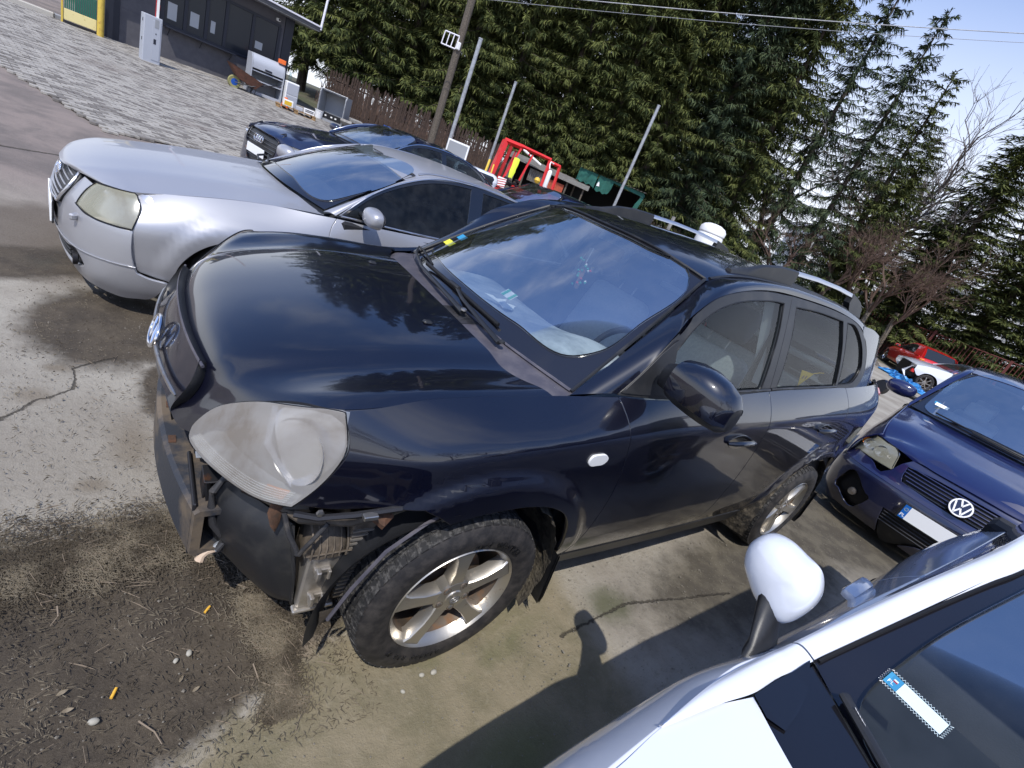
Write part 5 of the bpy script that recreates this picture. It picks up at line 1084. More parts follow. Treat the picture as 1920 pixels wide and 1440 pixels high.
vs_up = upper_factory(vs_zb, ([-.6, .5, 3.0], [.80, .83, .83]), .22, .10)
vs_wrap = wrap_factory([(-.42, -.90), (-.62, -.88), (-.76, -.80), (-.86, -.62), (-.915, -.40), (-.94, -.2), (-.945, 0)], ([.14, .22, .32, .45, .53, .56, .60, .70, .80, .86], [-.07, -.02, .0, .003, -.002, -.03, -.045, -.075, -.12, -.17]))
# ------------------------------------------------------------------ the other cars
def resample(pts, n):
    pts = np.array(pts, float); d = np.concatenate([[0], np.cumsum(np.linalg.norm(np.diff(pts, axis=0), axis=1))]); t = np.linspace(0, d[-1], n)
    return np.stack([np.interp(t, d, pts[:, k]) for k in range(3)], 1)
def mir(fn): return lambda U, V: fn(U, V)*np.array((1, -1, 1))
def hood_sheet(root, rows, paint, crease=None, nv=44, nu=60):
    """rows front to rear: (x_mid, z_mid, x_edge, y_edge, z_edge)"""
    ts = np.linspace(-1, 1, 13); G_ = []
    for xc, zc_, xe, ye, ze in rows:
        r_ = []
        for t in ts:
            a = abs(t); k = a**2.3; zz_ = zc_+(ze-zc_)*k
            if crease: zz_ += crease[1]*math.exp(-((a-crease[0])/.10)**2)*(1 if a < 2 else 0)
            r_.append((xc+(xe-xc)*a**2.6, ye*t, zz_))
        G_.append(r_)
    dd = [0]
    for a, b in zip(G_[:-1], G_[1:]): dd.append(dd[-1]+math.hypot(a[6][0]-b[6][0], a[6][2]-b[6][2])+.5*math.dist(a[0], b[0]))
    S_ = Surf(dd, list(ts), G_, 'c', 'n'); sheet('hood', S_, np.linspace(0, dd[-1], nu), np.linspace(-1, 1, nv), paint, root, depth=.02); return S_, dd[-1]
def greenhouse(root, paint, ws, Ain, Bout, up, roofc, rear, gl='windscreen_glass', border=.05, frit=True, mid=.5):
    """ws: ((xc,zc,xe,ye,ze) bottom, same for top); Ain: inner rail points; Bout: (x,z) on the upper side; roofc: raise of roof middle"""
    wv = []
    for t in (0, .5, 1):
        b, u = np.array(ws[0]), np.array(ws[1]); q = b+(u-b)*t; bu = .022*4*t*(1-t); xc, zc_, xe, ye, ze = q; xc -= bu*.5; zc_ += bu; ze += bu*.6
        wv.append([(xe, -ye, ze), (xc+(xe-xc)*.30, -ye*.58, zc_+(ze-zc_)*.30), (xc, 0, zc_), (xc+(xe-xc)*.30, ye*.58, zc_+(ze-zc_)*.30), (xe, ye, ze)])
    S_ = Surf([0, .5, 1], [-1, -.58, 0, .58, 1], wv, 'n', 'n')
    o_ = [(0, -.985, 1), (.5, -.985), (1, -.985, 1), (1, 0), (1, .985, 1), (.5, .985), (0, .985, 1), (0, 0)]
    b = border; i_ = [(b*2.2, -.95+b), (.3, -.955), (.9, -.955), (.97, -.93), (.98, 0), (.97, .93), (.9, .955), (.3, .955), (b*2.2, .95-b), (b*2, .3), (b*2, 0), (b*2, -.3)]
    if frit: panel('windscreen_border', S_, o_, 'frit', root, step=.05, depth=.01, off=.003, sc=(.8, .65), holes=[i_], flip=True)
    panel('windscreen', S_, i_ if frit else o_, gl, root, step=.07, depth=0, off=.002, sc=(.8, .65), flip=True)
    n = 14; A_ = resample(Ain, n); A_[:, 1] *= -1
    B_ = resample([(x, -float(up(x, z)), z) for x, z in Bout], n); rows_ = []
    for a, c in zip(A_, B_):
        o = np.array((-.2, -.72, .66)); o /= np.linalg.norm(o); m1 = a*.66+c*.34; m2 = a*.3+c*.7; rows_.append([a, m1+o*.014, m2+o*.013, c])
    rs_ = Surf(range(n), [0, .34, .7, 1], rows_, 'c', 'c')
    sheet('pillar_rail', rs_, np.linspace(0, n-1, 64), np.linspace(0, 1, 7), paint, root, flip=True, depth=.012)
    sheet('pillar_rail', mir(rs_), np.linspace(0, n-1, 64), np.linspace(0, 1, 7), paint, root, flip=False, depth=.012)
    rf_ = []
    i0 = int(np.argmin(np.abs(A_[:, 0]-ws[1][2]))); st = A_[i0:]; st = st[st[:, 0] < rear[0]+.02]
    for k, q in enumerate(st):
        c_ = roofc*(1-.35*(k/max(1, len(st)-1))**2); xo = (ws[1][0]-ws[1][2])*max(0, 1-k*.5)
        rf_.append([(q[0], q[1], q[2]), (q[0]+xo*.6, q[1]*.62, q[2]+c_*.7), (q[0]+xo, 0, q[2]+c_), (q[0]+xo*.6, -q[1]*.62, q[2]+c_*.7), (q[0], -q[1], q[2])])
    R_ = Surf(range(len(rf_)), [-1, -.62, 0, .62, 1], rf_, 'c', 'n'); sheet('roof', R_, np.linspace(0, len(rf_)-1, 40), np.linspace(-1, 1, 30), paint, root, depth=.02)
    return S_, R_, rs_, A_
def box_fill(root, parts, m='interior_dark', name='underbody', b=.02):
    mb = MB()
    for q in parts: mb.bbox(*q, b)
    return mb.build(name, m, root)
def simple_mirror(root, x, y, z, rx, ry, rz, m, side=-1, arm=True, arm_m='black_plastic', lean=.1):
    mr_ = bpy.data.objects.new('side_mirror', None); COL.objects.link(mr_); mr_.parent = root
    V = []; F = []; nu, nv = 14, 24
    for i in range(nu):
        ph = -PI/2+PI*i/(nu-1)
        for k in range(nv):
            a = 2*PI*k/nv; c, s_ = math.cos(a), math.sin(a); e = .75; r_ = max(0.0, math.cos(ph))**.55
            px = rx*math.copysign(abs(c)**e, c)*r_*(1.0 if c < 0 else .35); pz = rz*math.copysign(abs(s_)**e, s_)*r_; py = ry*math.sin(ph)
            V.append((x+px-lean*py*side, y+py, z+pz+.0*py))
    for i in range(nu-1):
        for k in range(nv): F.append((i*nv+k, i*nv+(k+1) % nv, (i+1)*nv+(k+1) % nv, (i+1)*nv+k))
    mb = MB(); mb.add(V, F); mb.build('housing', m, mr_, True, 60)
    if arm: mb = MB(); mb.bbox(x-.03, x+.04, min(y, y-side*ry*1.9), max(y, y-side*ry*1.9), z-rz*.75, z-rz*.25, .012); mb.build('mirror_arm', arm_m, mr_, True, 40)
    mb = MB(); mb.add([(x+rx*.36, y+ry*.78*math.cos(a), z+rz*.78*math.sin(a)) for a in np.linspace(0, 2*PI, 24, endpoint=False)], [tuple(range(24))]); mb.build('mirror_glass', 'chrome', mr_)
    return mr_
def wells(root, cx, r, w_in, w_out, cz=.31, m='wheel_well'):
    for s_ in (-1, 1):
        V = []; nn = 26
        for yy, rr in ((w_out, r), (w_out-.1, r+.02), (w_in, r+.02)):
            for k in range(nn):
                a = R(-30)+R(240)*k/(nn-1); V.append((cx+rr*math.cos(a), s_*yy, cz+rr*math.sin(a)))
        mk('wheel_liner', V, [(i*nn+k, i*nn+k+1, (i+1)*nn+k+1, (i+1)*nn+k) for i in range(2) for k in range(nn-1)], m, root, True)
        mb = MB(); mb.add([(cx+(r+.03)*math.cos(a), s_*w_in, cz+(r+.03)*math.sin(a)) for a in np.linspace(0, 2*PI, 20, endpoint=False)], [tuple(range(20))]); mb.build('wheel_housing', m, root)
def chrome_line(root, fn, pts, r, m='clean_alloy', off=.004, both=True, name='window_trim'):
    lp = smooth_loop(pts, .04, False); P_ = fn(lp[:, 0], lp[:, 1]); N_ = nrm(fn, lp[:, 0], lp[:, 1])*(-1 if getattr(fn, 'inward', False) else 1); P_ = P_+N_*off
    mb = MB(); mb.tube(P_, r, 6); mb.build(name, m, root, True, 60)
    if both: mb = MB(); mb.tube(mirror_y(P_), r, 6); mb.build(name, m, root, True, 60)
def seat_row(root, x, ys, z0=.42, m='seat_fabric'):
    it_ = bpy.data.objects.new('interior', None); COL.objects.link(it_); it_.parent = root
    for xx in x:
        for y_ in ys:
            Mr_ = Matrix.Translation((xx, y_, z0)) @ Matrix.Rotation(R(20), 4, 'Y'); mb = MB(); mb.bbox(-.07, .07, -.24, .24, 0, .56, .05, M=Mr_, seg=2); mb.bbox(-.05, .05, -.12, .12, .60, .78, .04, M=Mr_, seg=2); mb.build('seat', m, it_, True, 50)
    return it_
def rings(root, o, ax, ay, r, tw, m='chrome', gap=1.42):
    ax = Vector(ax).normalized(); ay = Vector(ay).normalized(); o = Vector(o)
    e = bpy.data.objects.new('badge', None); COL.objects.link(e); e.parent = root
    for k in range(4):
        c = o+ax*(k-1.5)*r*gap; mb = MB(); mb.tube([c+ax*r*math.cos(t)+ay*r*math.sin(t) for t in np.linspace(0, 2*PI, 33)], tw, 8, caps=False); mb.build('badge_ring', m, e, True, 60)
# ---------------- silver saloon
a6 = thing('silver_saloon', 'silver saloon with yellowed headlights and dark side windows parked behind the black SUV', 'car', (-.415, 2.655, -.030), R(6.34)); a6.rotation_euler[0] = R(.3)
SP = 'silver_paint'; sd = side_fn(a6_side); su_ = side_fn(a6_up)
panel('front_fender', sd, [(-.543, .788, 1), (-.37, .824), (-.17, .860), (.14, .898), (.44, .918), (.562, .928, 1), (.530, .87), (.514, .80), (.512, .72), (.53, .55), (.55, .35), (.55, .22, 1), (.43, .22, 1), (.395, .33), (.35, .46), (.26, .575), (.13, .640), (0, .660), (-.13, .640), (-.25, .575), (-.345, .46), (-.385, .32, 1), (-.47, .338), (-.535, .354, 1), (-.578, .39), (-.60, .50), (-.594, .600, 1), (-.575, .65), (-.552, .695, 1), (-.550, .74)], SP, a6, step=.03, both=True, depth=.02)
panel('front_door', sd, [(.570, .928, 1), (1.0, .936), (1.5, .948), (1.735, .955, 1), (1.75, .8), (1.76, .5), (1.74, .25, 1), (1.1, .25), (.560, .25, 1), (.557, .35), (.537, .55), (.520, .72), (.522, .80), (.538, .87)], SP, a6, step=.05, both=True, depth=.015)
panel('rear_door', sd, [(1.742, .955, 1), (2.4, .973), (2.72, .978, 1), (2.70, .86), (2.62, .76), (2.45, .66), (2.36, .5), (2.30, .25, 1), (1.75, .25, 1), (1.768, .5), (1.757, .8)], SP, a6, step=.05, both=True, depth=.015)
panel('rear_quarter', sd, [(2.728, .978, 1), (3.2, .988), (3.7, .98, 1), (3.82, .93), (3.86, .8, 1), (3.86, .34, 1), (3.16, .34, 1), (3.13, .46), (3.03, .58), (2.89, .645), (2.76, .66), (2.62, .64), (2.48, .575), (2.40, .45), (2.37, .25, 1), (2.308, .25, 1), (2.368, .5), (2.458, .655), (2.628, .755), (2.708, .86)], SP, a6, step=.05, both=True, depth=.015)
panel('sill', sd, [(.44, .245, 1), (2.4, .245, 1), (2.38, .17, 1), (.47, .17, 1)], SP, a6, step=.07, both=True, depth=.04, off=.004)
hlN = [(-4.878, .705), (-4.66, .765), (-4.30, .786, 1), (-3.95, .782), (-3.4, .773), (-2.942, .765), (-2.43, .752, 1), (-2.36, .70), (-2.40, .612, 1), (-3.0, .596), (-3.405, .597), (-4.078, .600), (-4.75, .604, 1)]
mir_u = lambda o: [(-q[0],)+tuple(q[1:]) for q in o]
bl = [(-6.0, .315, 1), (-5.4, .33), (-5.02, .352, 1), (-4.9, .40), (-4.78, .50), (-4.76, .597, 1), (-4.0, .592), (-3.4, .589), (-2.37, .604, 1), (-2.33, .735, 1), (-1.75, .735, 1), (-1.70, .65), (-1.5, .56), (-1.0, .53), (0, .528), (1.0, .53), (1.5, .56), (1.70, .65), (1.75, .735, 1), (2.33, .735, 1), (2.37, .604, 1), (3.4, .589), (4.0, .592), (4.76, .597, 1), (4.78, .50), (4.9, .40), (5.02, .352, 1), (5.4, .33), (6.0, .315, 1), (5.6, .20), (5.0, .17), (3, .165), (0, .165), (-3, .165), (-5.0, .17), (-5.6, .20)]
intake = [(-2.9, .34), (-2.1, .348), (0, .35), (2.1, .348), (2.9, .34), (3.05, .30), (2.5, .25), (0, .235), (-2.5, .25), (-3.05, .30)]
panel('front_bumper', a6_wrap, bl, SP, a6, step=.035, depth=.02, sc=(.14, 1), holes=[intake], flip=False)
inp = panel('lower_intake', a6_wrap, intake, 'black_plastic', a6, step=.05, depth=0, off=-.03, sc=(.14, 1))
for k in range(3):
    lp = np.array([(t, .262+.026*k) for t in np.linspace(-2.2, 2.2, 16)]); P_ = a6_wrap(lp[:, 0], lp[:, 1]); mb = MB(); mb.tube(P_+np.array((.012, 0, 0)), .006, 6); mb.build('intake_slat', 'black_plastic', inp, True)
for s_ in (-1, 1):
    c = a6_wrap([s_*2.62], [.30])[0]; mb = MB(); mb.lathe([(.042, -.012), (.040, .01), (.0, .016)], 20, 'x', c=c); mb.build('fog_lamp', 'dark_metal', inp, True)
chrome_line(a6, a6_wrap, [(-5.0, .392), (-4, .388), (-3.0, .380), (-2.0, .374), (0, .370), (2, .374), (3, .38), (4, .388), (5.0, .392)], .004, 'silver_paint', .004, False, 'bumper_moulding')
chrome_line(a6, a6_wrap, [(-4.76, .606), (-4.0, .600), (-3.4, .597), (-2.4, .612)], .004, 'seal', .003, True, 'bumper_seam')
for o, s_ in ((hlN, -1), (mir_u(hlN)[::-1], 1)):
    h_ = panel('headlight', a6_wrap, o, 'yellowed_lens', a6, step=.02, depth=.02, off=-.003, sc=(.14, 1))
    panel('lamp_surround', a6_wrap, [(q[0]*(1.06 if abs(q[0]) > 4 else (.97 if abs(q[0]) < 2.5 else 1)), q[1]+(.016 if q[1] > .68 else -.012)) for q in o], SP, h_, step=.04, depth=0, off=-.075 if False else -.03, sc=(.14, 1)) if False else None
    bk = lambda U, V: a6_wrap(U, V)+np.array((.07, 0, 0)); panel('lamp_housing', bk, o, 'clean_alloy', h_, step=.04, depth=0, sc=(.14, 1))
    lp = smooth_loop(o, .02, sc=(.14, 1)); P_ = a6_wrap(lp[:, 0], lp[:, 1]); mb = MB(); mb.tube(list(P_)+[P_[0]], .0035, 6, caps=False); mb.build('lamp_seal', 'seal', h_, True)
for s_ in (-1, 1):
    c = a6_wrap([s_*2.6], [.552])[0]; mb = MB(); mb.bbox(c[0]-.012, c[0]+.02, c[1]-.045, c[1]+.045, c[2]-.018, c[2]+.018, .008, M=Matrix.Translation(c) @ Matrix.Rotation(s_*R(38), 4, 'Z') @ Matrix.Translation(-Vector(c))); mb.build('washer_cover', SP, a6, True)
gro = [(-1.98, .665), (-1.86, .722), (-1.45, .738), (0, .742), (1.45, .738), (1.86, .722), (1.98, .665), (1.8, .575), (1.3, .545), (0, .538), (-1.3, .545), (-1.8, .575)]
gfn = lambda U, V: a6_wrap(np.asarray(U)*.86, V)+np.array((-.012, 0, 0)); gfn.inward = True; gp = panel('grille', gfn, gro, 'black_plastic', a6, step=.03, depth=.02, off=0, sc=(.14, 1))
for k in range(6):
    z_ = .565+.029*k; w_ = 1.62+.12*math.sin(k*.6); lp = np.array([(t, z_) for t in np.linspace(-w_, w_, 16)]); P_ = gfn(lp[:, 0], lp[:, 1])+np.array((-.006, 0, 0)); mb = MB(); mb.tube(P_, .0055, 6, flat=.6); mb.build('grille_slat', SP, gp, True)
lp = smooth_loop(gro, .02, sc=(.14, 1)); P_ = gfn(lp[:, 0], lp[:, 1])+np.array((-.006, 0, 0)); mb = MB(); mb.tube(list(P_)+[P_[0]], .008, 8, caps=False); mb.build('grille_surround', 'clean_alloy', gp, True)
c = gfn([0], [.675])[0]; rings(gp, (c[0]-.02, 0, c[2]), (0, 1, 0), (.35, 0, 1), .033, .0055)
mb = MB(); c = a6_wrap([0], [.46])[0]; mb.bbox(c[0]-.022, c[0]-.010, -.27, .27, .395, .515, .003); pl_ = mb.build('number_plate', 'plate_white', a6); mb = MB(); mb.bbox(c[0]-.014, c[0]-.004, -.28, .28, .385, .525, .004); mb.build('plate_holder', 'black_plastic', pl_)
hq = [a6_wrap([u_], [z_])[0] for u_, z_ in ((1.6, .742), (2.40, .757), (2.94, .770), (3.95, .779), (4.35, .790))]
hr = [(-.872, .735, hq[0][0], hq[0][1], hq[0][2]), (-.84, .770, hq[1][0], hq[1][1], hq[1][2]), (-.78, .800, hq[2][0], hq[2][1], hq[2][2]), (-.70, .832, hq[3][0], .684, .782), (-.60, .858, -.535, .690, .790), (-.37, .898, -.37, .702, .824), (-.17, .924, -.17, .712, .861), (.14, .952, .14, .730, .899), (.30, .966, .42, .748, .919), (.34, .969, .50, .752, .922)]
hS, _ = hood_sheet(a6, hr, SP, crease=(.62, .008))
wsA = ((.335, .985, .52, .715, .945), (1.150, 1.395, 1.235, .560, 1.352))
Ain = [(.50, .728, .940), (.75, .690, 1.090), (1.0, .635, 1.235), (1.235, .568, 1.352), (1.42, .568, 1.402), (1.8, .575, 1.432), (2.3, .570, 1.424), (2.65, .560, 1.375), (3.0, .575, 1.25), (3.35, .62, 1.06), (3.5, .65, .99)]
Bo = [(.565, .945), (.83, 1.145), (1.11, 1.290), (1.40, 1.385), (1.75, 1.428), (2.2, 1.424), (2.6, 1.385), (2.9, 1.28), (3.1, 1.14), (3.18, 1.0)]
wA, rA, railA, AA = greenhouse(a6, SP, wsA, Ain, Bo, a6_up, .045, (2.66,))
w1_ = [(.625, .955, 1), (.83, 1.122), (1.10, 1.262), (1.40, 1.360), (1.60, 1.392), (1.765, 1.404, 1), (1.74, 1.18), (1.72, .975, 1)]
w2_ = [(1.90, 1.404, 1), (2.2, 1.398), (2.50, 1.368), (2.62, 1.30), (2.70, 1.16), (2.72, 1.0, 1), (1.86, .980, 1), (1.875, 1.2)]
w3_ = [(2.78, 1.0, 1), (2.76, 1.14), (2.70, 1.31), (2.9, 1.21), (3.05, 1.09), (3.10, 1.0, 1)]
panel('door_frame', su_, [(.575, .940, 1), (.83, 1.140), (1.11, 1.284), (1.40, 1.380), (1.75, 1.424), (2.2, 1.420), (2.6, 1.382), (2.9, 1.27), (3.1, 1.13), (3.17, .99, 1), (2.4, .965), (1.0, .937)], 'gloss_black', a6, step=.05, both=True, depth=.015, holes=[w1_, w2_, w3_])
for w_ in (w1_, w2_, w3_): panel('side_window', su_, w_, 'dark_glass', a6, step=.07, both=True, depth=0, off=-.006)
chrome_line(a6, su_, [(.590, .948), (.83, 1.146), (1.11, 1.291), (1.40, 1.387), (1.75, 1.430), (2.2, 1.426), (2.6, 1.388), (2.9, 1.28), (3.1, 1.14), (3.18, 1.0)], .006, 'clean_alloy', .004)
chrome_line(a6, su_, [(.60, .948), (1.2, .952), (1.8, .966), (2.4, .980), (3.17, .996)], .008, 'clean_alloy', .006)
simple_mirror(a6, .765, -.985, 1.030, .085, .125, .068, SP); simple_mirror(a6, .765, .985, 1.030, .085, .125, .068, SP, side=1)
for s_ in (-1, 1):
    for x_ in (1.50, 2.48): mb = MB(); y_ = float(a6_side(x_, .82)); mb.tube([(x_-.10, s_*(y_+.006), .825), (x_-.07, s_*(y_+.03), .826), (x_+.07, s_*(y_+.03), .83), (x_+.10, s_*(y_+.006), .832)], .011, 8); mb.build('door_handle', SP, a6, True)
    mb = MB(); mb.tube([rA([t], [s_*.93])[0]+np.array((0, 0, .006)) for t in np.linspace(.6, 6.2, 20)], .010, 6, flat=.6); mb.build('roof_rail', 'clean_alloy', a6, True)
cow = [[(.33+.17*abs(t)**2.6-.015, t*.745, .955-.03*abs(t)), (.36+.17*abs(t)**2.6, t*.74, .965-.03*abs(t)), (.40+.16*abs(t)**2.4, t*.735, .985-.035*abs(t))] for t in np.linspace(-1, 1, 11)]
sheet('cowl', Surf(np.linspace(-1, 1, 11), [0, .5, 1], cow, 'c', 'c'), np.linspace(-1, 1, 24), np.linspace(0, 1, 4), 'black_plastic', a6, flip=True)
mat('moss', (.12, .14, .04), 1, noise=(50, (.05, .06, .02), .4, .6))
scatter_moss = MB(); rr_s = random.Random(3)
for k in range(260):
    t = rr_s.uniform(.05, .80); x_ = .365+.17*t**2.6+rr_s.uniform(-.012, .012); c = Vector((x_, t*.72, .975-.03*t)); s_ = rr_s.uniform(.004, .012); scatter_moss.add([c+Vector((s_, 0, 0)), c+Vector((-s_*.5, s_, 0)), c+Vector((-s_*.5, -s_, 0)), c+Vector((0, 0, s_))], [(0, 1, 3), (1, 2, 3), (2, 0, 3)])
mo_ = scatter_moss.build('moss_growth', 'moss', a6); mo_['kind'] = 'stuff'
mb = MB(); mb.tube([(.36, .42, .985), (.40, .60, .995), (.47, .68, 1.0)], .009, 6); mb.tube([(.40, .30, 1.0), (.50, .66, 1.01)], .006, 6); mb.build('wiper', 'black_plastic', a6, True)
make_wheel(a6, 0, -.875, .315, Rt=.318, Rr=.205, rot=R(20), m_rim='clean_alloy', m_in='steel', sw=.045, detail=0, tread=False); make_wheel(a6, 2.76, -.875, .315, Rt=.318, Rr=.205, rot=R(50), m_rim='clean_alloy', m_in='steel', detail=0, tread=False)
make_wheel(a6, 0, .875, .315, Rt=.318, Rr=.205, side=1, detail=0, tread=False); make_wheel(a6, 2.76, .875, .315, Rt=.318, Rr=.205, side=1, detail=0, tread=False)
wells(a6, 0, .355, .56, .865); wells(a6, 2.76, .355, .56, .865)
box_fill(a6, [(-.50, .35, -.56, .56, .22, .70), (.45, 3.5, -.78, .78, .16, .36), (.50, .62, -.82, .82, .3, .90), (.6, 3.2, -.85, -.81, .3, .93), (.6, 3.2, .81, .85, .3, .93), (2.9, 3.7, -.74, .74, .3, .92)])
it_ = seat_row(a6, (1.45, 2.35), (-.37, .37), .42, 'seat_dark'); mb = MB(); mb.bbox(.55, 1.0, -.70, .70, .84, .94, .04); mb.build('dashboard', 'interior_dark', it_, True)
sheet('trunk_lid', lambda U, V: np.stack([3.28+U*.55, V*.70*(1-.05*U), .985-.05*U-.10*U**3-.03*V*V], 1), np.linspace(0, 1, 12), np.linspace(-1, 1, 16), SP, a6, depth=.02)
mb = MB(); mb.add([(2.66, -.55, 1.38), (2.66, .55, 1.38), (3.28, .62, .99), (3.28, -.62, .99)], [(0, 1, 2, 3)]); mb.build('rear_window', 'dark_glass', a6)
mb = MB(); mb.bbox(3.74, 3.90, -.80, .80, .28, .92, .06, seg=2); mb.build('rear_panel', SP, a6, True)
for s_ in (-1, 1):
    mb = MB(); mb.bbox(3.62, 3.91, s_*.70-.13, s_*.70+.13, .72, .90, .03); mb.build('tail_light', 'lamp_red', a6, True)
card('sticker', (2.02, -.705, 1.14), .05, .05, 'paper', a6, u=(1, 0, 0), v=(0, .3, 1))
# ---------------- dark blue saloon behind it
a4 = thing('dark_blue_saloon', 'dark blue saloon with white headlight glare and blank white plate beside the pavers', 'car', (1.257, 6.73, .124), R(14.9))
NP = 'navy_paint'; sd4 = side_fn(a4_side); su4 = side_fn(a4_up)
panel('front_fender', sd4, [(-.50, .795, 1), (-.2, .86), (.2, .91), (.58, .948, 1), (.55, .8), (.55, .5), (.56, .2, 1), (.43, .2, 1), (.40, .35), (.30, .55), (.13, .65), (0, .668), (-.13, .65), (-.30, .55), (-.40, .33, 1), (-.60, .40, 1), (-.62, .58, 1), (-.54, .65)], NP, a4, step=.05, both=True)
panel('front_door', sd4, [(.59, .95, 1), (1.5, .98), (1.80, .99, 1), (1.82, .5), (1.8, .24, 1), (.57, .24, 1), (.56, .5), (.56, .8)], NP, a4, step=.07, both=True)
panel('rear_door', sd4, [(1.81, .99, 1), (2.5, 1.01), (2.74, 1.01, 1), (2.68, .8), (2.45, .62), (2.36, .24, 1), (1.81, .24, 1), (1.83, .5)], NP, a4, step=.07, both=True)
panel('rear_quarter', sd4, [(2.75, 1.01, 1), (3.5, 1.01), (3.75, .99, 1), (3.85, .8), (3.85, .34, 1), (3.20, .34, 1), (3.1, .55), (2.94, .65), (2.8, .668), (2.66, .65), (2.5, .55), (2.38, .24, 1), (2.37, .24, 1), (2.46, .62), (2.69, .8)], NP, a4, step=.07, both=True)
hl4 = [(-2.50, .60), (-2.60, .655), (-3.32, .700), (-4.35, .712), (-5.3, .690), (-5.65, .664, 1), (-5.04, .600), (-4.04, .572), (-3.08, .570)]
g4 = [(-2.25, .69), (-1.2, .725), (0, .735), (1.2, .725), (2.25, .69), (2.30, .60), (2.0, .45), (1.5, .335), (0, .315), (-1.5, .335), (-2.0, .45), (-2.30, .60)]
bm4 = [(-6, .30, 1), (-5.75, .60, 1), (-5.1, .59), (-4.0, .562), (-3.0, .560), (-2.45, .60), (-2.2, .70, 1), (0, .74), (2.2, .70, 1), (2.45, .60), (3.0, .56), (4, .562), (5.1, .59), (5.75, .60, 1), (6, .30, 1), (5.5, .17), (3, .15), (0, .15), (-3, .15), (-5.5, .17)]
panel('front_bumper', a4_wrap, bm4, NP, a4, step=.05, sc=(.14, 1), holes=[g4]); gp = panel('grille', a4_wrap, g4, 'black_plastic', a4, step=.05, depth=0, off=-.02, sc=(.14, 1))
lp = smooth_loop(g4, .02, sc=(.14, 1)); P_ = a4_wrap(lp[:, 0], lp[:, 1]); mb = MB(); mb.tube(list(P_)+[P_[0]], .008, 8, caps=False); mb.build('grille_surround', 'dark_metal', gp, True)
for k in range(7):
    z_ = .365+.048*k; w_ = 1.5+.7*min(1, k/4.); lp = np.array([(t, z_) for t in np.linspace(-w_, w_, 12)]); P_ = a4_wrap(lp[:, 0], lp[:, 1])+np.array((.008, 0, 0)); mb = MB(); mb.tube(P_, .007, 6, flat=.5); mb.build('grille_slat', 'steel', gp, True)
c = a4_wrap([0], [.62])[0]; rings(a4, (c[0]-.018, 0, .625), (0, 1, 0), (.15, 0, 1), .042, .008)
mb = MB(); c = a4_wrap([0], [.46])[0]; mb.bbox(c[0]-.03, c[0]-.018, -.26, .26, .400, .515, .003); mb.build('number_plate', 'plate_white', a4)
mb = MB(); mb.bbox(-.91, -.80, -.55, .55, .165, .185, .006); mb.build('front_lip', 'gloss_black', a4, True)
for o in (hl4, mir_u(hl4)[::-1]):
    h_ = panel('headlight', a4_wrap, o, 'clear_lens', a4, step=.03, depth=.02, off=.001, sc=(.14, 1))
    bk = lambda U, V: a4_wrap(U, V)+np.array((.05, 0, 0)); panel('lamp_housing', bk, o, 'clean_alloy', h_, step=.05, depth=0, sc=(.14, 1)); s_ = -1 if o is hl4 else 1
    for u_ in (3.4, 4.4):
        c = a4_wrap([s_*u_], [.635])[0]; mb = MB(); mb.lathe([(.045, .01), (.03, .035), (0, .045)], 18, 'x', c=c, cap=False); mb.build('reflector', 'chrome', h_, True)
hq = [a4_wrap([u_], [z_])[0] for u_, z_ in ((2.2, .715), (2.65, .675), (3.32, .712), (4.35, .722), (5.2, .71))]
h4 = [(-.835, .742)+tuple(hq[0]), (-.80, .775)+tuple(hq[1]), (-.72, .81)+tuple(hq[2]), (-.60, .842)+tuple(hq[3]), (-.50, .86)+tuple(hq[4]), (-.3, .885, -.3, .705, .84), (.1, .935, .1, .735, .895), (.40, .965, .52, .755, .938)]
hood_sheet(a4, h4, NP, crease=(.62, .010), nu=40, nv=34)
ws4 = ((.42, .975, .58, .715, .955), (1.22, 1.375, 1.33, .555, 1.335)); Ai4 = [(.56, .72, .95), (.95, .65, 1.17), (1.33, .562, 1.335), (1.6, .56, 1.372), (2.1, .56, 1.38), (2.6, .545, 1.335), (3.0, .56, 1.22), (3.4, .60, 1.05)]
Bo4 = [(.60, .965), (.90, 1.16), (1.25, 1.30), (1.6, 1.352), (2.1, 1.358), (2.55, 1.305), (2.9, 1.20), (3.15, 1.05)]
greenhouse(a4, NP, ws4, Ai4, Bo4, a4_up, .035, (2.62,), border=.04)
w41 = [(.70, .985, 1), (.92, 1.13), (1.25, 1.262), (1.6, 1.315), (1.80, 1.322, 1), (1.80, 1.005, 1)]; w42 = [(1.90, 1.322, 1), (2.2, 1.315), (2.5, 1.270), (2.80, 1.17), (3.02, 1.045, 1), (1.90, 1.015, 1)]
panel('door_frame', su4, [(.61, .96, 1), (.90, 1.155), (1.25, 1.295), (1.6, 1.347), (2.1, 1.352), (2.55, 1.30), (2.9, 1.19), (3.13, 1.03, 1), (1.8, .99)], 'gloss_black', a4, step=.07, both=True, holes=[w41, w42])
for w_ in (w41, w42): panel('side_window', su4, w_, 'mid_glass', a4, step=.1, both=True, depth=0, off=-.006)
chrome_line(a4, su4, [(.61, .965), (.90, 1.160), (1.25, 1.300), (1.6, 1.352), (2.1, 1.357), (2.55, 1.305), (2.9, 1.195), (3.12, 1.05)], .009, 'chrome', .006)
simple_mirror(a4, .80, -.97, 1.04, .08, .11, .06, NP); simple_mirror(a4, .80, .97, 1.04, .08, .11, .06, NP, side=1)
for y_, s_ in ((-.875, -1), (.875, 1)):
    for x_ in (0, 2.81): make_wheel(a4, x_, y_, .315, Rt=.318, Rr=.21, side=s_, detail=0, tread=False, m_rim='clean_alloy')
wells(a4, 0, .36, .56, .86); wells(a4, 2.81, .36, .56, .86)
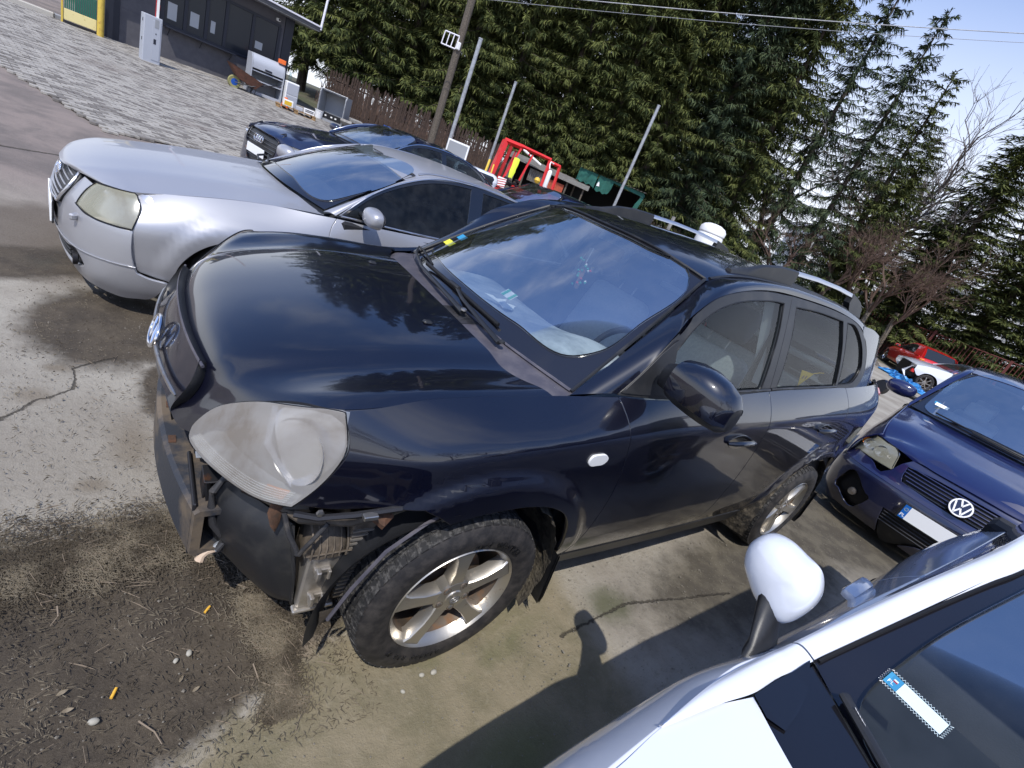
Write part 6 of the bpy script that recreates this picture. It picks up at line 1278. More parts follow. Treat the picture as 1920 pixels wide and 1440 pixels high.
box_fill(a4, [(-.5, .4, -.56, .56, .2, .66), (.45, 3.5, -.78, .78, .15, .36), (.55, .65, -.82, .82, .3, .92), (.6, 3.2, -.85, -.81, .3, .95), (.6, 3.2, .81, .85, .3, .95), (2.9, 3.75, -.74, .74, .3, .95)])
it_ = seat_row(a4, (1.5, 2.4), (-.37, .37), .42); mb = MB(); mb.bbox(.6, 1.0, -.70, .70, .84, .96, .04); mb.build('dashboard', 'interior_dark', it_, True)
sheet('trunk_lid', lambda U, V: np.stack([3.3+U*.5, V*.68, 1.0-.06*U-.03*V*V], 1), np.linspace(0, 1, 5), np.linspace(-1, 1, 9), NP, a4)
mb = MB(); mb.add([(2.62, -.54, 1.34), (2.62, .54, 1.34), (3.3, .60, 1.0), (3.3, -.60, 1.0)], [(0, 1, 2, 3)]); mb.build('rear_window', 'mid_glass', a4)
mb = MB(); mb.tube([(1.28, .02, 1.30), (1.28, -.06, 1.30)], .03, 8); mb.build('interior_mirror', 'interior_dark', it_)
# ---------------- blue people carrier on the right
vs = thing('blue_people_carrier', 'blue people carrier with slatted grille, round badge and white plate at the right edge', 'car', (5.024, -1.414, -.023), R(4.457))
VP = 'blue_paint'; sdv = side_fn(vs_side); suv_ = side_fn(vs_up)
panel('front_fender', sdv, [(-.70, .862, 1), (-.4, .93), (0, 1.0), (.4, 1.058), (.62, 1.075, 1), (.60, .8), (.60, .4), (.58, .2, 1), (.46, .2, 1), (.42, .38), (.32, .58), (.15, .70), (0, .72), (-.15, .70), (-.32, .58), (-.42, .38), (-.44, .30, 1), (-.62, .30, 1), (-.64, .54, 1), (-.66, .62), (-.67, .74)], VP, vs, step=.05, both=True)
panel('front_door', sdv, [(.63, 1.078, 1), (1.6, 1.11), (1.75, 1.115, 1), (1.76, .5), (1.74, .22, 1), (.6, .22, 1), (.61, .4), (.61, .8)], VP, vs, step=.08, both=True)
panel('rear_side', sdv, [(1.76, 1.115, 1), (3.4, 1.14, 1), (3.55, .6), (3.5, .24, 1), (1.75, .22, 1), (1.77, .5)], VP, vs, step=.1, both=True)
hlv = [(4.72, .655), (4.86, .76), (4.60, .800), (4.1, .815), (3.4, .812), (2.80, .802), (2.66, .78), (2.47, .655, 1), (3.3, .646), (4.2, .645)]
gv = [(2.17, .742, 1), (1.4, .765), (0, .772), (-1.4, .765), (-2.17, .742, 1), (-2.10, .66), (-1.75, .615, 1), (0, .600), (1.75, .615, 1), (2.10, .66)]
up_b = [(-6, .55, 1), (-5, .63), (-4.8, .64), (-3.3, .636), (-2.5, .645), (-2.35, .74, 1), (-2.2, .79), (0, .815), (2.2, .79), (2.35, .74, 1), (2.5, .645), (3.3, .636), (4.8, .64), (5, .63), (6, .55, 1), (4, .555), (0, .560), (-4, .555)]
panel('bumper_upper', vs_wrap, up_b, VP, vs, step=.05, sc=(.14, 1), holes=[gv])
lowb = [(-6, .545, 1), (-4, .550), (0, .556), (4, .550), (6, .545, 1), (5.9, .28), (5.2, .17), (3, .15), (0, .15), (-3, .15), (-5.2, .17), (-5.9, .28)]
li = [(1.85, .375, 1), (0, .380), (-1.85, .375, 1), (-1.75, .255), (0, .245), (1.75, .255)]; fgr = [(3.75, .36), (2.55, .385), (2.35, .36), (2.45, .285), (3.5, .27), (3.8, .31)]
panel('bumper_lower', vs_wrap, lowb, NP, vs, step=.05, sc=(.14, 1), holes=[li, fgr])
inn = panel('lower_grille', vs_wrap, li, 'black_plastic', vs, depth=0, off=-.03, sc=(.14, 1), step=.06)
for k in range(4):
    lp = np.array([(t, .268+.028*k) for t in np.linspace(-1.75, 1.75, 16)]); P_ = vs_wrap(lp[:, 0], lp[:, 1])+np.array((.005, 0, 0)); mb = MB(); mb.tube(P_, .006, 6); mb.build('grille_slat', 'dark_metal', inn, True)
fg_ = panel('fog_recess', vs_wrap, fgr, 'seal', vs, depth=0, off=-.04, sc=(.14, 1), step=.05); c = vs_wrap([2.95], [.325])[0]; mb = MB(); mb.lathe([(.035, .02), (.03, .0), (0, -.004)], 16, 'x', c=c); mb.build('tow_cover', 'steel', fg_, True)
gp = panel('grille', vs_wrap, gv, 'seal', vs, depth=0, off=-.035, sc=(.14, 1), step=.06)
for k in range(6):
    z_ = .618+.0265*k; w_ = 1.72+.40*math.sin(min(1.57, k*.45)); lp = np.array([(t, z_) for t in np.linspace(-w_, w_, 22)]); P_ = vs_wrap(lp[:, 0], lp[:, 1]); mb = MB(); mb.tube(P_+np.array((.008, 0, 0)), .0075, 6, flat=.8); mb.build('grille_slat', VP if k else 'gloss_black', gp, True)
c = Vector(vs_wrap([0], [.685])[0])+Vector((-.020, 0, 0)); ay = Vector((.45, 0, .89)); ax = Vector((0, -1, 0)); M = frame_M(c, ax, ay)
bd = bpy.data.objects.new('badge', None); COL.objects.link(bd); bd.parent = vs
mb = MB(); mb.lathe([(.074, -.004), (.076, .0), (.074, .003), (0, .003)], 40, 'z', M=M); mb.build('badge_disc', 'navy_paint', bd, True, 30)
mb = MB(); mb.lathe([(.062, .003), (.063, .008), (.073, .008), (.074, .003)], 44, 'z', M=M, cap=False); mb.build('badge_ring', 'white_print', bd, True, 30)
def bars(segs, w_):
    mb = MB()
    for (x0, y0), (x1, y1) in segs:
        d = Vector((x1-x0, y1-y0)).normalized()*w_; px, py = -d.y, d.x; mb.add([M @ Vector(q) for q in ((x0+px, y0+py, .008), (x0-px, y0-py, .008), (x1-px, y1-py, .008), (x1+px, y1+py, .008), (x0+px, y0+py, .003), (x0-px, y0-py, .003), (x1-px, y1-py, .003), (x1+px, y1+py, .003))], [(0, 1, 2, 3), (0, 4, 5, 1), (1, 5, 6, 2), (2, 6, 7, 3), (3, 7, 4, 0)])
    return mb
bars([((-.022, .058), (0, .010)), ((0, .010), (.022, .058))], .0055).build('badge_letter', 'white_print', bd)
bars([((-.050, .036), (-.024, -.054)), ((-.024, -.054), (0, -.006)), ((0, -.006), (.024, -.054)), ((.024, -.054), (.050, .036))], .0055).build('badge_letter', 'white_print', bd)
c = Vector(vs_wrap([0], [.45])[0])+Vector((-.028, 0, 0)); M = frame_M(c, (0, -1, 0), (.03, 0, 1))
pl_ = bpy.data.objects.new('number_plate', None); COL.objects.link(pl_); pl_.parent = vs
mb = MB(); mb.bbox(-.275, .275, -.068, .068, -.006, -.001, .004, M=M); mb.build('plate_holder', 'black_plastic', pl_)
mb = MB(); mb.box(-.218, .26, -.057, .057, -.001, .002, M=M); mb.build('plate_face', 'plate_white', pl_)
mb = MB(); mb.box(-.26, -.2182, -.057, .057, -.001, .002, M=M); mb.build('country_band', 'plate_blue', pl_)
text_obj('country_code', 'PL', .038, 'white_print', pl_, M @ Matrix.Translation((-.239, -.032, .0022)), .0004, bold=.0006)
for k in range(12):
    a = 2*PI*k/12; mb = MB(); mb.lathe([(.0022, 0), (0, .0003)], 6, 'z', M=M @ Matrix.Translation((-.239+.012*math.cos(a), .022+.012*math.sin(a), .0021))); mb.build('star', 'sticker_yellow', pl_)
for o in (hlv, mir_u(hlv)[::-1]):
    o = o if o is not hlv else hlv; h_ = panel('headlight', vs_wrap, o, 'yellowed_lens', vs, step=.025, depth=.02, off=.001, sc=(.14, 1))
    bk = lambda U, V: vs_wrap(U, V)+np.array((.06, 0, 0)); panel('lamp_housing', bk, o, 'clean_alloy', h_, step=.05, depth=0, sc=(.14, 1)); s_ = 1 if o is hlv else -1
    for u_, r_ in ((3.25, .055), (3.95, .05)):
        c = vs_wrap([s_*u_], [.725])[0]; mb = MB(); mb.lathe([(r_, .012), (r_*.7, .035), (0, .045)], 22, 'x', c=c, cap=False); mb.build('reflector', 'chrome', h_, True)
    c = vs_wrap([s_*4.5], [.73])[0]; mb = MB(); mb.lathe([(.035, .012), (.02, .03), (0, .035)], 16, 'x', c=c, cap=False); mb.build('indicator', 'lamp_amber', h_, True)
    lp = smooth_loop(o, .03, sc=(.14, 1)); P_ = vs_wrap(lp[:, 0], lp[:, 1]); mb = MB(); mb.tube(list(P_)+[P_[0]], .0035, 6, caps=False); mb.build('lamp_seal', 'seal', h_, True)
hq = [vs_wrap([u_], [z_])[0] for u_, z_ in ((2.2, .798), (2.70, .815), (3.4, .822), (4.2, .825), (4.75, .815))]
hv_ = [(-.835, .815)+tuple(hq[0]), (-.80, .845)+tuple(hq[1]), (-.74, .875)+tuple(hq[2]), (-.66, .905)+tuple(hq[3]), (-.58, .93)+tuple(hq[4]), (-.4, .965, -.4, .755, .920), (0, 1.035, 0, .785, .99), (.20, 1.06, .34, .80, 1.04)]
hood_sheet(vs, hv_, VP, crease=(.78, .012), nu=50, nv=44)
wsv = ((.16, 1.075, .42, .795, 1.06), (1.06, 1.615, 1.22, .635, 1.56)); Aiv = [(.40, .805, 1.055), (.8, .73, 1.30), (1.22, .642, 1.56), (1.5, .64, 1.62), (2.2, .64, 1.65), (3.0, .63, 1.63), (3.4, .62, 1.56)]
Bov = [(.50, 1.085), (.85, 1.31), (1.2, 1.51), (1.55, 1.585), (2.2, 1.60), (3.0, 1.585), (3.4, 1.50)]
wV, rV, _, _ = greenhouse(vs, VP, wsv, Aiv, Bov, vs_up, .06, (3.3,), border=.045)
wv1 = [(.62, 1.12, 1), (.92, 1.30), (1.25, 1.47), (1.6, 1.545), (1.72, 1.548, 1), (1.74, 1.14, 1)]; wv2 = [(1.82, 1.548, 1), (2.8, 1.55, 1), (2.82, 1.16, 1), (1.84, 1.145, 1)]
panel('door_frame', suv_, [(.51, 1.082, 1), (.85, 1.305), (1.2, 1.505), (1.55, 1.58), (2.2, 1.595), (3.0, 1.58), (3.38, 1.50, 1), (3.4, 1.145, 1), (1.5, 1.11)], 'gloss_black', vs, step=.08, both=True, holes=[wv1, wv2])
for w_ in (wv1, wv2): panel('side_window', suv_, w_, 'mid_glass', vs, step=.12, both=True, depth=0, off=-.006)
simple_mirror(vs, .72, .99, 1.155, .095, .135, .078, VP, side=1); simple_mirror(vs, .72, -.99, 1.155, .095, .135, .078, VP)
cow = [[(.145+.25*abs(t)**2.4, t*.80, 1.040-.02*abs(t)), (.17+.25*abs(t)**2.4, t*.80, 1.056-.02*abs(t)), (.225+.24*abs(t)**2.4, t*.80, 1.085-.025*abs(t))] for t in np.linspace(-1, 1, 11)]
sheet('cowl', Surf(np.linspace(-1, 1, 11), [0, .5, 1], cow, 'c', 'c'), np.linspace(-1, 1, 24), np.linspace(0, 1, 4), 'black_plastic', vs, flip=True)
for y0, y1 in ((.60, -.05), (.15, -.62)):
    mb = MB(); P_ = [wV([.05+.02*abs(t)], [t/.8])[0]+np.array((-.008, 0, .014)) for t in np.linspace(y0, y1, 9)]; mb.tube(P_, [.008]*8+[.006], 6); wp_ = mb.build('wiper', 'black_plastic', vs, True)
    mb = MB(); P_ = [wV([.02+.03*abs(t-y1)], [t/.8])[0]+np.array((-.01, 0, .022)) for t in np.linspace(y1-.05, (y0+y1)/2, 5)]; mb.tube(P_, .011, 6, flat=.6); mb.build('wiper_arm', 'seal', wp_, True)
tg = card('sticker', wV([.20], [.78])[0]+np.array((-.004, 0, .006)), .11, .045, 'paper', None, u=(0, -1, 0), v=(1, 0, .7)); tg.parent = vs
tg = card('sticker', wV([.22], [.845])[0]+np.array((-.004, 0, .006)), .05, .03, 'sticker_blue', None, u=(0, -1, 0), v=(1, 0, .7)); tg.parent = vs
for y_, s_ in ((-.885, -1), (.885, 1)):
    for x_ in (0, 2.84): make_wheel(vs, x_, y_, .325, Rt=.325, Rr=.205, side=s_, detail=0, tread=False, m_rim='steel')
wells(vs, 0, .37, .56, .87, .325); wells(vs, 2.84, .37, .56, .87, .325)
box_fill(vs, [(-.55, .35, -.6, .6, .2, .72), (.40, 3.5, -.80, .80, .15, .36), (.45, .60, -.84, .84, .3, 1.02), (.6, 3.4, -.87, -.83, .3, 1.05), (.6, 3.4, .83, .87, .3, 1.05), (3.3, 3.6, -.8, .8, .3, 1.5)])
it_ = seat_row(vs, (1.5, 2.5), (-.38, .38), .55); mb = MB(); mb.bbox(.30, 1.0, -.76, .76, .90, 1.04, .05); mb.build('dashboard', 'dash_grey', it_, True)
mb = MB(); mb.bbox(1.05, 1.09, -.13, .13, 1.44, 1.52, .015); mb.build('interior_mirror', 'paper', it_, True)
# ---------------- white hatchback in the foreground (its right side is towards the SUV)
wt = thing('white_hatchback', 'white hatchback in the foreground with dark windscreen and white door mirror, lower right corner', 'car')
YC = -2.36
wz_b = ([-1.2, -1.05, -.8, -.5, -.25, 0, .082, .27, .7, 1.4, 2.5], [.62, .69, .785, .845, .880, .918, .938, .957, .955, .965, 1.0])
def wsd(x, z):
    x = np.asarray(x, float); z = np.asarray(z, float); zb_ = lin(x, *wz_b); wbt = lin(x, [-1.2, -1.05, -.8, -.5, -.25, 0, .082, .27, .7, 1.34, 2.2, 2.9], [.50, .62, .70, .742, .754, .762, .764, .737, .722, .680, .625, .58]); s_ = lin(x, [-1.3, -1.1, -.8, -.5, 0, .3, .6, 1.5, 2.1, 2.9], [.66, .80, .93, .985, 1.0, .965, .945, .935, .93, .84])
    c = zb_-.22; t = (z-.2)/(c-.2); lo = s_*.850*lin(t, [-.3, 0, .3, .7, 1, 1.6], [.9, .95, .985, .998, 1, 1]); q = (z-c)/(zb_-c); wd = .2; qs = wd*np.log1p(np.exp(np.clip(q/wd, -40, 40)))
    return lo-(s_*.850-wbt)*(.22*qs+.78*qs*qs)
def wfn(s_=1): return lambda U, V: np.stack([np.asarray(U, float), YC+s_*wsd(U, V), np.asarray(V, float)], 1)
WP = 'white_paint'
wzb = lambda x: float(lin(np.array([x]), *wz_b)[0])
for s_ in (1, -1):
    fl = s_ > 0
    panel('front_fender', wfn(s_), [(-1.15, wzb(-1.15)-.006, 1)]+[(x_, wzb(x_)-.004) for x_ in (-1.0, -.8, -.5, -.25, 0)]+[(.082, .934, 1), (.17, .945), (.262, .953, 1), (.245, .86), (.22, .75), (.17, .6), (.15, .2, 1), (-.04, .2, 1), (-.08, .36), (-.17, .52), (-.32, .62), (-.47, .65), (-.62, .62), (-.77, .52), (-.86, .36), (-.88, .2, 1), (-1.15, .2, 1)], WP, wt, step=.03, flip=fl)
    panel('front_door', wfn(s_), [(.272, .953, 1), (.7, .951), (1.25, .960, 1), (1.28, .6), (1.25, .25, 1), (.160, .25, 1), (.180, .6), (.23, .75), (.255, .86)], WP, wt, step=.05, flip=fl, depth=.03)
    panel('rear_quarter', wfn(s_), [(1.26, .960, 1), (2.0, .98), (2.8, 1.0, 1), (2.85, .6), (2.8, .3, 1), (2.47, .3, 1), (2.40, .48), (2.2, .62), (2.02, .65), (1.84, .62), (1.66, .48), (1.58, .25, 1), (1.26, .25, 1), (1.29, .6)], WP, wt, step=.06, flip=fl)
PB = [(-.14, -1.604, .904), (-.01, -1.598, .929), (.086, -1.601, .941), (.16, -1.608, .952), (.205, -1.613, .960), (.271, -1.625, .979), (.409, -1.659, 1.067), (.559, -1.699, 1.164), (.763, -1.747, 1.263), (.896, -1.771, 1.323), (1.15, -1.80, 1.39), (1.5, -1.82, 1.44), (2.1, -1.83, 1.45), (2.5, -1.85, 1.40)]
PA = [(-.14, -1.606, .902), (-.01, -1.630, .930), (.084, -1.650, .944), (.165, -1.656, .958), (.210, -1.664, .967), (.272, -1.673, .984), (.36, -1.696, 1.040), (.502, -1.735, 1.131), (.676, -1.783, 1.228), (.785, -1.812, 1.277), (1.05, -1.86, 1.378), (1.5, -1.89, 1.458), (2.1, -1.90, 1.468), (2.5, -1.91, 1.413)]
for s_ in (1, -1):
    rows_ = []
    for a, b in zip(PA, PB):
        a, b = [np.array((q[0], q[1] if s_ > 0 else 2*YC-q[1], q[2])) for q in (a, b)]; o = np.array((-.3, .45*s_, .84)); o /= np.linalg.norm(o); k_ = .011*min(1, len(rows_)/2); rows_.append([a, a*.66+b*.34+o*k_, a*.3+b*.7+o*k_, b])
    rsw = Surf(range(14), [0, .34, .7, 1], rows_, 'c', 'c')
    sheet('cowl_side', rsw, np.linspace(0, 4.97, 40), np.linspace(0, 1, 9), WP, wt, depth=.006, flip=s_ < 0)
    sheet('pillar_rail', rsw, np.linspace(5.02, 13, 90), np.linspace(0, 1, 9), WP, wt, depth=.006, flip=s_ < 0)
    mb = MB(); lp = [rsw([t], [0.0])[0] for t in np.linspace(5.1, 12, 30)]; mb.tube(np.array(lp)+np.array((0, -.004*s_, -.001)), .0045, 6); mb.build('windscreen_seal', 'seal', wt, True)
    Vp = [rsw([t], [1.0])[0]-np.array((0, 0, .004)) for t in np.linspace(2, 12, 50)]; Vd = []
    for q in Vp: Vd.append(np.array((q[0]+.0, YC+s_*(float(wsd(q[0], wzb(q[0])-.004))-.004), wzb(q[0])-.012)))
    n_ = len(Vp); mb = MB(); mb.add(Vp+Vd, [(i, i+1, n_+i+1, n_+i) for i in range(n_-1)]); mb.build('side_window', 'gloss_black', wt, True)
wsw = []
for t, (cx, cz, ex, ey, ez) in zip((0, .5, 1), ((.03, .965, .272, .684, .980), (.48, 1.228, .655, .583, 1.213), (.94, 1.420, 1.05, .503, 1.374))): wsw.append([(ex, YC-ey, ez), (cx+(ex-cx)*.3, YC-ey*.58, cz), (cx, YC, cz+.006), (cx+(ex-cx)*.3, YC+ey*.58, cz), (ex, YC+ey, ez)])
wS = Surf([0, .5, 1], [-1, -.58, 0, .58, 1], wsw, 'n', 'n')
oo = [(0, -1, 1), (.5, -1), (1, -1, 1), (1, 0), (1, 1, 1), (.5, 1), (0, 1, 1), (0, 0)]; ii = [(.05, -.88), (.2, -.915), (.6, -.93), (.9, -.92), (.94, -.85), (.95, 0), (.94, .85), (.9, .92), (.6, .93), (.2, .915), (.05, .88), (.03, .5), (.025, 0), (.03, -.5)]
panel('windscreen_border', wS, oo, 'frit', wt, step=.04, depth=.01, off=.003, sc=(.8, .65), holes=[ii], flip=True)
panel('windscreen', wS, ii, 'windscreen_glass', wt, step=.06, depth=0, off=.002, sc=(.8, .65), flip=True)
for s_ in (1, -1):
    q = [(.262, -1.668, .980), (.20, -1.664, .966), (.15, -1.657, .957), (.074, -1.653, .944), (.060, -1.690, .940), (.072, -1.722, .943), (.13, -1.716, .953), (.20, -1.700, .966)]; q = [(a, b if s_ > 0 else 2*YC-b, c+.004) for a, b, c in q]; mb = MB(); mb.add(q, [tuple(range(8))]); mb.build('corner_trim', 'gloss_black', wt)
hw_ = [(-1.20, .66, -1.05, .610, .682), (-1.13, .735, -.95, .655, .722), (-.95, .80, -.78, .703, .782), (-.6, .860, -.5, .735, .842), (-.3, .893, -.25, .748, .878), (-.14, .912, -.06, .750, .906), (-.085, .920, .078, .706, .940)]
def wh(rows):
    ts = np.linspace(-1, 1, 17); G_ = []
    for xc, zc_, xe, ye, ze in rows: G_.append([(xc+(xe-xc)*abs(t)**2.4, YC+ye*t, zc_+(ze-zc_)*abs(t)**2.5+.010*math.exp(-((abs(t)-.80)/.09)**2)) for t in ts])
    return Surf([0, .1, .3, .65, .95, 1.15, 1.27], list(ts), G_, 'c', 'n')
sheet('hood', wh(hw_), np.linspace(0, 1.27, 60), np.linspace(-1, 1, 60), WP, wt, depth=.02)
cow = [[(-.092+.15*abs(t)**2.4, YC+t*.69, .905+.02*abs(t)), (-.04+.14*abs(t)**2.4, YC+t*.68, .930+.015*abs(t)), (.035+.235*abs(t)**2.6, YC+t*.683, .962+.016*abs(t))] for t in np.linspace(-1, 1, 11)]
sheet('cowl', Surf(np.linspace(-1, 1, 11), [0, .5, 1], cow, 'c', 'c'), np.linspace(-1, 1, 24), np.linspace(0, 1, 5), 'gloss_black', wt, flip=True)
rfw = [[(x_, YC-w_, z_), (x_, YC-w_*.6, z_+.03), (x_, YC, z_+.042), (x_, YC+w_*.6, z_+.03), (x_, YC+w_, z_)] for x_, w_, z_ in ((1.045, .508, 1.385), (1.4, .492, 1.435), (2.0, .485, 1.445), (2.5, .47, 1.39))]
sheet('roof', Surf(range(4), [-1, -.6, 0, .6, 1], rfw, 'c', 'n'), np.linspace(0, 3, 16), np.linspace(-1, 1, 16), WP, wt)
box_fill(wt, [(-1.05, -.05, YC-.55, YC+.55, .2, .66), (.1, 2.7, YC-.74, YC+.74, .15, .4), (.1, .2, YC-.6, YC+.6, .3, .90), (.1, 2.7, YC-.60, YC-.56, .3, .88), (.1, 2.7, YC+.56, YC+.60, .3, .88), (2.5, 2.8, YC-.68, YC+.68, .3, 1.0)])
ity = bpy.data.objects.new('interior', None); COL.objects.link(ity); ity.parent = wt
mb = MB(); mb.bbox(.05, .62, YC-.66, YC+.66, .84, .935, .04, seg=2); mb.build('dashboard', 'interior_dark', ity, True)
mb = MB(); mb.tube([(.20, -1.725, .935), (.33, -1.722, 1.000), (.483, -1.752, 1.095), (.647, -1.80, 1.190), (.754, -1.829, 1.238), (.95, -1.87, 1.30)], .009, 6, flat=.6); mb.build('pillar_trim', 'interior_light', ity, True)
mb = MB(); mb.tube([(.44, YC+.32, .955), (.40, YC+.30, .955), (.36, YC+.34, .958), (.42, YC+.38, .958), (.46, YC+.33, .956)], .003, 6); mb.build('vent_trim', 'chrome', ity, True)
for y_ in (-.35, .35):
    Mr_ = Matrix.Translation((1.35, YC+y_, .45)) @ Matrix.Rotation(R(20), 4, 'Y'); mb = MB(); mb.bbox(-.07, .07, -.24, .24, 0, .56, .05, M=Mr_, seg=2); mb.bbox(-.05, .05, -.12, .12, .60, .78, .04, M=Mr_, seg=2); mb.build('seat', 'seat_dark', ity, True, 50)
for y_, s_ in ((YC-.82, -1), (YC+.82, 1)):
    for x_ in (-.47, 2.02): make_wheel(wt, x_, y_, .30, Rt=.30, Rr=.19, side=s_, detail=0, tread=False, m_rim='steel')
mw = bpy.data.objects.new('side_mirror', None); COL.objects.link(mw); mw.parent = wt
def mirw(s_):
    y0 = -1.615 if s_ > 0 else 2*YC+1.615
    out_ = [(-1.447, 1.118), (-1.428, 1.079), (-1.440, 1.031), (-1.474, .997), (-1.525, .966), (-1.559, .955), (-1.585, .970), (-1.600, 1.010), (-1.594, 1.092), (-1.574, 1.118), (-1.526, 1.128), (-1.480, 1.131)]
    lp = smooth_loop(out_, .008); cy, cz = lp.mean(0); V = []; n_ = len(lp)
    lay = [(.030, .86), (.034, .95), (.022, 1.0), (0, 1.0), (-.022, .965), (-.040, .88), (-.052, .74), (-.060, .55), (-.064, .33), (-.066, .12)]
    for dx_, k_ in lay:
        for yy, zz_ in lp: V.append((.335+dx_, (cy+(yy-cy)*k_) if s_ > 0 else 2*YC-(cy+(yy-cy)*k_), cz+(zz_-cz)*k_))
    F = [(i*n_+k, i*n_+(k+1) % n_, (i+1)*n_+(k+1) % n_, (i+1)*n_+k) for i in range(len(lay)-1) for k in range(n_)]+[tuple((len(lay)-1)*n_+k for k in range(n_))]
    mb = MB(); mb.add(V, F); mb.build('mirror_cap', WP, mw, True, 70)
    mb = MB(); mb.add([(.362, (cy+(yy-cy)*.88) if s_ > 0 else 2*YC-(cy+(yy-cy)*.88), cz+(zz_-cz)*.88) for yy, zz_ in lp], [tuple(range(n_))]); mb.build('mirror_glass', 'chrome', mw)
    yy = lambda y_: y_ if s_ > 0 else 2*YC-y_
    V = []; secs2 = [(.215, .335, -1.612, -1.565, .905), (.232, .338, -1.602, -1.560, .93), (.255, .340, -1.590, -1.540, .955), (.278, .345, -1.574, -1.520, .985), (.290, .350, -1.560, -1.500, 1.02)]
    for (xa, xb, ya, yb_, zz_) in secs2:
        for t in np.linspace(0, 2*PI, 18, endpoint=False): V.append(((xa+xb)/2+(xb-xa)/2*math.cos(t)*1.25-.01, yy((ya+yb_)/2+(yb_-ya)/2*math.sin(t)*1.1), zz_+.25*((ya+yb_)/2+(yb_-ya)/2*math.sin(t)-(ya+yb_)/2)))
    mb = MB(); mb.add(V, [(i*18+k, i*18+(k+1) % 18, (i+1)*18+(k+1) % 18, (i+1)*18+k) for i in range(4) for k in range(18)]); mb.build('mirror_stalk', 'black_plastic', mw, True, 60)
mirw(1); mirw(-1)
mb = MB(); y_ = YC+float(wsd(1.05, .86)); mb.bbox(.93, 1.13, y_-.01, y_+.035, .850, .885, .015, seg=2); mb.build('door_handle', WP, wt, True)
P_ = [wS([-.01+.03*t], [t])[0]+np.array((-.012, 0, .014)) for t in (.905, .75, .5, .2, -.1)]; mb = MB(); mb.tube(P_, [.012, .011, .009, .008, .006], 8, flat=.7); wp_ = mb.build('wiper', 'black_plastic', wt, True)
mb = MB(); mb.tube([q+np.array((.004, 0, -.004)) for q in P_], .005, 6); mb.build('wiper_blade', 'seal', wp_, True)
M = frame_M(P_[0]*.65+P_[1]*.35+np.array((-.004, 0, .0098)), P_[1]-P_[0], (-.8, 0, .6)); text_obj('wiper_print', 'BOSCH', .010, 'white_print', wp_, M, .0002)
tmp = thing('plate_card', 'white card with blue PL band and zigzag edge behind the white hatchback windscreen', 'card')
c = np.array((.478, -1.832, 1.062)); ux = np.array((.012, -.112, -.004)); vx = np.array((.070, .006, .040)); M = frame_M(c, ux, vx)
M = frame_M((.330, -1.822, 1.042), (-.045, -1, -.03), (.85, .0, .50)) @ Matrix.Scale(.80, 4)
mb = MB(); mb.box(-.034, .068, -.019, .019, 0, .0008, M=M); mb.build('card_face', 'plate_white', tmp)
mb = MB(); mb.box(-.066, -.0345, -.019, .019, 0, .0008, M=M); mb.build('country_band', 'sticker_blue', tmp)
text_obj('country_code', 'PL', .015, 'white_print', tmp, M @ Matrix.Translation((-.053, -.007, .001)), .0002)
mb = MB(); mb.box(-.052, -.042, .004, .0085, .0009, .0013, M=M); mb.build('flag_print', 'white_print', tmp); mb = MB(); mb.box(-.052, -.042, -.0005, .0038, .0009, .0013, M=M); mb.build('flag_print', 'lamp_red', tmp)
for yy in (-.024, .024):
    mb = MB(); mb.tube([M @ Vector((-.068+.0034*k, yy+(.003 if k % 2 else -.003), .0005)) for k in range(41)], .0008, 4); mb.build('zigzag_edge', 'white_print', tmp)
for xx in (-.071, .073):
    mb = MB(); mb.tube([M @ Vector((xx+(.003 if k % 2 else -.003), -.023+.0035*k, .0005)) for k in range(14)], .0008, 4); mb.build('zigzag_edge', 'white_print', tmp)
# ------------------------------------------------------------------ guardhouse, yard clutter, fences, poles
gz_ = lambda x, y: float(ground_z(x, y))
mat('render_grey', (.085, .083, .095), .85, noise=(6, (.10, .098, .11), .4, .6), bump=(150, .15, .003)); mat('anthracite', (.016, .019, .032), .45); mat('roof_sheet', (.05, .052, .062), .4)
mat('fascia_white', (.75, .74, .80), .5); mat('galvanised', (.44, .45, .47), .42, .55, noise=(10, (.32, .33, .34), .4, .6)); mat('cabinet_grey', (.40, .42, .47), .5); mat('cabinet_side', (.27, .28, .30), .5)
mat('old_wood', (.125, .105, .085), .9, noise=(30, (.07, .058, .045), .4, .6)); mat('pallet_wood', (.36, .22, .10), .85, noise=(20, (.22, .14, .07), .4, .6)); mat('gate_cream', (.72, .62, .30), .6, noise=(12, (.5, .38, .15), .6, .8)); mat('gate_green', (.012, .12, .075), .6); mat('post_yellow', (.60, .43, .07), .6, noise=(9, (.35, .16, .05), .55, .75))
mat('barrow_rust', (.17, .075, .05), .8, noise=(12, (.09, .05, .035), .4, .7)); mat('tyre_pale', (.28, .27, .12), .8); mat('red_gloss', (.62, .022, .018), .35, coat=.4, noise=(5, (.42, .02, .016), .5, .8)); mat('red_frame_dark', (.35, .02, .02), .5); mat('hi_vis', (.65, .75, .05), .7); mat('yellow_bar', (.75, .50, .06), .5); mat('orange', (.85, .16, .03), .5)
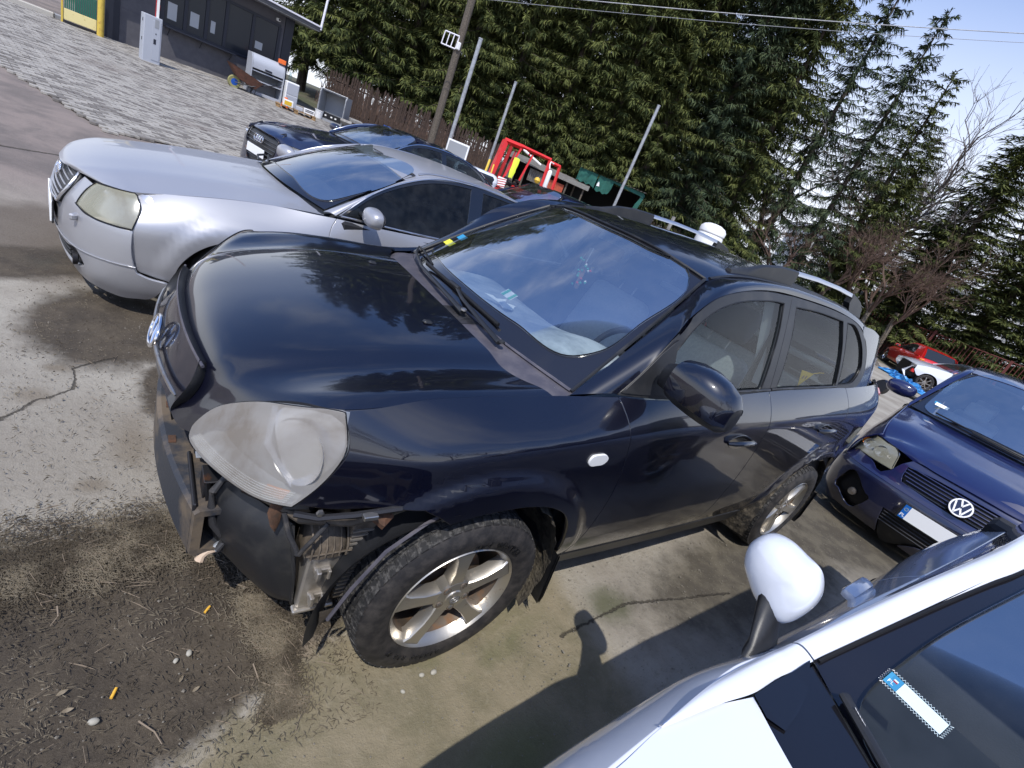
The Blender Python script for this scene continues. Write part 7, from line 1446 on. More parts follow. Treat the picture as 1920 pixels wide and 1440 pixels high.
mat('tarp_green', (.014, .085, .065), .75, noise=(5, (.02, .12, .095), .4, .6)); mat('corrugated', (.24, .23, .21), .6, .3, noise=(8, (.14, .12, .10), .45, .7)); mat('corrugated_red', (.60, .16, .09), .7, noise=(10, (.42, .13, .08), .4, .7)); mat('shed_dark', (.006, .006, .006), .95); mat('blue_plastic', (.01, .08, .38), .45); mat('tarp_blue', (.04, .26, .62), .5, noise=(14, (.35, .55, .8), .55, .7)); mat('fence_red', (.13, .035, .03), .7); mat('fence_brown', (.062, .038, .028), .85, noise=(30, (.03, .02, .016), .4, .6)); mat('concrete_block', (.30, .29, .27), .9, noise=(14, (.2, .19, .18), .4, .6)); mat('kerb_stone', (.42, .40, .36), .9); mat('white_plastic', (.78, .78, .78), .45); mat('bag_black', (.012, .012, .014), .35); mat('scrap', (.10, .095, .09), .7, .3, noise=(18, (.25, .2, .15), .5, .7)); mat('render_white', (.72, .72, .72), .9); mat('pane_dark', (.022, .026, .034), .2, spec=.35)
ua = Vector((-1.37, 17.03, .77)); ud = Vector((4.37, 1.27, 0)).normalized(); un = Vector((-ud.y, ud.x, 0))
gh = thing('guardhouse', 'dark grey flat roofed guardhouse with a long strip of windows beyond the pavers', 'building')
Mg = Matrix(((ud.x, un.x, 0, ua.x), (ud.y, un.y, 0, ua.y), (0, 0, 1, ua.z), (0, 0, 0, 1)))
def gb(name, m, *q, b=.004, parent=gh, M=Mg): mb = MB(); mb.bbox(*q, b, M=M); return mb.build(name, m, parent)
gb('wall', 'render_grey', 0, 4.12, 0, 2.6, -.1, .83); gb('wall', 'render_grey', 0, .86, 0, 2.6, .83, 2.4); gb('wall', 'render_grey', 4.0, 4.12, 0, 2.6, .83, 2.4); gb('wall', 'render_grey', .86, 4.0, 0, .3, 2.12, 2.4); gb('wall', 'render_grey', .86, 4.0, 2.3, 2.6, .83, 2.2)
gb('corner_column', 'anthracite', 4.125, 4.40, -.02, 2.62, -.1, 2.45); gb('corner_column', 'anthracite', -.30, -.002, -.02, 2.62, -.1, 2.45)
gb('plinth', 'kerb_stone', -.3, 4.5, -.22, -.01, -.1, -.015)
wf = gb('window_frame', 'anthracite', .86, 4.0, -.035, .0, .83, .90); gb('sill_shelf', 'anthracite', .95, 2.75, -.22, -.036, .80, .835, parent=wf)
gb('window_frame', 'anthracite', .86, 4.0, -.035, .0, 2.05, 2.12)
xs_ = [.86, 1.40, 1.92, 2.42, 3.16, 3.94]
for k, x_ in enumerate(xs_): gb('mullion', 'anthracite', x_, x_+.09, -.03, .01, .90, 2.05, parent=wf)
for k in range(5):
    gb('pane', 'pane_dark', xs_[k]+.09, xs_[k+1], -.004, .006, .90, 2.05, b=.001, parent=wf)
    if k in (0, 1, 2, 4): gb('notice', 'interior_light', xs_[k]+.16, xs_[k]+.16+(.22 if k != 2 else .12), -.008, -.0045, 1.02+.05*k, 1.42, b=.0005, parent=wf)
for x_ in (1.05, 1.85, 2.65): mb = MB(); mb.tube([Mg @ Vector((x_, -.2, .80)), Mg @ Vector((x_, -.03, .62))], .012, 5); mb.build('shelf_bracket', 'anthracite', gh)
gb('roof', 'roof_sheet', -.9, 4.95, -.62, 3.0, 2.42, 2.56); gb('fascia', 'fascia_white', -.9, 4.95, -.64, -.623, 2.52, 2.565); gb('soffit', 'galvanised', -.85, 4.9, -.60, -.02, 2.40, 2.418)
mb = MB(); mb.tube([Mg @ Vector((4.93, -.60, 2.46)), Mg @ Vector((4.99, -.60, 3.4))], .035, 8); mb.build('white_post', 'fascia_white', gh, True)
cm_ = gb('camera', 'white_plastic', 3.80, 3.92, -.14, -.03, 2.18, 2.26, b=.02); gb('camera_lens', 'seal', 3.84, 3.90, -.15, -.141, 2.20, 2.25, parent=cm_)
bc = thing('barrier_cabinet', 'light grey barrier cabinet standing on the pavers before the guardhouse', 'barrier'); bz = gz_(-.75, 15.14); M = Matrix.Translation((-.75, 15.25, bz)) @ Matrix.Rotation(R(12), 4, 'Z')
mb = MB(); mb.bbox(-.16, .20, -.16, .16, 0, 1.03, .012, M=M); mb.build('cabinet_body', 'cabinet_grey', bc)
mb = MB(); mb.bbox(.01, .17, -.168, -.161, .10, .95, .002, M=M); mb.build('cabinet_door', 'cabinet_grey', bc)
for q in ((.05, .13, .80, .98), (.07, .09, .66, .69), (.04, .09, .45, .56)): mb = MB(); mb.bbox(q[0], q[1], -.172, -.169, q[2], q[3], .001, M=M); mb.build('vent_plate', 'cabinet_side' if q[3] > .9 else 'anthracite', bc)
for z_ in (.45, .85): mb = MB(); mb.bbox(-.168, -.161, -.05, -.02, z_, z_+.07, .001, M=M); mb.build('lock', 'anthracite', bc)
bm_ = thing('barrier_boom', 'raised red and white barrier boom on the grey cabinet', 'barrier boom'); mb = MB(); mb.bbox(.09, .15, -.03, .0, .98, 4.6, .004, M=M); mb.build('boom_tube', 'paper', bm_); mb = MB(); mb.bbox(.075, .089, -.035, .005, 1.02, 4.6, .002, M=M); mb.build('red_edging', 'lamp_red', bm_)
mb = MB(); mb.bbox(.151, .156, -.03, 0, 1.2, 1.3, .001, M=M); mb.bbox(.151, .156, -.03, 0, 1.9, 2.1, .001, M=M); mb.build('red_mark', 'lamp_red', bm_)
gt = thing('sliding_gate', 'cream and green sheet metal gate at the top left beside a yellow post', 'gate'); a = Vector((-2.42, 16.75, 0)); b = Vector((-1.80, 16.72, 0)); z0 = gz_(-2.1, 16.7)
for (h0, h1, m_) in ((.10, .34, 'gate_cream'), (.78, 1.10, 'gate_cream')): mb = MB(); mb.bbox(-2.42, -1.80, 16.70, 16.73, z0+h0, z0+h1, .005); mb.build('sheet', m_, gt)
for k in range(16): x_ = -2.40+.0375*k; mb = MB(); mb.bbox(x_, x_+.026, 16.705, 16.722, z0+.345, z0+.775, .003); mb.build('slat', 'gate_green', gt)
mb = MB(); mb.bbox(-2.46, -2.42, 16.68, 16.74, z0+.02, z0+1.15, .004); mb.build('frame_post', 'post_yellow', gt); mb = MB(); mb.bbox(-2.42, -1.80, 16.69, 16.74, z0+.04, z0+.09, .004); mb.build('frame_rail', 'dark_metal', gt)
mb = MB(); mb.lathe([(.07, -.1), (.07, 2.6)], 14, 'z', c=(-1.72, 16.62, z0)); tag(mb.build('gate_post', 'post_yellow', None, True), 'thick yellow gate post with rust at its foot beside the guardhouse', 'post')
mb = MB(); mb.bbox(-3.4, -2.6, 16.9, 17.1, z0-.1, z0+.14, .02); tag(mb.build('kerb_block', 'kerb_stone', None), 'pale low kerb block left of the gate', 'kerb'); mb = MB(); mb.bbox(-2.75, -2.45, 17.15, 17.5, z0-.1, z0+.12, .01); tag(mb.build('grey_step', 'cabinet_side', None), 'dark grey low step between the kerb block and the gate', 'step')
wb0 = thing('wheelbarrow', 'rusty brown wheelbarrow with pale tyre leaning by the guardhouse wall', 'wheelbarrow', (1.30, 16.55, gz_(1.3, 16.55)), R(8))
mb = MB(); V = [(-.25, -.22, .62), (.62, -.30, .40), (.62, .30, .40), (-.25, .22, .62), (-.02, -.14, .32), (.46, -.17, .18), (.46, .17, .18), (-.02, .14, .32)]; mb.add(V, [(0, 1, 5, 4), (1, 2, 6, 5), (2, 3, 7, 6), (3, 0, 4, 7), (4, 5, 6, 7)]); V2 = [(a_*.97+.005, b_*.95, c_+.008) for a_, b_, c_ in V]; mb.add(V2, [(4, 5, 1, 0), (5, 6, 2, 1), (6, 7, 3, 2), (7, 4, 0, 3), (7, 6, 5, 4)]); mb.build('tray', 'barrow_rust', wb0)
mb = MB(); mb.lathe([(.10, -.035), (.155, -.045), (.175, 0), (.155, .045), (.10, .035)], 24, 'y', c=(-.06, 0, .175)); mb.build('tyre', 'tyre_pale', wb0, True, 50); mb = MB(); mb.lathe([(.0, -.04), (.09, -.036), (.09, .036), (0, .04)], 20, 'y', c=(-.06, 0, .175)); mb.build('wheel_hub', 'blue_plastic', wb0, True, 40)
for s_ in (-1, 1): mb = MB(); mb.tube([(-.06, s_*.07, .175), (.35, s_*.18, .22), (.80, s_*.24, .42), (1.12, s_*.26, .50)], .014, 6); mb.build('handle', 'anthracite', wb0, True); mb = MB(); mb.tube([(.40, s_*.18, .22), (.34, s_*.20, .01), (.44, s_*.20, .01), (.48, s_*.18, .22)], .011, 5); mb.build('leg', 'dark_metal', wb0, True)
def cabinet(root, w, d, h, r_, m, shelves, open_):
    prof = [(-d/2, 0), (d/2, 0), (d/2, h-.06)]+[(d/2-r_+r_*math.cos(t), h-r_+r_*math.sin(t)) for t in np.linspace(0, 0, 1)]+[(d/2, h), (-d/2+r_, h)]+[(-d/2+r_+r_*math.cos(t), h-r_+r_*math.sin(t)) for t in np.linspace(PI/2, PI, 7)]
    for x0 in (-w/2, w/2-.025): mb = MB(); mb.prism(prof, x0, x0+.025, 'x'); mb.build('side_panel', m, root)
    mb = MB(); mb.box(-w/2+.026, w/2-.026, d/2-.02, d/2-.002, .03, h-.02); mb.build('back_panel', 'cabinet_side', root)
    mb = MB(); mb.box(-w/2+.026, w/2-.026, -d/2+.02, d/2-.025, .02, .09); mb.build('base', m, root); mb = MB(); mb.box(-w/2+.026, w/2-.026, -d/2+r_, d/2-.025, h-.035, h-.003); mb.build('top', m, root)
    for z_ in shelves: mb = MB(); mb.box(-w/2+.027, w/2-.027, -d/2+.03, d/2-.025, z_, z_+.03); mb.build('shelf', m, root)
    if open_:
        V = [(-w/2+.03, -d/2+r_+r_*math.cos(t), h-r_+r_*math.sin(t)) for t in np.linspace(PI/2, PI*.98, 7)]+[(-w/2+.03, -d/2+.004, h-r_-.12)]; V2 = [(w/2-.03, b_, c_) for a_, b_, c_ in V]; n = len(V); mb = MB(); mb.add(V+V2, [(i, i+1, n+i+1, n+i) for i in range(n-1)]); mb.build('hood_panel', m, root, True)
        mb = MB(); mb.bbox(-.10, .10, -d/2-.02, -d/2+.003, h-r_-.10, h-r_-.05, .01); mb.build('grip', 'anthracite', root)
c1_ = thing('shelf_cabinet', 'light grey open shelf cabinet with rounded top behind the wheelbarrow', 'cabinet', (2.08, 17.12, gz_(2.08, 17.1)), R(7)); cabinet(c1_, .92, .55, 1.08, .26, 'cabinet_grey', (.38, .62), True)
c2_ = thing('empty_cabinet', 'dark grey empty display cabinet with light edges right of the pallet', 'cabinet', (4.15, 16.9, gz_(4.15, 16.9)), R(-38)); cabinet(c2_, .86, .50, .92, .10, 'cabinet_side', (), False)
mb = MB(); mb.bbox(-.38, .36, -.20, -.17, .10, .28, .004); mb.build('black_board', 'bag_black', c2_)
for x_ in (-.18, .02, .16): mb = MB(); mb.bbox(x_, x_+.06, -.206, -.201, .17, .21, .002); mb.build('label_patch', 'paper', c2_)
for x_ in (-.43, .43): mb = MB(); mb.tube([(x_, -.255, 0), (x_, -.255, .82), (x_, -.17, .92)], .012, 6); mb.build('edge_rail', 'galvanised', c2_, True)
mb = MB(); mb.tube([(-.43, -.17, .925), (.43, -.17, .925)], .012, 6); mb.build('edge_rail', 'galvanised', c2_, True)
c3_ = thing('small_white_cabinet', 'small off white two door box right of the shelf cabinet', 'cabinet', (2.80, 17.0, gz_(2.8, 17)), R(8)); mb = MB(); mb.bbox(-.19, .19, -.2, .2, 0, .72, .02); mb.build('box', 'white_plastic', c3_); mb = MB(); mb.bbox(-.17, .17, -.21, -.201, .04, .34, .004); mb.bbox(-.17, .17, -.21, -.201, .37, .68, .004); mb.build('drawer_front', 'cabinet_grey', c3_)
mb = MB(); mb.lathe([(.045, 0), (.05, .16), (.02, .2), (.02, .26)], 12, 'z', c=(2.74, 17.0, gz_(2.8, 17)+.72)); tag(mb.build('bottle', 'side_glass', None, True), 'clear bottle standing on the small white box', 'bottle')
mb = MB(); mb.bbox(-.06, .14, -.05, .08, 0, .12, .01, M=Matrix.Translation((2.42, 17.0, gz_(2.4, 17)+1.085))); tag(mb.build('orange_strap', 'orange', None), 'orange strap bundle on top of the light grey cabinet', 'strap')
mb = MB(); mb.lathe([(.16, 0), (.16, .02), (.13, .02), (.04, .30), (.02, .30)], 14, 'z', c=(2.62, 16.45, gz_(2.6, 16.4))); tag(mb.build('traffic_cone', 'orange', None, True), 'orange cone at the right foot of the light grey cabinet', 'cone')
pt = thing('pallet', 'wooden pallet on the pavers carrying the small boxes', 'pallet', (2.85, 16.05, gz_(2.85, 16.05)), R(-8))
for y_ in (-.28, 0, .28): mb = MB(); mb.box(-.55, .55, y_-.04, y_+.04, 0, .02); mb.build('runner', 'pallet_wood', pt)
for x_ in (-.5, 0, .5):
    for y_ in (-.28, 0, .28): mb = MB(); mb.box(x_-.05, x_+.05, y_-.039, y_+.039, .021, .095); mb.build('block', 'pallet_wood', pt)
for k in range(7): x_ = -.5+.166*k; mb = MB(); mb.box(x_-.055, x_+.055, -.33, .33, .096, .115); mb.build('board', 'pallet_wood', pt)
def boxy(name, x, y, z, sx_, sy, sz, rz, m, label, cat, parts=()):
    e = thing(name, label, cat, (x, y, z), rz); mb = MB(); mb.bbox(-sx_/2, sx_/2, -sy/2, sy/2, 0, sz, .008); mb.build('body', m, e)
    for q in parts: mb = MB(); mb.bbox(*q[:6], .002); mb.build(q[7] if len(q) > 7 else 'front_plate', q[6], e)
    return e
pz_ = gz_(2.85, 16.05)+.118
boxy('pink_box', 2.60, 16.0, pz_, .28, .2, .17, R(-8), 'white_plastic', 'white box with a pink label at the left end of the pallet', 'box', ((-.10, .10, -.106, -.101, .03, .14, 'pennant_yellow', 'label_print'),))
boxy('white_tray', 2.92, 16.0, pz_, .20, .2, .10, R(-8), 'cabinet_grey', 'small grey tray in the middle of the pallet', 'tray'); boxy('slotted_crate', 3.20, 15.95, pz_, .30, .22, .13, R(-8), 'white_plastic', 'white slotted crate at the right end of the pallet', 'crate', ((-.12, .12, -.116, -.111, .05, .07, 'anthracite', 'slot'), (-.12, .12, -.116, -.111, .09, .11, 'anthracite', 'slot')))
bk_ = thing('paint_bucket', 'white bucket standing between the pallet and the dark cabinet', 'bucket', (3.72, 16.9, gz_(3.7, 16.9))); mb = MB(); mb.lathe([(.10, 0), (.13, .25), (.138, .25), (.138, .27), (.12, .27), (.10, .03)], 20, 'z'); mb.build('pail', 'white_plastic', bk_, True, 40); mb = MB(); mb.tube([(-.13, 0, .25), (0, -.13, .16), (.13, 0, .25)], .004, 5); mb.build('bail', 'steel', bk_)
rr_ = random.Random(4)
cl_ = ['flat grey slab on top of the broken block heap', 'pale upright block at the left foot of the heap', 'tilted grey block leaning on the dark cabinet side', 'long grey slab across the middle of the heap', 'small pale block at the right foot of the heap', 'grey block half under the long slab', 'rearmost grey block of the heap by the picket fence']
for k in range(7):
    x_, y_ = 4.75+(0, -.2, -.28, .15, .5, .2, .3)[k], 16.3+(.1, -.3, .1, .1, -.2, -.1, .45)[k]; mb = MB(); M = Matrix.Translation((x_, y_, gz_(x_, y_)+(.38, .1, .22, .24, .08, .08, .12)[k])) @ Matrix.Rotation(k*1.3, 4, 'Z') @ Matrix.Rotation((.1, 1.4, .7, .15, 0, .3, .5)[k], 4, 'X'); l_ = (.2, .14, .18, .3, .12, .18, .18)[k]; mb.bbox(-l_, l_, -.12, .12, -.05, .05, .01, M=M); tag(mb.build('concrete_block', 'concrete_block', None), cl_[k], 'block', 'heap of broken concrete blocks')
def pole(name, x, y, x2, y2, z2, r_, m, label, cat='pole', n=10, parts=None, zb=None):
    z1 = gz_(x, y) if zb is None else zb; e = thing(name, label, cat, (0, 0, 0)); mb = MB(); mb.tube([(x, y, z1-.1), (x2, y2, z2)], r_, n); mb.build('shaft', m, e, True)
    mb = MB(); mb.tube([(x2, y2, z2+.001), (x2+(x2-x)*.002, y2, z2+.03)], r_*1.15, n); mb.build('cap', m, e, True); return e
pole('metal_post', 6.18, 12.46, 6.25, 12.5, 4.33, .055, 'galvanised', 'tall galvanised post behind the dark blue saloon, thickest of the three')
pole('metal_post', 8.1, 13.2, 8.16, 13.25, 3.95, .045, 'galvanised', 'thin galvanised post just left of the red steel frame')
pole('metal_post', 11.5, 10.5, 11.6, 10.55, 4.9, .050, 'galvanised', 'slim pale post in front of the green shed')
wp = pole('wooden_utility_pole', 7.05, 15.5, 7.30, 15.9, 9.0, .12, 'old_wood', 'weathered wooden utility pole with a white barred bracket near its top', 'utility pole')
br_ = bpy.data.objects.new('barred_bracket', None); COL.objects.link(br_); br_.parent = wp
for (a, b) in (((6.72, 15.95, 4.68), (7.08, 15.62, 4.68)), ((6.68, 15.93, 4.30), (7.04, 15.60, 4.30))): mb = MB(); mb.tube([a, b], .022, 5); mb.build('bracket_rail', 'fascia_white', br_)
for t in (0, .33, .66, 1): mb = MB(); mb.tube([(6.72+.36*t, 15.95-.33*t, 4.68), (6.68+.36*t, 15.93-.33*t, 4.30)], .018, 5); mb.build('bracket_bar', 'fascia_white', br_)
mb = MB(); mb.bbox(7.04, 7.16, 15.5, 15.62, 4.30, 4.52, .02); mb.build('insulator_box', 'white_plastic', br_)
for i, (z_, dz, r_) in enumerate(((0, 0, .012), (-.23, -.2, .007))):
    P_ = [Vector((10.23, 11.54, 6.98+z_)), Vector((15.04, 8.11, 8.79+z_)), Vector((18.64, 5.55, 10.15+z_))]; d = (P_[2]-P_[0])
    pts = [P_[0]+d*t+Vector((0, 0, .35*t*(t-1)*.5)) for t in np.linspace(-.9, 2.2, 40)]; mb = MB(); mb.tube(pts, r_, 5); tag(mb.build('overhead_cable', 'galvanised' if i == 0 else 'cabinet_side', None, True), ('thick overhead cable crossing the trees and sky at the top right', 'thin overhead cable hanging just below the thick one')[i], 'cable')
fn_ = thing('picket_fence', 'weathered brown picket fence under the dark spruces on the left', 'fence'); rp = random.Random(8)
fp = [(4.6, 19.6), (6, 18.9), (8, 17.9), (10, 16.7), (11.2, 15.8)]; dd_ = [0]
for a, b in zip(fp[:-1], fp[1:]): dd_.append(dd_[-1]+math.dist(a, b))
pk = None; t = 0.0
while t < dd_[-1] and True:
    x_ = float(np.interp(t, dd_, [q[0] for q in fp])); y_ = float(np.interp(t, dd_, [q[1] for q in fp])); h = 1.55+rp.uniform(-.10, .08)
    if pk is None:
        mb = MB(); mb.prism([(-.032, 0), (.032, 0), (.032, .95), (0, 1.0), (-.032, .95)], -.012, .012, 'y'); pk = mb.build('picket', 'fence_brown', fn_); o = pk
    else: o = pk.copy(); COL.objects.link(o)
    o.location = (x_, y_, gz_(x_, y_)); o.rotation_euler = (rp.uniform(-.03, .03), rp.uniform(-.05, .05), R(-30)+rp.uniform(-.1, .1)); o.scale = (1, 1, h); t += .085+rp.uniform(-.01, .01)
for h in (.35, 1.2):
    mb = MB(); mb.tube([(x_, y_+.03, gz_(x_, y_)+h) for x_, y_ in fp], .03, 4); mb.build('rail', 'fence_brown', fn_)
fr_ = thing('steel_fence', 'dark red steel bar fence behind the red hatchback', 'fence'); fp = [(29.2, 11), (29.5, 8), (30.0, 5), (30.5, 2), (31, -1.5)]; pk = None; dd_ = [0]
for a, b in zip(fp[:-1], fp[1:]): dd_.append(dd_[-1]+math.dist(a, b))
t = 0
while t < dd_[-1]:
    x_ = float(np.interp(t, dd_, [q[0] for q in fp])); y_ = float(np.interp(t, dd_, [q[1] for q in fp])); top = 2.05+.30*t/dd_[-1]
    if pk is None: mb = MB(); mb.box(-.012, .012, -.012, .012, 0, 1); pk = mb.build('bar', 'fence_red', fr_); o = pk
    else: o = pk.copy(); COL.objects.link(o)
    z_ = gz_(x_, y_)+.1; o.location = (x_, y_, z_); o.scale = (1, 1, top-z_+rp.uniform(-.01, .01)); t += .16
for k, off in enumerate((-.03, -1.45)):
    mb = MB(); mb.tube([(x_, y_, 2.05+.30*d/dd_[-1]+off) for (x_, y_), d in zip(fp, dd_)], .02, 4); mb.build('rail', 'fence_red', fr_)
for i in (1, 2, 3): x_, y_ = fp[i]; mb = MB(); mb.box(x_-.05, x_+.05, y_-.05, y_+.05, 0, 2.3); mb.build('post', 'fence_red', fr_)
sg = thing('fence_sign', 'small white notice on the red steel fence beside the SUV rear', 'sign'); mb = MB(); mb.box(29.30, 29.32, 8.55, 8.95, 1.55, 1.85); mb.build('board', 'white_plastic', sg)
mb = MB(); mb.box(29.294, 29.299, 8.62, 8.88, 1.68, 1.72); mb.build('print', 'anthracite', sg)
rf0 = thing('red_recovery_frame', 'red steel recovery frame with white cylinder and black winch gear behind the silver saloon', 'frame')
def beam_(name, pts, r_, m='red_gloss', n=4, parent=rf0): mb = MB(); mb.tube(pts, r_, n); return mb.build(name, m, parent, n > 4)
beam_('main_mast', [(7.28, 11.62, .75), (7.72, 12.02, 2.30)], .105); beam_('mast_back', [(7.50, 11.50, .75), (7.88, 11.88, 2.22)], .05, 'red_frame_dark')
beam_('top_beam', [(7.70, 12.04, 2.30), (8.14, 11.62, 2.30)], .075); beam_('top_beam', [(8.06, 11.66, 2.32), (8.80, 11.0, 2.28)], .05); beam_('rear_arm', [(8.78, 11.02, 2.26), (8.58, 10.72, 1.30)], .055)
beam_('brace', [(8.10, 11.66, 2.30), (7.60, 11.42, 1.10)], .04); beam_('brace', [(8.40, 11.42, 2.22), (8.10, 11.25, 1.35)], .035); beam_('rear_link', [(8.80, 11.0, 2.22), (9.05, 10.80, 2.20)], .05); beam_('rear_post', [(9.04, 10.82, 2.22), (8.90, 10.56, 1.25)], .045, 'red_gloss')
for dx in (.10, .2): beam_('guide_rod', [(7.50+dx, 11.72-dx*.8, 1.0), (7.86+dx, 12.0-dx*.8, 2.15)], .028, 'red_frame_dark', 6)
mb = MB(); mb.lathe([(.0, 0), (.062, 0), (.066, .02), (.066, .44), (.05, .48), (.03, .50), (0, .5)], 14, 'z', M=frame_M((8.34, 10.26, 1.50), (.9, -.4, 0), (0, 0, 1)) @ Matrix.Rotation(R(-90), 4, 'X')); mb.build('white_cylinder', 'white_plastic', rf0, True, 40)
beam_('hose', [(8.44, 10.46, 2.02), (8.50, 10.60, 2.14), (8.60, 10.72, 2.22), (8.75, 10.76, 2.20)], .018, 'paper', 6); beam_('lower_cylinder', [(8.32, 10.24, 1.36), (8.32, 10.24, 1.5)], .03, 'dark_metal', 6)
for k in range(14):
    c = Vector((7.50+rp.uniform(0, .5), 11.2-rp.uniform(0, .4), 1.12+rp.uniform(0, .28))); mb = MB(); M = Matrix.Translation(c) @ Matrix.Rotation(rp.uniform(0, 3), 4, 'Z') @ Matrix.Rotation(rp.uniform(0, 3), 4, 'X'); mb.bbox(-.07, .07, -.03, .03, -.04, .04, .01, M=M); mb.build('winch_part', 'bag_black', rf0)
mb = MB(); mb.bbox(7.9, 8.9, 10.4, 11.0, .55, 1.12, .03); mb.build('chassis', 'dark_metal', rf0); mb = MB(); mb.bbox(7.2, 8.2, 10.95, 11.7, .55, 1.02, .03); mb.build('chassis', 'red_frame_dark', rf0)
mb = MB(); mb.bbox(7.70, 8.05, 10.55, 10.95, 1.10, 1.24, .03); mb.build('cover', 'red_gloss', rf0)
for x_ in (7.35, 8.6):
    for s_ in (0, 1): mb = MB(); mb.lathe([(0, -.1), (.30, -.1), (.32, 0), (.30, .1), (0, .1)], 20, 'y', c=(x_, 11.3-s_*.6 if x_ < 8 else 10.9-s_*.5, .75)); mb.build('wheel', 'rubber', rf0, True, 40)
hb = thing('hazard_board', 'red and white striped hazard board at the foot of the red frame', 'hazard board'); M = frame_M((7.36, 10.98, 1.20), (.75, -.66, 0), (.1, .1, 1)); mb = MB(); mb.box(-.13, .13, -.13, .13, -.01, .0, M=M); mb.build('board', 'paper', hb)
for k in range(4): mb = MB(); y0 = -.12+.065*k; mb.add([M @ Vector(q) for q in ((-.13, y0-.03, .002), (.13, y0+.02, .002), (.13, y0+.045, .002), (-.13, y0-.005, .002))], [(0, 1, 2, 3)]); mb.build('red_stripe', 'lamp_red', hb)
hv0 = thing('hi_vis_vest', 'fluorescent yellow vest hanging on the red frame', 'vest'); V = [];
for i in range(7):
    t = i/6; w_ = .05+.03*math.sin(t*3+1)+.02*(i > 3); c = Vector((7.99-.12*t, 11.53-.14*t, 1.96-.58*t)); V += [c+Vector((-w_, w_*.6, 0)), c+Vector((0, -.03, .02)), c+Vector((w_, -w_*.6, 0))]
mb = MB(); mb.add(V, [(i*3+j, i*3+j+1, i*3+j+4, i*3+j+3) for i in range(6) for j in range(2)]); mb.build('fabric', 'hi_vis', hv0, True)
ybar = thing('yellow_jack', 'pair of slim yellow jack bars beside the red frame', 'jack'); beam_('bar', [(6.92, 11.30, .85), (7.07, 11.47, 1.64)], .035, 'yellow_bar', 6, ybar); beam_('bar', [(7.07, 11.19, .9), (7.17, 11.34, 1.56)], .022, 'yellow_bar', 6, ybar); beam_('cross_piece', [(6.98, 11.35, 1.15), (7.10, 11.25, 1.12)], .02, 'yellow_bar', 6, ybar)
mb = MB(); mb.lathe([(0, -.10), (.07, -.07), (.10, 0), (.07, .07), (0, .10)], 16, 'z', c=(8.81, 11.33, 1.61)); tag(mb.build('yellow_float', 'yellow_bar', None, True), 'round yellow float hanging in the corrugated shed opening', 'float')
mb = MB(); mb.bbox(-.3, .3, -.02, .02, 0, .45, .01, M=Matrix.Translation((5.82, 11.14, 1.30)) @ Matrix.Rotation(R(-40), 4, 'Z')); mfr = tag(mb.build('panel_frame', 'white_plastic', None), 'white edged dark panel propped beside the tall post', 'panel'); mb = MB(); mb.bbox(-.26, .26, -.026, -.021, -.05, .41, .001, M=Matrix.Translation((5.82, 11.14, 1.30)) @ Matrix.Rotation(R(-40), 4, 'Z')); mb.build('panel_face', 'cabinet_side', mfr)
for (x_, y_, lab) in ((4.42, 12.35, 'blue plastic tub behind the dark blue saloon roof, left one'), (4.80, 12.02, 'blue plastic tub behind the dark blue saloon roof, right one')):
    e = thing('blue_tub', lab, 'tub', (x_, y_, gz_(x_, y_)+.55), R(-35)); mb = MB(); mb.bbox(-.16, .16, -.13, .13, 0, .33, .02); mb.build('body', 'blue_plastic', e); mb = MB(); mb.bbox(-.18, .18, -.15, .15, .331, .36, .008); mb.build('rim', 'blue_plastic', e); mb = MB(); mb.bbox(-.2, .2, -.2, .2, -.62, -.005, .02); tag(mb.build('stand', 'shed_dark', e))
sh = thing('corrugated_shed', 'low open shed of corrugated sheet with one red sheet behind the red frame', 'shed'); a = Vector((10.17, 14.72, 0)); b = Vector((12.0, 13.04, 0)); d = (b-a).normalized(); n_ = Vector((-d.y, d.x, 0)); Ms = Matrix(((d.x, n_.x, 0, a.x), (d.y, n_.y, 0, a.y), (0, 0, 1, gz_(11, 14)-.1), (0, 0, 0, 1)))
def corr(name, m, x0, x1, z0, z1, y_, parent, M, n=14, amp=.02):
    xs2 = np.linspace(x0, x1, n*2+1); V = [M @ Vector((x_, y_+(amp if i % 2 else -amp), zz_)) for i, x_ in enumerate(xs2) for zz_ in (z0, z1)]; mb = MB(); mb.add(V, [(2*i, 2*i+2, 2*i+3, 2*i+1) for i in range(n*2)]); return mb.build(name, m, parent)
mb = MB(); mb.box(-.3, 2.7, .9, 1.0, 0, 1.5, M=Ms); mb.box(-.3, 2.7, .0, 1.0, 0, .02, M=Ms); mb.box(-.35, -.3, 0, 1, 0, 1.5, M=Ms); mb.build('inner_wall', 'shed_dark', sh)
mb = MB(); mb.add([Ms @ Vector(q) for q in ((-.45, -.15, 1.50), (2.85, -.15, 1.42), (2.85, 1.1, 1.62), (-.45, 1.1, 1.7), (-.45, -.15, 1.54), (2.85, -.15, 1.46), (2.85, 1.1, 1.66), (-.45, 1.1, 1.74))], [(0, 1, 2, 3), (4, 5, 6, 7), (0, 1, 5, 4)]); mb.build('roof', 'corrugated', sh)
corr('corrugated_sheet', 'corrugated_red', 1.25, 1.95, .35, 1.30, 0, sh, Ms); corr('corrugated_sheet', 'corrugated', .55, 1.20, .98, 1.40, 0, sh, Ms, 8, .025); corr('corrugated_sheet', 'corrugated', -.3, .05, .3, 1.4, 0, sh, Ms, 6)
for x_ in (.35, 1.22, 2.0, 2.65): mb = MB(); mb.box(x_, x_+.06, -.03, .03, 0, 1.45, M=Ms); mb.build('post', 'old_wood', sh)
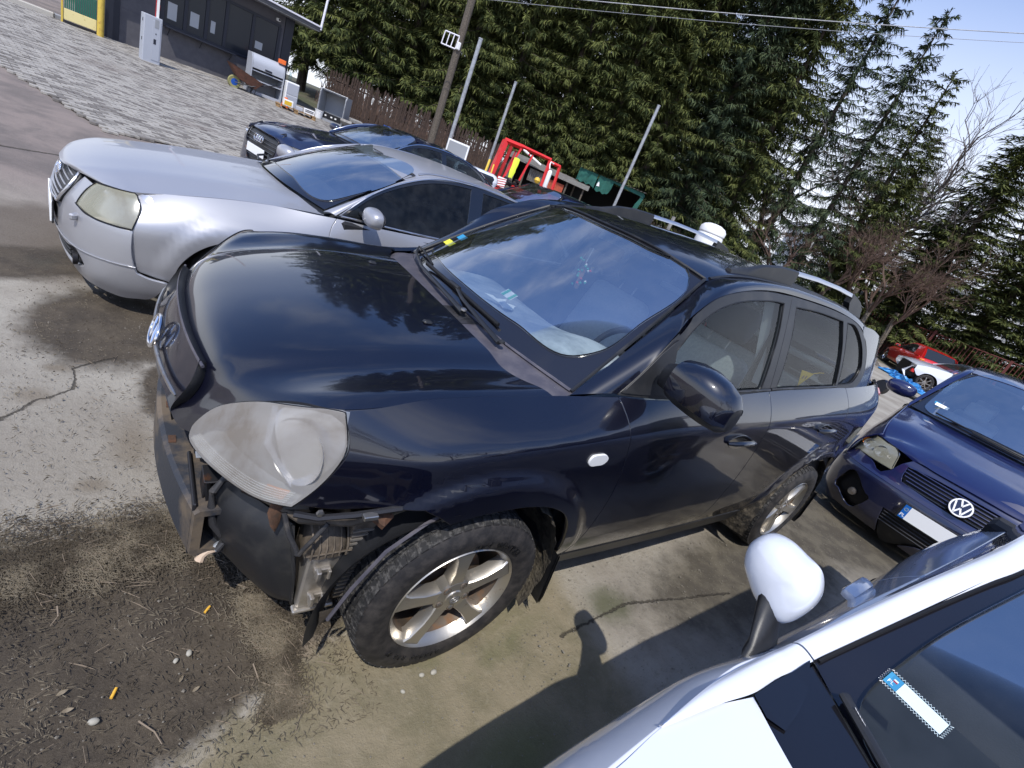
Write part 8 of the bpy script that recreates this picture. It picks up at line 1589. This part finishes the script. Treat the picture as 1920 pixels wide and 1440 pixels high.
tr = thing('barrier_pole', 'red and white tube leaning on the shed roof edge behind the red frame', 'tube'); beam_('tube', [tuple(Ms @ Vector((-.1, -.3, 1.95))), tuple(Ms @ Vector((.9, -.3, 1.62)))], .04, 'white_plastic', 8, tr); beam_('red_band', [tuple(Ms @ Vector((.35, -.3, 1.80))), tuple(Ms @ Vector((.42, -.3, 1.777)))], .043, 'lamp_red', 8, tr)
gs = thing('tarpaulin_shed', 'open dark shed with torn green tarpaulin along its front edge', 'shed'); a = Vector((12.40, 13.84, 0)); b = Vector((14.33, 12.09, 0)); d = (b-a).normalized(); n_ = Vector((-d.y, d.x, 0)); Mt = Matrix(((d.x, n_.x, 0, a.x), (d.y, n_.y, 0, a.y), (0, 0, 1, gz_(13, 13)-.1), (0, 0, 0, 1)))
mb = MB(); mb.box(0, 2.6, 1.5, 1.55, 0, 2.1, M=Mt); mb.box(0, .04, 0, 1.5, 0, 2.1, M=Mt); mb.box(2.56, 2.6, 0.3, 1.5, 0, 2.1, M=Mt); mb.box(0, 2.6, 0, 1.5, 0, .02, M=Mt); mb.build('inner_wall', 'shed_dark', gs)
V = [Mt @ Vector((x_, y_, 2.20+(.025 if i % 2 else 0)+y_*.04)) for i, x_ in enumerate(np.linspace(-.1, 2.75, 41)) for y_ in (-.2, 1.7)]; mb = MB(); mb.add(V, [(2*i, 2*i+2, 2*i+3, 2*i+1) for i in range(40)]); mb.build('roof', 'corrugated', gs)
V = [];
for i in range(29):
    x_ = i*.05; lo_ = 1.72+.03*math.sin(i*1.3)-(.10 if 14 < i < 27 else 0); V += [Mt @ Vector((x_*1.0, -.12+.02*math.sin(i), 2.18)), Mt @ Vector((x_, -.10+.03*math.sin(i*1.7), lo_+(.0 if i < 28 else .2)))]
mb = MB(); mb.add(V, [(2*i, 2*i+2, 2*i+3, 2*i+1) for i in range(28) if i not in (15,)]); mb.build('tarpaulin', 'tarp_green', gs, True)
mb = MB(); mb.add([Mt @ Vector(q) for q in ((1.4, -.1, 2.18), (2.62, -.1, 2.18), (2.64, -.1, 2.02), (2.50, -.1, 2.04), (1.4, -.1, 2.10), (2.62, -.08, 2.18), (2.70, -.05, 2.1), (2.62, -.06, 1.60), (2.42, -.08, 1.42), (2.46, -.09, 1.7))], [(0, 1, 2, 3, 4), (5, 6, 7, 8, 9)]); mb.build('tarpaulin', 'tarp_green', gs)
mb = MB(); mb.add([Mt @ Vector(q) for q in ((.82, -.14, 1.78), (.93, -.14, 1.80), (.90, -.14, 1.90), (.86, -.14, 1.96), (.82, -.14, 1.88))], [(0, 1, 2, 3, 4)]); mb.add([Mt @ Vector(q) for q in ((2.45, -.16, .75), (2.56, -.16, .95), (2.60, -.16, 1.30), (2.48, -.16, 1.20), (2.38, -.16, .95))], [(0, 1, 2, 3, 4)]); mb.build('plastic_scrap', 'white_plastic', gs)
for x_ in (.02, 2.55): mb = MB(); mb.box(x_, x_+.06, -.06, .0, 0, 2.18, M=Mt); mb.build('post', 'old_wood', gs)
mb = MB()
for k in range(16):
    M = Mt @ Matrix.Translation((rp.uniform(.1, 2.3), rp.uniform(0, .5), rp.uniform(.5, .95))) @ Matrix.Rotation(rp.uniform(0, 3), 4, 'Z') @ Matrix.Rotation(rp.uniform(-1, 1), 4, 'Y'); s1, s2 = rp.uniform(.06, .2), rp.uniform(.03, .1); mb.bbox(-s1, s1, -s2, s2, -.04, .04, .01, M=M)
o = mb.build('scrap_heap', 'scrap'); tag(o, 'dark scrap metal heaped inside the open green tarpaulin shed', kind='stuff')
rd = thing('red_hatchback', 'red three door hatchback seen from behind left before the steel fence', 'car', (27.7, 4.77, .10), R(-147.6)); RP = 'red_paint'
rz_b = ([-.7, -.4, 0, .5, 1.5, 2.6, 3.3], [.70, .78, .83, .88, .90, .93, .92]); r_side = side_factory(([-.6, .3, 3.3], [.62, .66, .70]), rz_b, ([-.7, -.4, .5, 1.5, 2.6, 3.0, 3.25], [.60, .70, .79, .82, .80, .76, .66]), ([-.75, -.5, -.2, 0, 2.5, 2.9, 3.2, 3.3], [.82, .92, .98, 1, 1, .97, .92, .86]), .865, .93, ((0, .31, .47, .01), (2.51, .31, .47, .01)), k=.3); r_up = upper_factory(rz_b, ([-.6, .5, 1.5, 2.6, 3.1], [.76, .78, .81, .79, .72]), .36, .25)
panel('body_side', side_fn(r_side), [(-.70, .70, 1), (-.4, .78), (0, .83), (.5, .88), (1.5, .90), (2.6, .93), (3.2, .92, 1), (3.27, .7), (3.28, .30, 1), (2.93, .28, 1), (2.86, .45), (2.7, .60), (2.51, .65), (2.32, .60), (2.16, .45), (2.1, .28, 1), (.41, .28, 1), (.35, .45), (.19, .60), (0, .65), (-.19, .60), (-.35, .45), (-.41, .28, 1), (-.72, .28, 1)], RP, rd, step=.08, both=True)
hood_sheet(rd, [(-.80, .64, -.70, .6, .62), (-.6, .76, -.55, .66, .73), (0, .88, 0, .72, .83), (.45, .92, .55, .74, .88)], RP, nu=20, nv=16)
wsr, rR, _, _ = greenhouse(rd, RP, ((.42, .93, .58, .70, .90), (1.15, 1.36, 1.25, .56, 1.33)), [(.55, .72, .89), (.9, .65, 1.12), (1.25, .568, 1.33), (1.6, .565, 1.385), (2.1, .56, 1.39), (2.55, .55, 1.36), (2.85, .57, 1.20), (3.10, .62, .96)], [(.58, .91), (.9, 1.10), (1.2, 1.25), (1.6, 1.31), (2.1, 1.30), (2.3, 1.26), (2.42, 1.1), (2.5, .94)], r_up, .03, (2.6,), frit=False, gl='mid_glass')
panel('side_window', side_fn(r_up), [(.70, .93, 1), (.95, 1.10), (1.25, 1.24), (1.6, 1.29), (2.05, 1.28, 1), (2.30, 1.10), (2.38, .96, 1)], 'dark_glass', rd, step=.1, both=True, depth=0, off=.004); panel('rear_side_panel', side_fn(r_up), [(2.05, 1.30, 1), (2.55, 1.34), (2.85, 1.18), (3.08, .95, 1), (2.4, .95, 1), (2.31, 1.12)], RP, rd, step=.1, both=True, depth=.01)
mb = MB(); mb.add([(2.60, -.52, 1.33), (2.60, .52, 1.33), (3.06, .60, .97), (3.06, -.60, .97)], [(0, 1, 2, 3)]); mb.build('rear_window', 'pane_dark', rd)
V = [];
for z_, xo in ((.97, 3.05), (.90, 3.20), (.75, 3.27), (.55, 3.31), (.42, 3.33), (.36, 3.30)):
    for t in np.linspace(-1, 1, 11): V.append((xo-.14*abs(t)**3, t*.76, z_))
mb = MB(); mb.add(V, [(i*11+j, (i+1)*11+j, (i+1)*11+j+1, i*11+j+1) for i in range(5) for j in range(10)]); mb.build('tailgate', RP, rd, True, 50); mb = MB(); mb.bbox(3.0, 3.28, -.74, .74, .20, .36, .02); mb.build('bumper_lower', 'black_plastic', rd)
for s_ in (-1, 1): mb = MB(); mb.bbox(3.06, 3.22, s_*.66-.10, s_*.66+.10, .72, .90, .03); mb.build('tail_light', 'lamp_amber', rd, True)
mb = MB(); mb.bbox(3.30, 3.335, -.26, .26, .50, .61, .004); mb.build('number_plate', 'plate_white', rd)
simple_mirror(rd, .75, -.90, .97, .07, .10, .06, RP); simple_mirror(rd, .75, .90, .97, .07, .10, .06, RP, side=1)
for y_, s_ in ((-.84, -1), (.84, 1)):
    for x_ in (0, 2.51): make_wheel(rd, x_, y_, .31, Rt=.31, Rr=.21, side=s_, detail=0, tread=False, m_rim='chrome')
box_fill(rd, [(-.6, .4, -.55, .55, .2, .64), (.4, 3.2, -.74, .74, .18, .40), (.5, 3.0, -.78, -.74, .3, .86), (.5, 3.0, .74, .78, .3, .86)])
wd = thing('damaged_white_car', 'white car with its front bumper torn off, partly behind the blue people carrier', 'car', (22.66, 3.05, .02), R(-53))
panel('front_wing', side_fn(lambda x, z: .84+0*x-.25*np.maximum(z-.65, 0)-.02*(x < -.3)*0), [(-.55, .80, 1), (-.1, .90), (.6, .98, 1), (.7, .3, 1), (.42, .28, 1), (.36, .46), (.2, .62), (0, .67), (-.2, .62), (-.36, .46), (-.44, .50, 1), (-.56, .62, 1)], WP, wd, step=.08, both=True)
hood_sheet(wd, [(-.62, .82, -.55, .62, .80), (-.3, .90, -.3, .70, .86), (.4, .99, .5, .74, .97)], WP, nu=14, nv=12)
greenhouse(wd, WP, ((.45, 1.0, .6, .70, .98), (1.2, 1.42, 1.3, .56, 1.38)), [(.6, .72, .97), (.95, .64, 1.2), (1.3, .57, 1.38), (1.7, .56, 1.43), (2.4, .56, 1.42)], [(.62, 1.0), (.95, 1.16), (1.3, 1.30), (1.7, 1.36), (2.4, 1.34)], lambda x, z: .80-.35*(np.asarray(z)-.98)+0*np.asarray(x), .03, (2.4,), frit=False, gl='mid_glass')
mb = MB(); mb.bbox(.65, 3.2, -.83, .83, .25, .98, .05); mb.build('body', WP, wd); mb = MB(); mb.bbox(-.5, .5, -.6, .6, .3, .78, .03); mb.build('engine_bay', 'seal', wd)
for s_ in (-1, 1): mb = MB(); mb.bbox(-.62, -.40, s_*.62-.13, s_*.62+.13, .66, .82, .04); mb.build('headlight', 'clear_lens', wd, True)
mb = MB(); mb.tube([(-.66, -.80, .72), (-.80, -.70, .45), (-.72, -.86, .28)], [.05, .06, .03], 6, flat=.4); mb.build('bumper_remnant', WP, wd, True); mb = MB(); mb.bbox(-.62, -.5, -.82, -.72, .50, .62, .01); mb.build('red_bracket', 'lamp_red', wd)
for y_, s_ in ((-.83, -1), (.83, 1)):
    for x_ in (0, 2.6): make_wheel(wd, x_, y_, .31, Rt=.31, Rr=.22, side=s_, detail=0, tread=False, m_rim='steel', spokes=7, sw=.03)
yb = thing('yellow_car', 'yellow car bonnet showing between the red hatchback and the blue people carrier roof', 'car', (26.3, 1.6, .05), R(-120)); hood_sheet(yb, [(-.7, .78, -.65, .6, .75), (-.2, 1.0, -.2, .7, .95), (.4, 1.12, .5, .74, 1.05)], 'yellow_paint', nu=14, nv=12); mb = MB(); mb.bbox(-.6, 2.6, -.8, .8, .25, .95, .08); mb.build('body', 'yellow_paint', yb); mb = MB(); mb.bbox(.6, 2.4, -.7, .7, .95, 1.35, .15); mb.build('cabin', 'pane_dark', yb)
for y_, s_ in ((-.8, -1), (.8, 1)):
    for x_ in (0, 2.3): make_wheel(yb, x_, y_, .3, Rt=.3, Rr=.2, side=s_, detail=0, tread=False)
def crumple(name, cx, cy, sx_, sy, h, rz, m, label, cat, seed, n=22):
    r = random.Random(seed); V = []; F = []; ca_, sa_ = math.cos(rz), math.sin(rz)
    for i in range(n+1):
        for j in range(n//2+1):
            u, v = (i/n-.5)*2, (j/(n//2)-.5)*2; x_ = u*sx_+r.uniform(-.04, .04); y_ = v*sy*(.6+.4*math.sin(i*1.1))+r.uniform(-.05, .05); x2, y2 = cx+x_*ca_-y_*sa_, cy+x_*sa_+y_*ca_
            V.append((x2, y2, gz_(x2, y2)+.02+max(0, h*(1-abs(v)**1.5)*(1-abs(u)**3))*r.uniform(.3, 1)))
    k = n//2+1; F = [(i*k+j, (i+1)*k+j, (i+1)*k+j+1, i*k+j+1) for i in range(n) for j in range(n//2)]; o = mk(name, V, F, m, None, False); return tag(o, label, cat)
crumple('blue_tarpaulin', 21.8, 3.1, 1.6, .32, .28, R(-140+180+8), 'tarp_blue', 'crumpled bright blue sheeting on the ground before the red hatchback', 'tarpaulin', 1)
crumple('silver_rubbish', 23.6, 4.9, .7, .3, .3, R(40), 'scrap', 'tangle of scrap parts on the ground left of the red hatchback', 'scrap', 2)
lm = thing('loose_mirror', 'detached black oval car mirror on the ground behind the SUV rear corner', 'mirror', (14.6, 1.86, .03), R(-20)); mb = MB(); mb.lathe([(0, -.06), (.14, -.05), (.19, 0), (.2, .03), (.18, .045)], 20, 'x', c=(0, 0, .2)); mb.build('shell', 'gloss_black', lm, True, 50); mb = MB(); mb.lathe([(.165, -.055), (0, -.062)], 20, 'x', c=(-.01, 0, .2)); mb.build('glass', 'pane_dark', lm)
dk = thing('dark_estate', 'dark car with purple reflection painted as a sheet behind its windscreen beyond the silver saloon roof', 'car', (3.75, 5.95, .10), R(0))
greenhouse(dk, NP, ((.55, 1.04, .72, .70, 1.02), (1.22, 1.45, 1.32, .56, 1.42)), [(.7, .73, 1.01), (1.0, .65, 1.22), (1.32, .57, 1.42), (1.7, .57, 1.46), (2.6, .56, 1.45), (3.3, .55, 1.36)], [(.72, 1.05), (1.0, 1.20), (1.35, 1.34), (1.7, 1.39), (2.6, 1.38), (3.3, 1.25)], lambda x, z: .80-.33*(np.asarray(z)-1.0)+0*np.asarray(x), .035, (3.3,), gl='mid_glass')
hood_sheet(dk, [(-.8, .74, -.7, .6, .70), (-.4, .88, -.4, .7, .84), (.3, .99, .4, .76, .97), (.5, 1.02, .66, .77, 1.0)], NP, nu=20, nv=16); panel('body_side', side_fn(lambda x, z: .85-.12*np.maximum(z-.75, 0)-.35*np.maximum(-.3-x, 0)**2), [(-.75, .70, 1), (-.4, .84), (.4, .97), (1, 1.0), (3.4, 1.02, 1), (3.5, .3, 1), (2.95, .28, 1), (2.8, .55), (2.6, .62), (2.4, .55), (2.25, .28, 1), (.4, .28, 1), (.25, .55), (0, .65), (-.25, .55), (-.4, .28, 1), (-.78, .3, 1)], NP, dk, step=.1, both=True)
mb = MB(); mb.bbox(-.6, 3.4, -.70, .70, .2, .68, .05); mb.bbox(.7, 3.4, -.74, .74, .5, .95, .05); mb.build('body_core', 'interior_dark', dk); mb = MB(); mb.add([(.80, -.45, 1.12), (.78, .25, 1.12), (1.05, .22, 1.30), (1.08, -.42, 1.30)], [(0, 1, 2, 3)]); mb.build('painted_reflection', mat('reflection_purple', (.45, .10, .30), .6), dk)  # pinkish windscreen reflection imitated by a coloured sheet under the glass
for y_, s_ in ((-.83, -1), (.83, 1)):
    for x_ in (0, 2.6): make_wheel(dk, x_, y_, .31, Rt=.31, Rr=.2, side=s_, detail=0, tread=False)
pw = thing('pale_estate', 'white car with a red tail lamp half hidden behind the dark blue saloon', 'car', (6.5, 11.0, .02), R(-120)); mb = MB(); mb.bbox(-.3, 1.2, -.75, .75, .25, .95, .12, seg=3); mb.bbox(-.2, .9, -.62, .62, .95, 1.32, .18, seg=3); mb.build('body', WP, pw, True, 50); mb = MB(); mb.bbox(1.0, 1.22, -.72, -.45, .70, .90, .04); mb.build('tail_light', 'lamp_red', pw, True); mb = MB(); mb.bbox(.3, .92, -.5, .5, 1.02, 1.26, .05); mb.build('rear_window', 'pane_dark', pw)
mb = MB(); mb.lathe([(.0, 0), (.24, 0), (.27, .06), (.27, .42), (.25, .46), (.27, .48), (.27, .56), (.22, .62), (.12, .66), (0, .67)], 28, 'z', c=(8.42, 4.55, 1.50)); wt_ = thing('white_tank', 'white domed plastic tank on a stand beyond the SUV roof rail', 'tank'); mb.build('vessel', 'white_plastic', wt_, True, 40); mb = MB(); mb.bbox(8.1, 8.75, 4.25, 4.88, gz_(8.4, 4.5)-.05, 1.50, .02); mb.build('stand', 'cabinet_side', wt_)
mb = MB(); mb.tube([(7.9, 5.2, .1), (7.9, 5.2, 2.0)], .04, 6); tag(mb.build('concrete_stake', 'concrete_block', None), 'short grey stake left of the white domed tank', 'stake')
af = thing('apartment_block', 'long white apartment block seen through the bare trees', 'building', (96, 22, 0), R(-42)); mb = MB(); mb.box(-22, 22, 0, 9, -1, 10.2); mb.build('wall', 'render_white', af); mb = MB(); mb.prism([(-22.4, 10.2), (22.4, 10.2), (22, 10.7), (-22, 10.7)], -.6, 9.5, 'y'); mb.build('roof', 'fascia_white', af)
w0 = None
for i in range(14):
    for j in range(3):
        if w0 is None: mb = MB(); mb.box(-.7, .7, -.06, -.01, 0, 1.5); w0 = mb.build('window', 'pane_dark', af); o = w0; mb = MB(); mb.box(-.04, .04, -.1, -.065, 0, 1.5); mb.build('window_bar', 'fascia_white', w0)
        else:
            o = w0.copy(); COL.objects.link(o); c = w0.children[0].copy(); COL.objects.link(c); c.parent = o
        o.location = (-20.2+3.1*i, 0, 1.2+3.1*j)
# ------------------------------------------------------------------ trees
def leaf_mat(name, c1, c2, c3):
    m = bpy.data.materials.new(name); m.use_nodes = True; g = NT(m); bs = g.N['Principled BSDF']; bs.inputs['Roughness'].default_value = .75; bs.inputs['Specular IOR Level'].default_value = .2
    tc_ = g.new('ShaderNodeTexCoord'); geo = g.new('ShaderNodeNewGeometry'); n1 = g.noise(tc_.outputs['Object'], .7, 4); n2 = g.noise(tc_.outputs['Object'], 6, 3)
    f = g.math('ADD', g.math('MULTIPLY', n1, .9), g.math('MULTIPLY', geo.outputs['Random Per Island'], .35)); col = g.mix(g.remap(f, .40, .85), c1, c2); col = g.mix(g.remap(n2, .58, .75, 0, .6), col, c3); g.L.new(col, bs.inputs['Base Color']); MT[name] = m; return m
leaf_mat('spruce_green', (.040, .056, .018), (.120, .135, .040), (.135, .120, .050)); leaf_mat('spruce_blue', (.028, .046, .026), (.070, .092, .042), (.085, .080, .050))
mat('bark', (.085, .065, .05), .95, noise=(14, (.045, .036, .03), .4, .65), bump=(30, .8, .02)); mat('bark_pale', (.19, .16, .125), .95, noise=(10, (.11, .09, .07), .4, .65), bump=(30, .6, .02)); mat('twig_brown', (.115, .075, .058), .9); mat('twig_grey', (.15, .13, .125), .9)
def spruce_mesh(seed, H=15., base=.6, spread=2.6, whorl=.34, dens=1.0, droop=.35, sparse_top=False):
    r = random.Random(seed); TV = []; TF = []; LV = []; LF = []
    def twig(p0, d, L_, w_):
        b = len(LV); side = d.cross(Vector((0, 0, 1))); side = side.normalized() if side.length > 1e-3 else Vector((1, 0, 0)); up = side.cross(d)
        ang = r.uniform(-.9, .9); s1 = side*math.cos(ang)+up*math.sin(ang)
        p1 = p0+d*L_*.5+Vector((0, 0, -.05*L_)); p2 = p0+d*L_+Vector((0, 0, -.22*L_))
        LV.extend([p0-s1*w_*.3, p0+s1*w_*.3, p1+s1*w_*.55, p1-s1*w_*.55, p2]); LF.extend([(b, b+1, b+2, b+3), (b+3, b+2, b+4)])
    z = base
    while z < H-.25:
        t = z/H; Lb = spread*(1-t)**.62*(.78+.22*math.sin(z*2.3+seed))+.22; nb = 7 if t < .85 else 4
        if t < .12: nb = 4
        for k in range(nb):
            a = 2*PI*(k+r.random()*.8)/nb+z*2.1; L_ = Lb*r.uniform(.65, 1.15); rise = -.15-.25*(1-t)+.75*t*t+r.uniform(-.12, .12); d0 = Vector((math.cos(a), math.sin(a), 0)); p = Vector((0, 0, z+r.uniform(-.15, .15))); seg = max(3, int(L_/.30)); pts = [p.copy()]
            for s_ in range(seg):
                u = (s_+1)/seg; dz = rise*(1-u*.6)-droop*.5*u+.55*max(0, u-.65); d = (d0+Vector((r.uniform(-.1, .1), r.uniform(-.1, .1), dz))).normalized(); p = p+d*(L_/seg); pts.append(p.copy())
                nt_ = max(3, int((19 if u > .12 else 6)*dens))
                for q in range(nt_):
                    o = pts[-2].lerp(p, r.random()); sd_ = 1 if q % 2 else -1; side = d.cross(Vector((0, 0, 1))).normalized()*sd_; tl = (.15+.22*(1-u*.6)*min(1, L_/1.6))*r.uniform(.6, 1.25)
                    td = (d*r.uniform(.3, 1.0)+side*r.uniform(-.2, 1.0)+Vector((0, 0, r.uniform(-1.0, .45)))).normalized(); twig(o, td, tl*1.15, .024+.022*r.random())
            b = len(TV); n = 3
            for i, q in enumerate(pts[::max(1, len(pts)//3)]):
                rr = .028*(1-i*.28)*(1-t*.6)+.004
                for m in range(n): TV.append(q+Vector((math.cos(2*PI*m/n)*rr, math.sin(2*PI*m/n)*rr, rr*(.5-m % 2))))
            cnt = len(pts[::max(1, len(pts)//3)])
            for i in range(cnt-1):
                for m in range(n): TF.append((b+i*n+m, b+i*n+(m+1) % n, b+(i+1)*n+(m+1) % n, b+(i+1)*n+m))
        z += whorl*r.uniform(.75, 1.2)
    for k in range(14):   # leader
        twig(Vector((0, 0, H-.9+k*.07)), Vector((math.cos(k*2.4)*.6, math.sin(k*2.4)*.6, .7)).normalized(), .22, .05)
    mt = MB(); mt.tube([(0, 0, -.4), (.02, .01, H*.3), (.0, .03, H*.65), (.0, 0, H)], [.19*H/15, .14*H/15, .075, .015], 8)
    b = len(TV); TV += [Vector(v) for v in mt.V]; TF += [tuple(b+i for i in f) for f in mt.F]
    def me_(name, V, F, m): me = bpy.data.meshes.new(name); me.from_pydata([tuple(v) for v in V], [], F); me.materials.append(MT[m]); return me
    return me_('trunk', TV, TF, 'bark'), me_('crown', LV, LF, 'spruce_green'), len(LF)
sp_ = [spruce_mesh(1, 16, 1.6, 3.0, .30, 1.25), spruce_mesh(2, 15, 1.3, 2.8, .31, 1.25, .5), spruce_mesh(3, 16, 1.8, 3.2, .31, 1.25, .2), spruce_mesh(4, 13, .6, 2.7, .42, .9, .3)]
def spruce(x, y, k, h, w_, rz, label, mtl=None):
    e = thing('spruce_tree', label, 'tree', (x, y, gz_(x, y)), rz, 'spruces behind the yard'); H0 = (16, 15, 16, 13)[k]; e.scale = (w_, w_, h/H0)
    for nm, me in (('trunk', sp_[k][0]), ('crown', sp_[k][1])):
        o = bpy.data.objects.new(nm, me); COL.objects.link(o); o.parent = e
        if nm == 'crown' and mtl:
            o.material_slots[0].link = 'OBJECT'; o.material_slots[0].material = MT[mtl]
    return e
row = [(4.9, 25.6, 1, 15, 1.15, 'dark spruce behind the right end of the guardhouse roof'), (6.6, 24.2, 0, 17, 1.2, 'dark spruce behind the grey cabinets and broken blocks'), (8.6, 23.2, 2, 16, 1.15, 'dark spruce left of the wooden utility pole'),
 (10.6, 21.6, 1, 17, 1.1, 'tall spruce directly behind the thickest metal post'), (12.4, 20.4, 2, 16.5, 1.1, 'tall spruce above the red recovery frame'), (14.4, 18.9, 0, 17, 1.1, 'broad spruce above the corrugated shed'),
 (16.2, 17.4, 1, 16.5, 1.12, 'broad spruce above the green tarpaulin shed'), (17.9, 15.9, 2, 17, 1.1, 'tall spruce behind the slim pale post'), (19.6, 14.5, 0, 16.5, 1.1, 'tall spruce above the far SUV roof rail'),
 (21.3, 13.0, 1, 15.2, 1.1, 'green spruce above the white domed tank'), (23.0, 11.7, 3, 14.2, 1.05, 'thin spruce with see through top against the white clouds'), (24.6, 10.3, 3, 13.1, 1.0, 'rightmost tall thin spruce with cones crossing the overhead cable'),
 (7.5, 28.5, 2, 18, 1.2, 'spruce of the second row behind the cabinets'), (9.8, 26.0, 0, 18, 1.3, 'spruce of the second row behind the picket fence'), (11.6, 23.8, 1, 18, 1.3, 'spruce of the second row behind the utility pole'), (15.6, 21.6, 1, 18.5, 1.3, 'spruce of the second row behind the corrugated shed'), (17.4, 20.0, 0, 18.5, 1.3, 'spruce of the second row above the tarpaulin shed'), (20.8, 17.6, 0, 18.0, 1.3, 'spruce of the second row above the windscreen of the SUV'), (22.0, 15.0, 2, 17.0, 1.2, 'spruce of the second row behind the white domed tank'), (16.5, 24.5, 2, 21, 1.5, 'spruce of the rear row far behind the corrugated shed'), (21.0, 20.8, 0, 21, 1.5, 'spruce of the rear row far behind the white tank'), (11.5, 29.0, 1, 21, 1.5, 'spruce of the rear row far behind the metal posts'), (13.0, 25.0, 0, 19, 1.2, 'spruce of the second row behind the red frame'), (19.0, 19.5, 2, 18.5, 1.2, 'spruce of the second row behind the green shed'), (23.6, 16.0, 1, 17.0, 1.1, 'spruce of the second row behind the SUV roof'),
 (26.2, 9.4, 3, 11.6, 1.1, 'thin spruce of middle height right of the rightmost tall one'), (28.0, 9.2, 1, 9.6, 1.0, 'shorter dense spruce behind the leafless brown trees'), (30.8, 6.6, 1, 12.0, 1.5, 'dark dense spruce at the right edge above the red hatchback'), (32.6, 4.0, 0, 11.0, 1.5, 'dark dense spruce at the right edge above the yellow bonnet'), (34.5, 1.8, 2, 10.8, 1.4, 'dark spruce at the far right above the blue people carrier'), (33.0, 8.2, 2, 8.2, .9, 'small spruce standing behind the bare brown trees')]
for i, (x, y, k, h, w_, lab) in enumerate(row): spruce(x, y, k, h, w_, i*1.7, lab, 'spruce_blue' if i in (8, 10, 11, 16, 17, 18) else None)
def bare_mesh(seed, H, r0, n0=3, depth=6, spread=.55, up=.35, sh=.72):
    r = random.Random(seed); mb = MB()
    def grow(p, d, L_, rad, lv):
        q = p+d*L_*.5+Vector((r.uniform(-.05, .05), r.uniform(-.05, .05), 0))*L_; e = p+d*L_; mb.tube([p, q, e], [rad, rad*.85, rad*.68], 6 if lv < 2 else 3, caps=False)
        if lv >= depth: return
        for k in range(r.choice((2, 3)) if lv > 0 else n0):
            a = r.uniform(0, 2*PI); s_ = d.orthogonal().normalized(); s2 = d.cross(s_); nd = (d*(1-spread*.35)+(s_*math.cos(a)+s2*math.sin(a))*spread*r.uniform(.6, 1.2)+Vector((0, 0, up*.5))).normalized()
            grow(p.lerp(e, r.uniform(.55, 1.0)) if lv > 0 else e, nd, L_*sh*r.uniform(.8, 1.15), max(.004, rad*.60), lv+1)
    grow(Vector((0, 0, -.3)), Vector((r.uniform(-.1, .1), r.uniform(-.1, .1), 1)).normalized(), H*.26, r0, 0)
    return mb
bmesh_ = []
for sd_, H, r0, m in ((11, 8, .13, 'twig_brown'), (12, 7.5, .11, 'twig_brown'), (13, 12, .18, 'twig_grey')):
    mb = bare_mesh(sd_, H, r0, 4, 7 if H < 10 else 7, .62, .30, .76); me = bpy.data.meshes.new('crown'); me.from_pydata(mb.V, [], mb.F); me.materials.append(MT[m]); bmesh_.append((me, H))
tk = MB(); tk.tube([(0, 0, -.3), (.05, 0, 1.2), (0, .05, 2.4)], [.16, .13, .11], 8); tkm = bpy.data.meshes.new('trunk'); tkm.from_pydata(tk.V, [], tk.F); tkm.materials.append(MT['bark_pale'])
def bare(x, y, k, s_, rz, label, lean=0.0, tr=True):
    e = thing('bare_tree', label, 'tree', (x, y, gz_(x, y)), rz, 'leafless trees at the right of the yard'); e.scale = (s_, s_, s_); e.rotation_euler = (lean, 0, rz); o = bpy.data.objects.new('crown', bmesh_[k][0]); COL.objects.link(o); o.parent = e
    o = bpy.data.objects.new('trunk', tkm); COL.objects.link(o); o.parent = e; return e
bare(25.3, 8.9, 0, .95, .3, 'leafless brown tree left of the SUV roof rail end', .1); bare(26.4, 7.9, 1, 1.0, 1.9, 'leafless brown tree just right of the near roof rail', -.12); bare(27.2, 7.0, 0, .9, 3.1, 'leafless tree with pale leaning trunk left of the red hatchback', .1)
bare(28.2, 6.2, 1, .9, 4.4, 'leafless tree whose pale trunk rises behind the red hatchback roof', .15); bare(33.5, 9.8, 2, 1.05, .8, 'tall grey leafless tree reaching into the sky at the right edge'); bare(36.0, 7.0, 2, 1.1, 2.6, 'tall grey leafless tree at the far right behind the dark spruces')
bare(29.5, 10.6, 2, 1.25, 3.3, 'tall grey leafless tree right of the middle height spruce'); bare(31.5, 9.6, 2, 1.2, 4.9, 'grey leafless tree between the thin spruce and the right edge spruces'); bare(24.2, 12.6, 2, 1.1, 5.2, 'tall leafless tree between the two thin spruces'); bare(22.8, 10.2, 0, .7, 1.1, 'low leafless bush tree below the thin spruce')
def d_br(r):
    t = r.random(); x = 5+t*24; y = 21.6-t*13.8+r.uniform(-1.2, 1.6); return x, y, 1
def brush(r, x, y):
    z = gz_(x, y); h = r.uniform(.3, 1.5); a = r.uniform(0, 6.28); b = r.uniform(.1, .6); w_ = .006+.006*r.random(); p1 = (x+math.cos(a)*b*.4, y+math.sin(a)*b*.4, z+h*.6); p2 = (x+math.cos(a)*b, y+math.sin(a)*b, z+h)
    return [(x-w_, y+w_, z), (x+w_, y-w_, z), (p1[0]+w_, p1[1]-w_, p1[2]), (p1[0]-w_, p1[1]+w_, p1[2]), p2], [(0, 1, 2, 3), (3, 2, 4)]
scatter('undergrowth', 9000, d_br, brush, 'twig_brown', 'brown leafless undergrowth beneath the spruces', 21)
for i, (x, y, k, s_) in enumerate(((3, -17, 2, 1.0), (9.5, -20, 2, 1.1), (-4.5, -19, 2, 1.0), (17, -18, 0, 1.2))): bare(x, y, k, s_, i*1.3, ('leafless tree reflected in the SUV side windows, nearest the left', 'leafless tree reflected in the rear side windows', 'leafless tree reflected near the SUV front wing', 'leafless tree reflected at the SUV rear corner')[i])
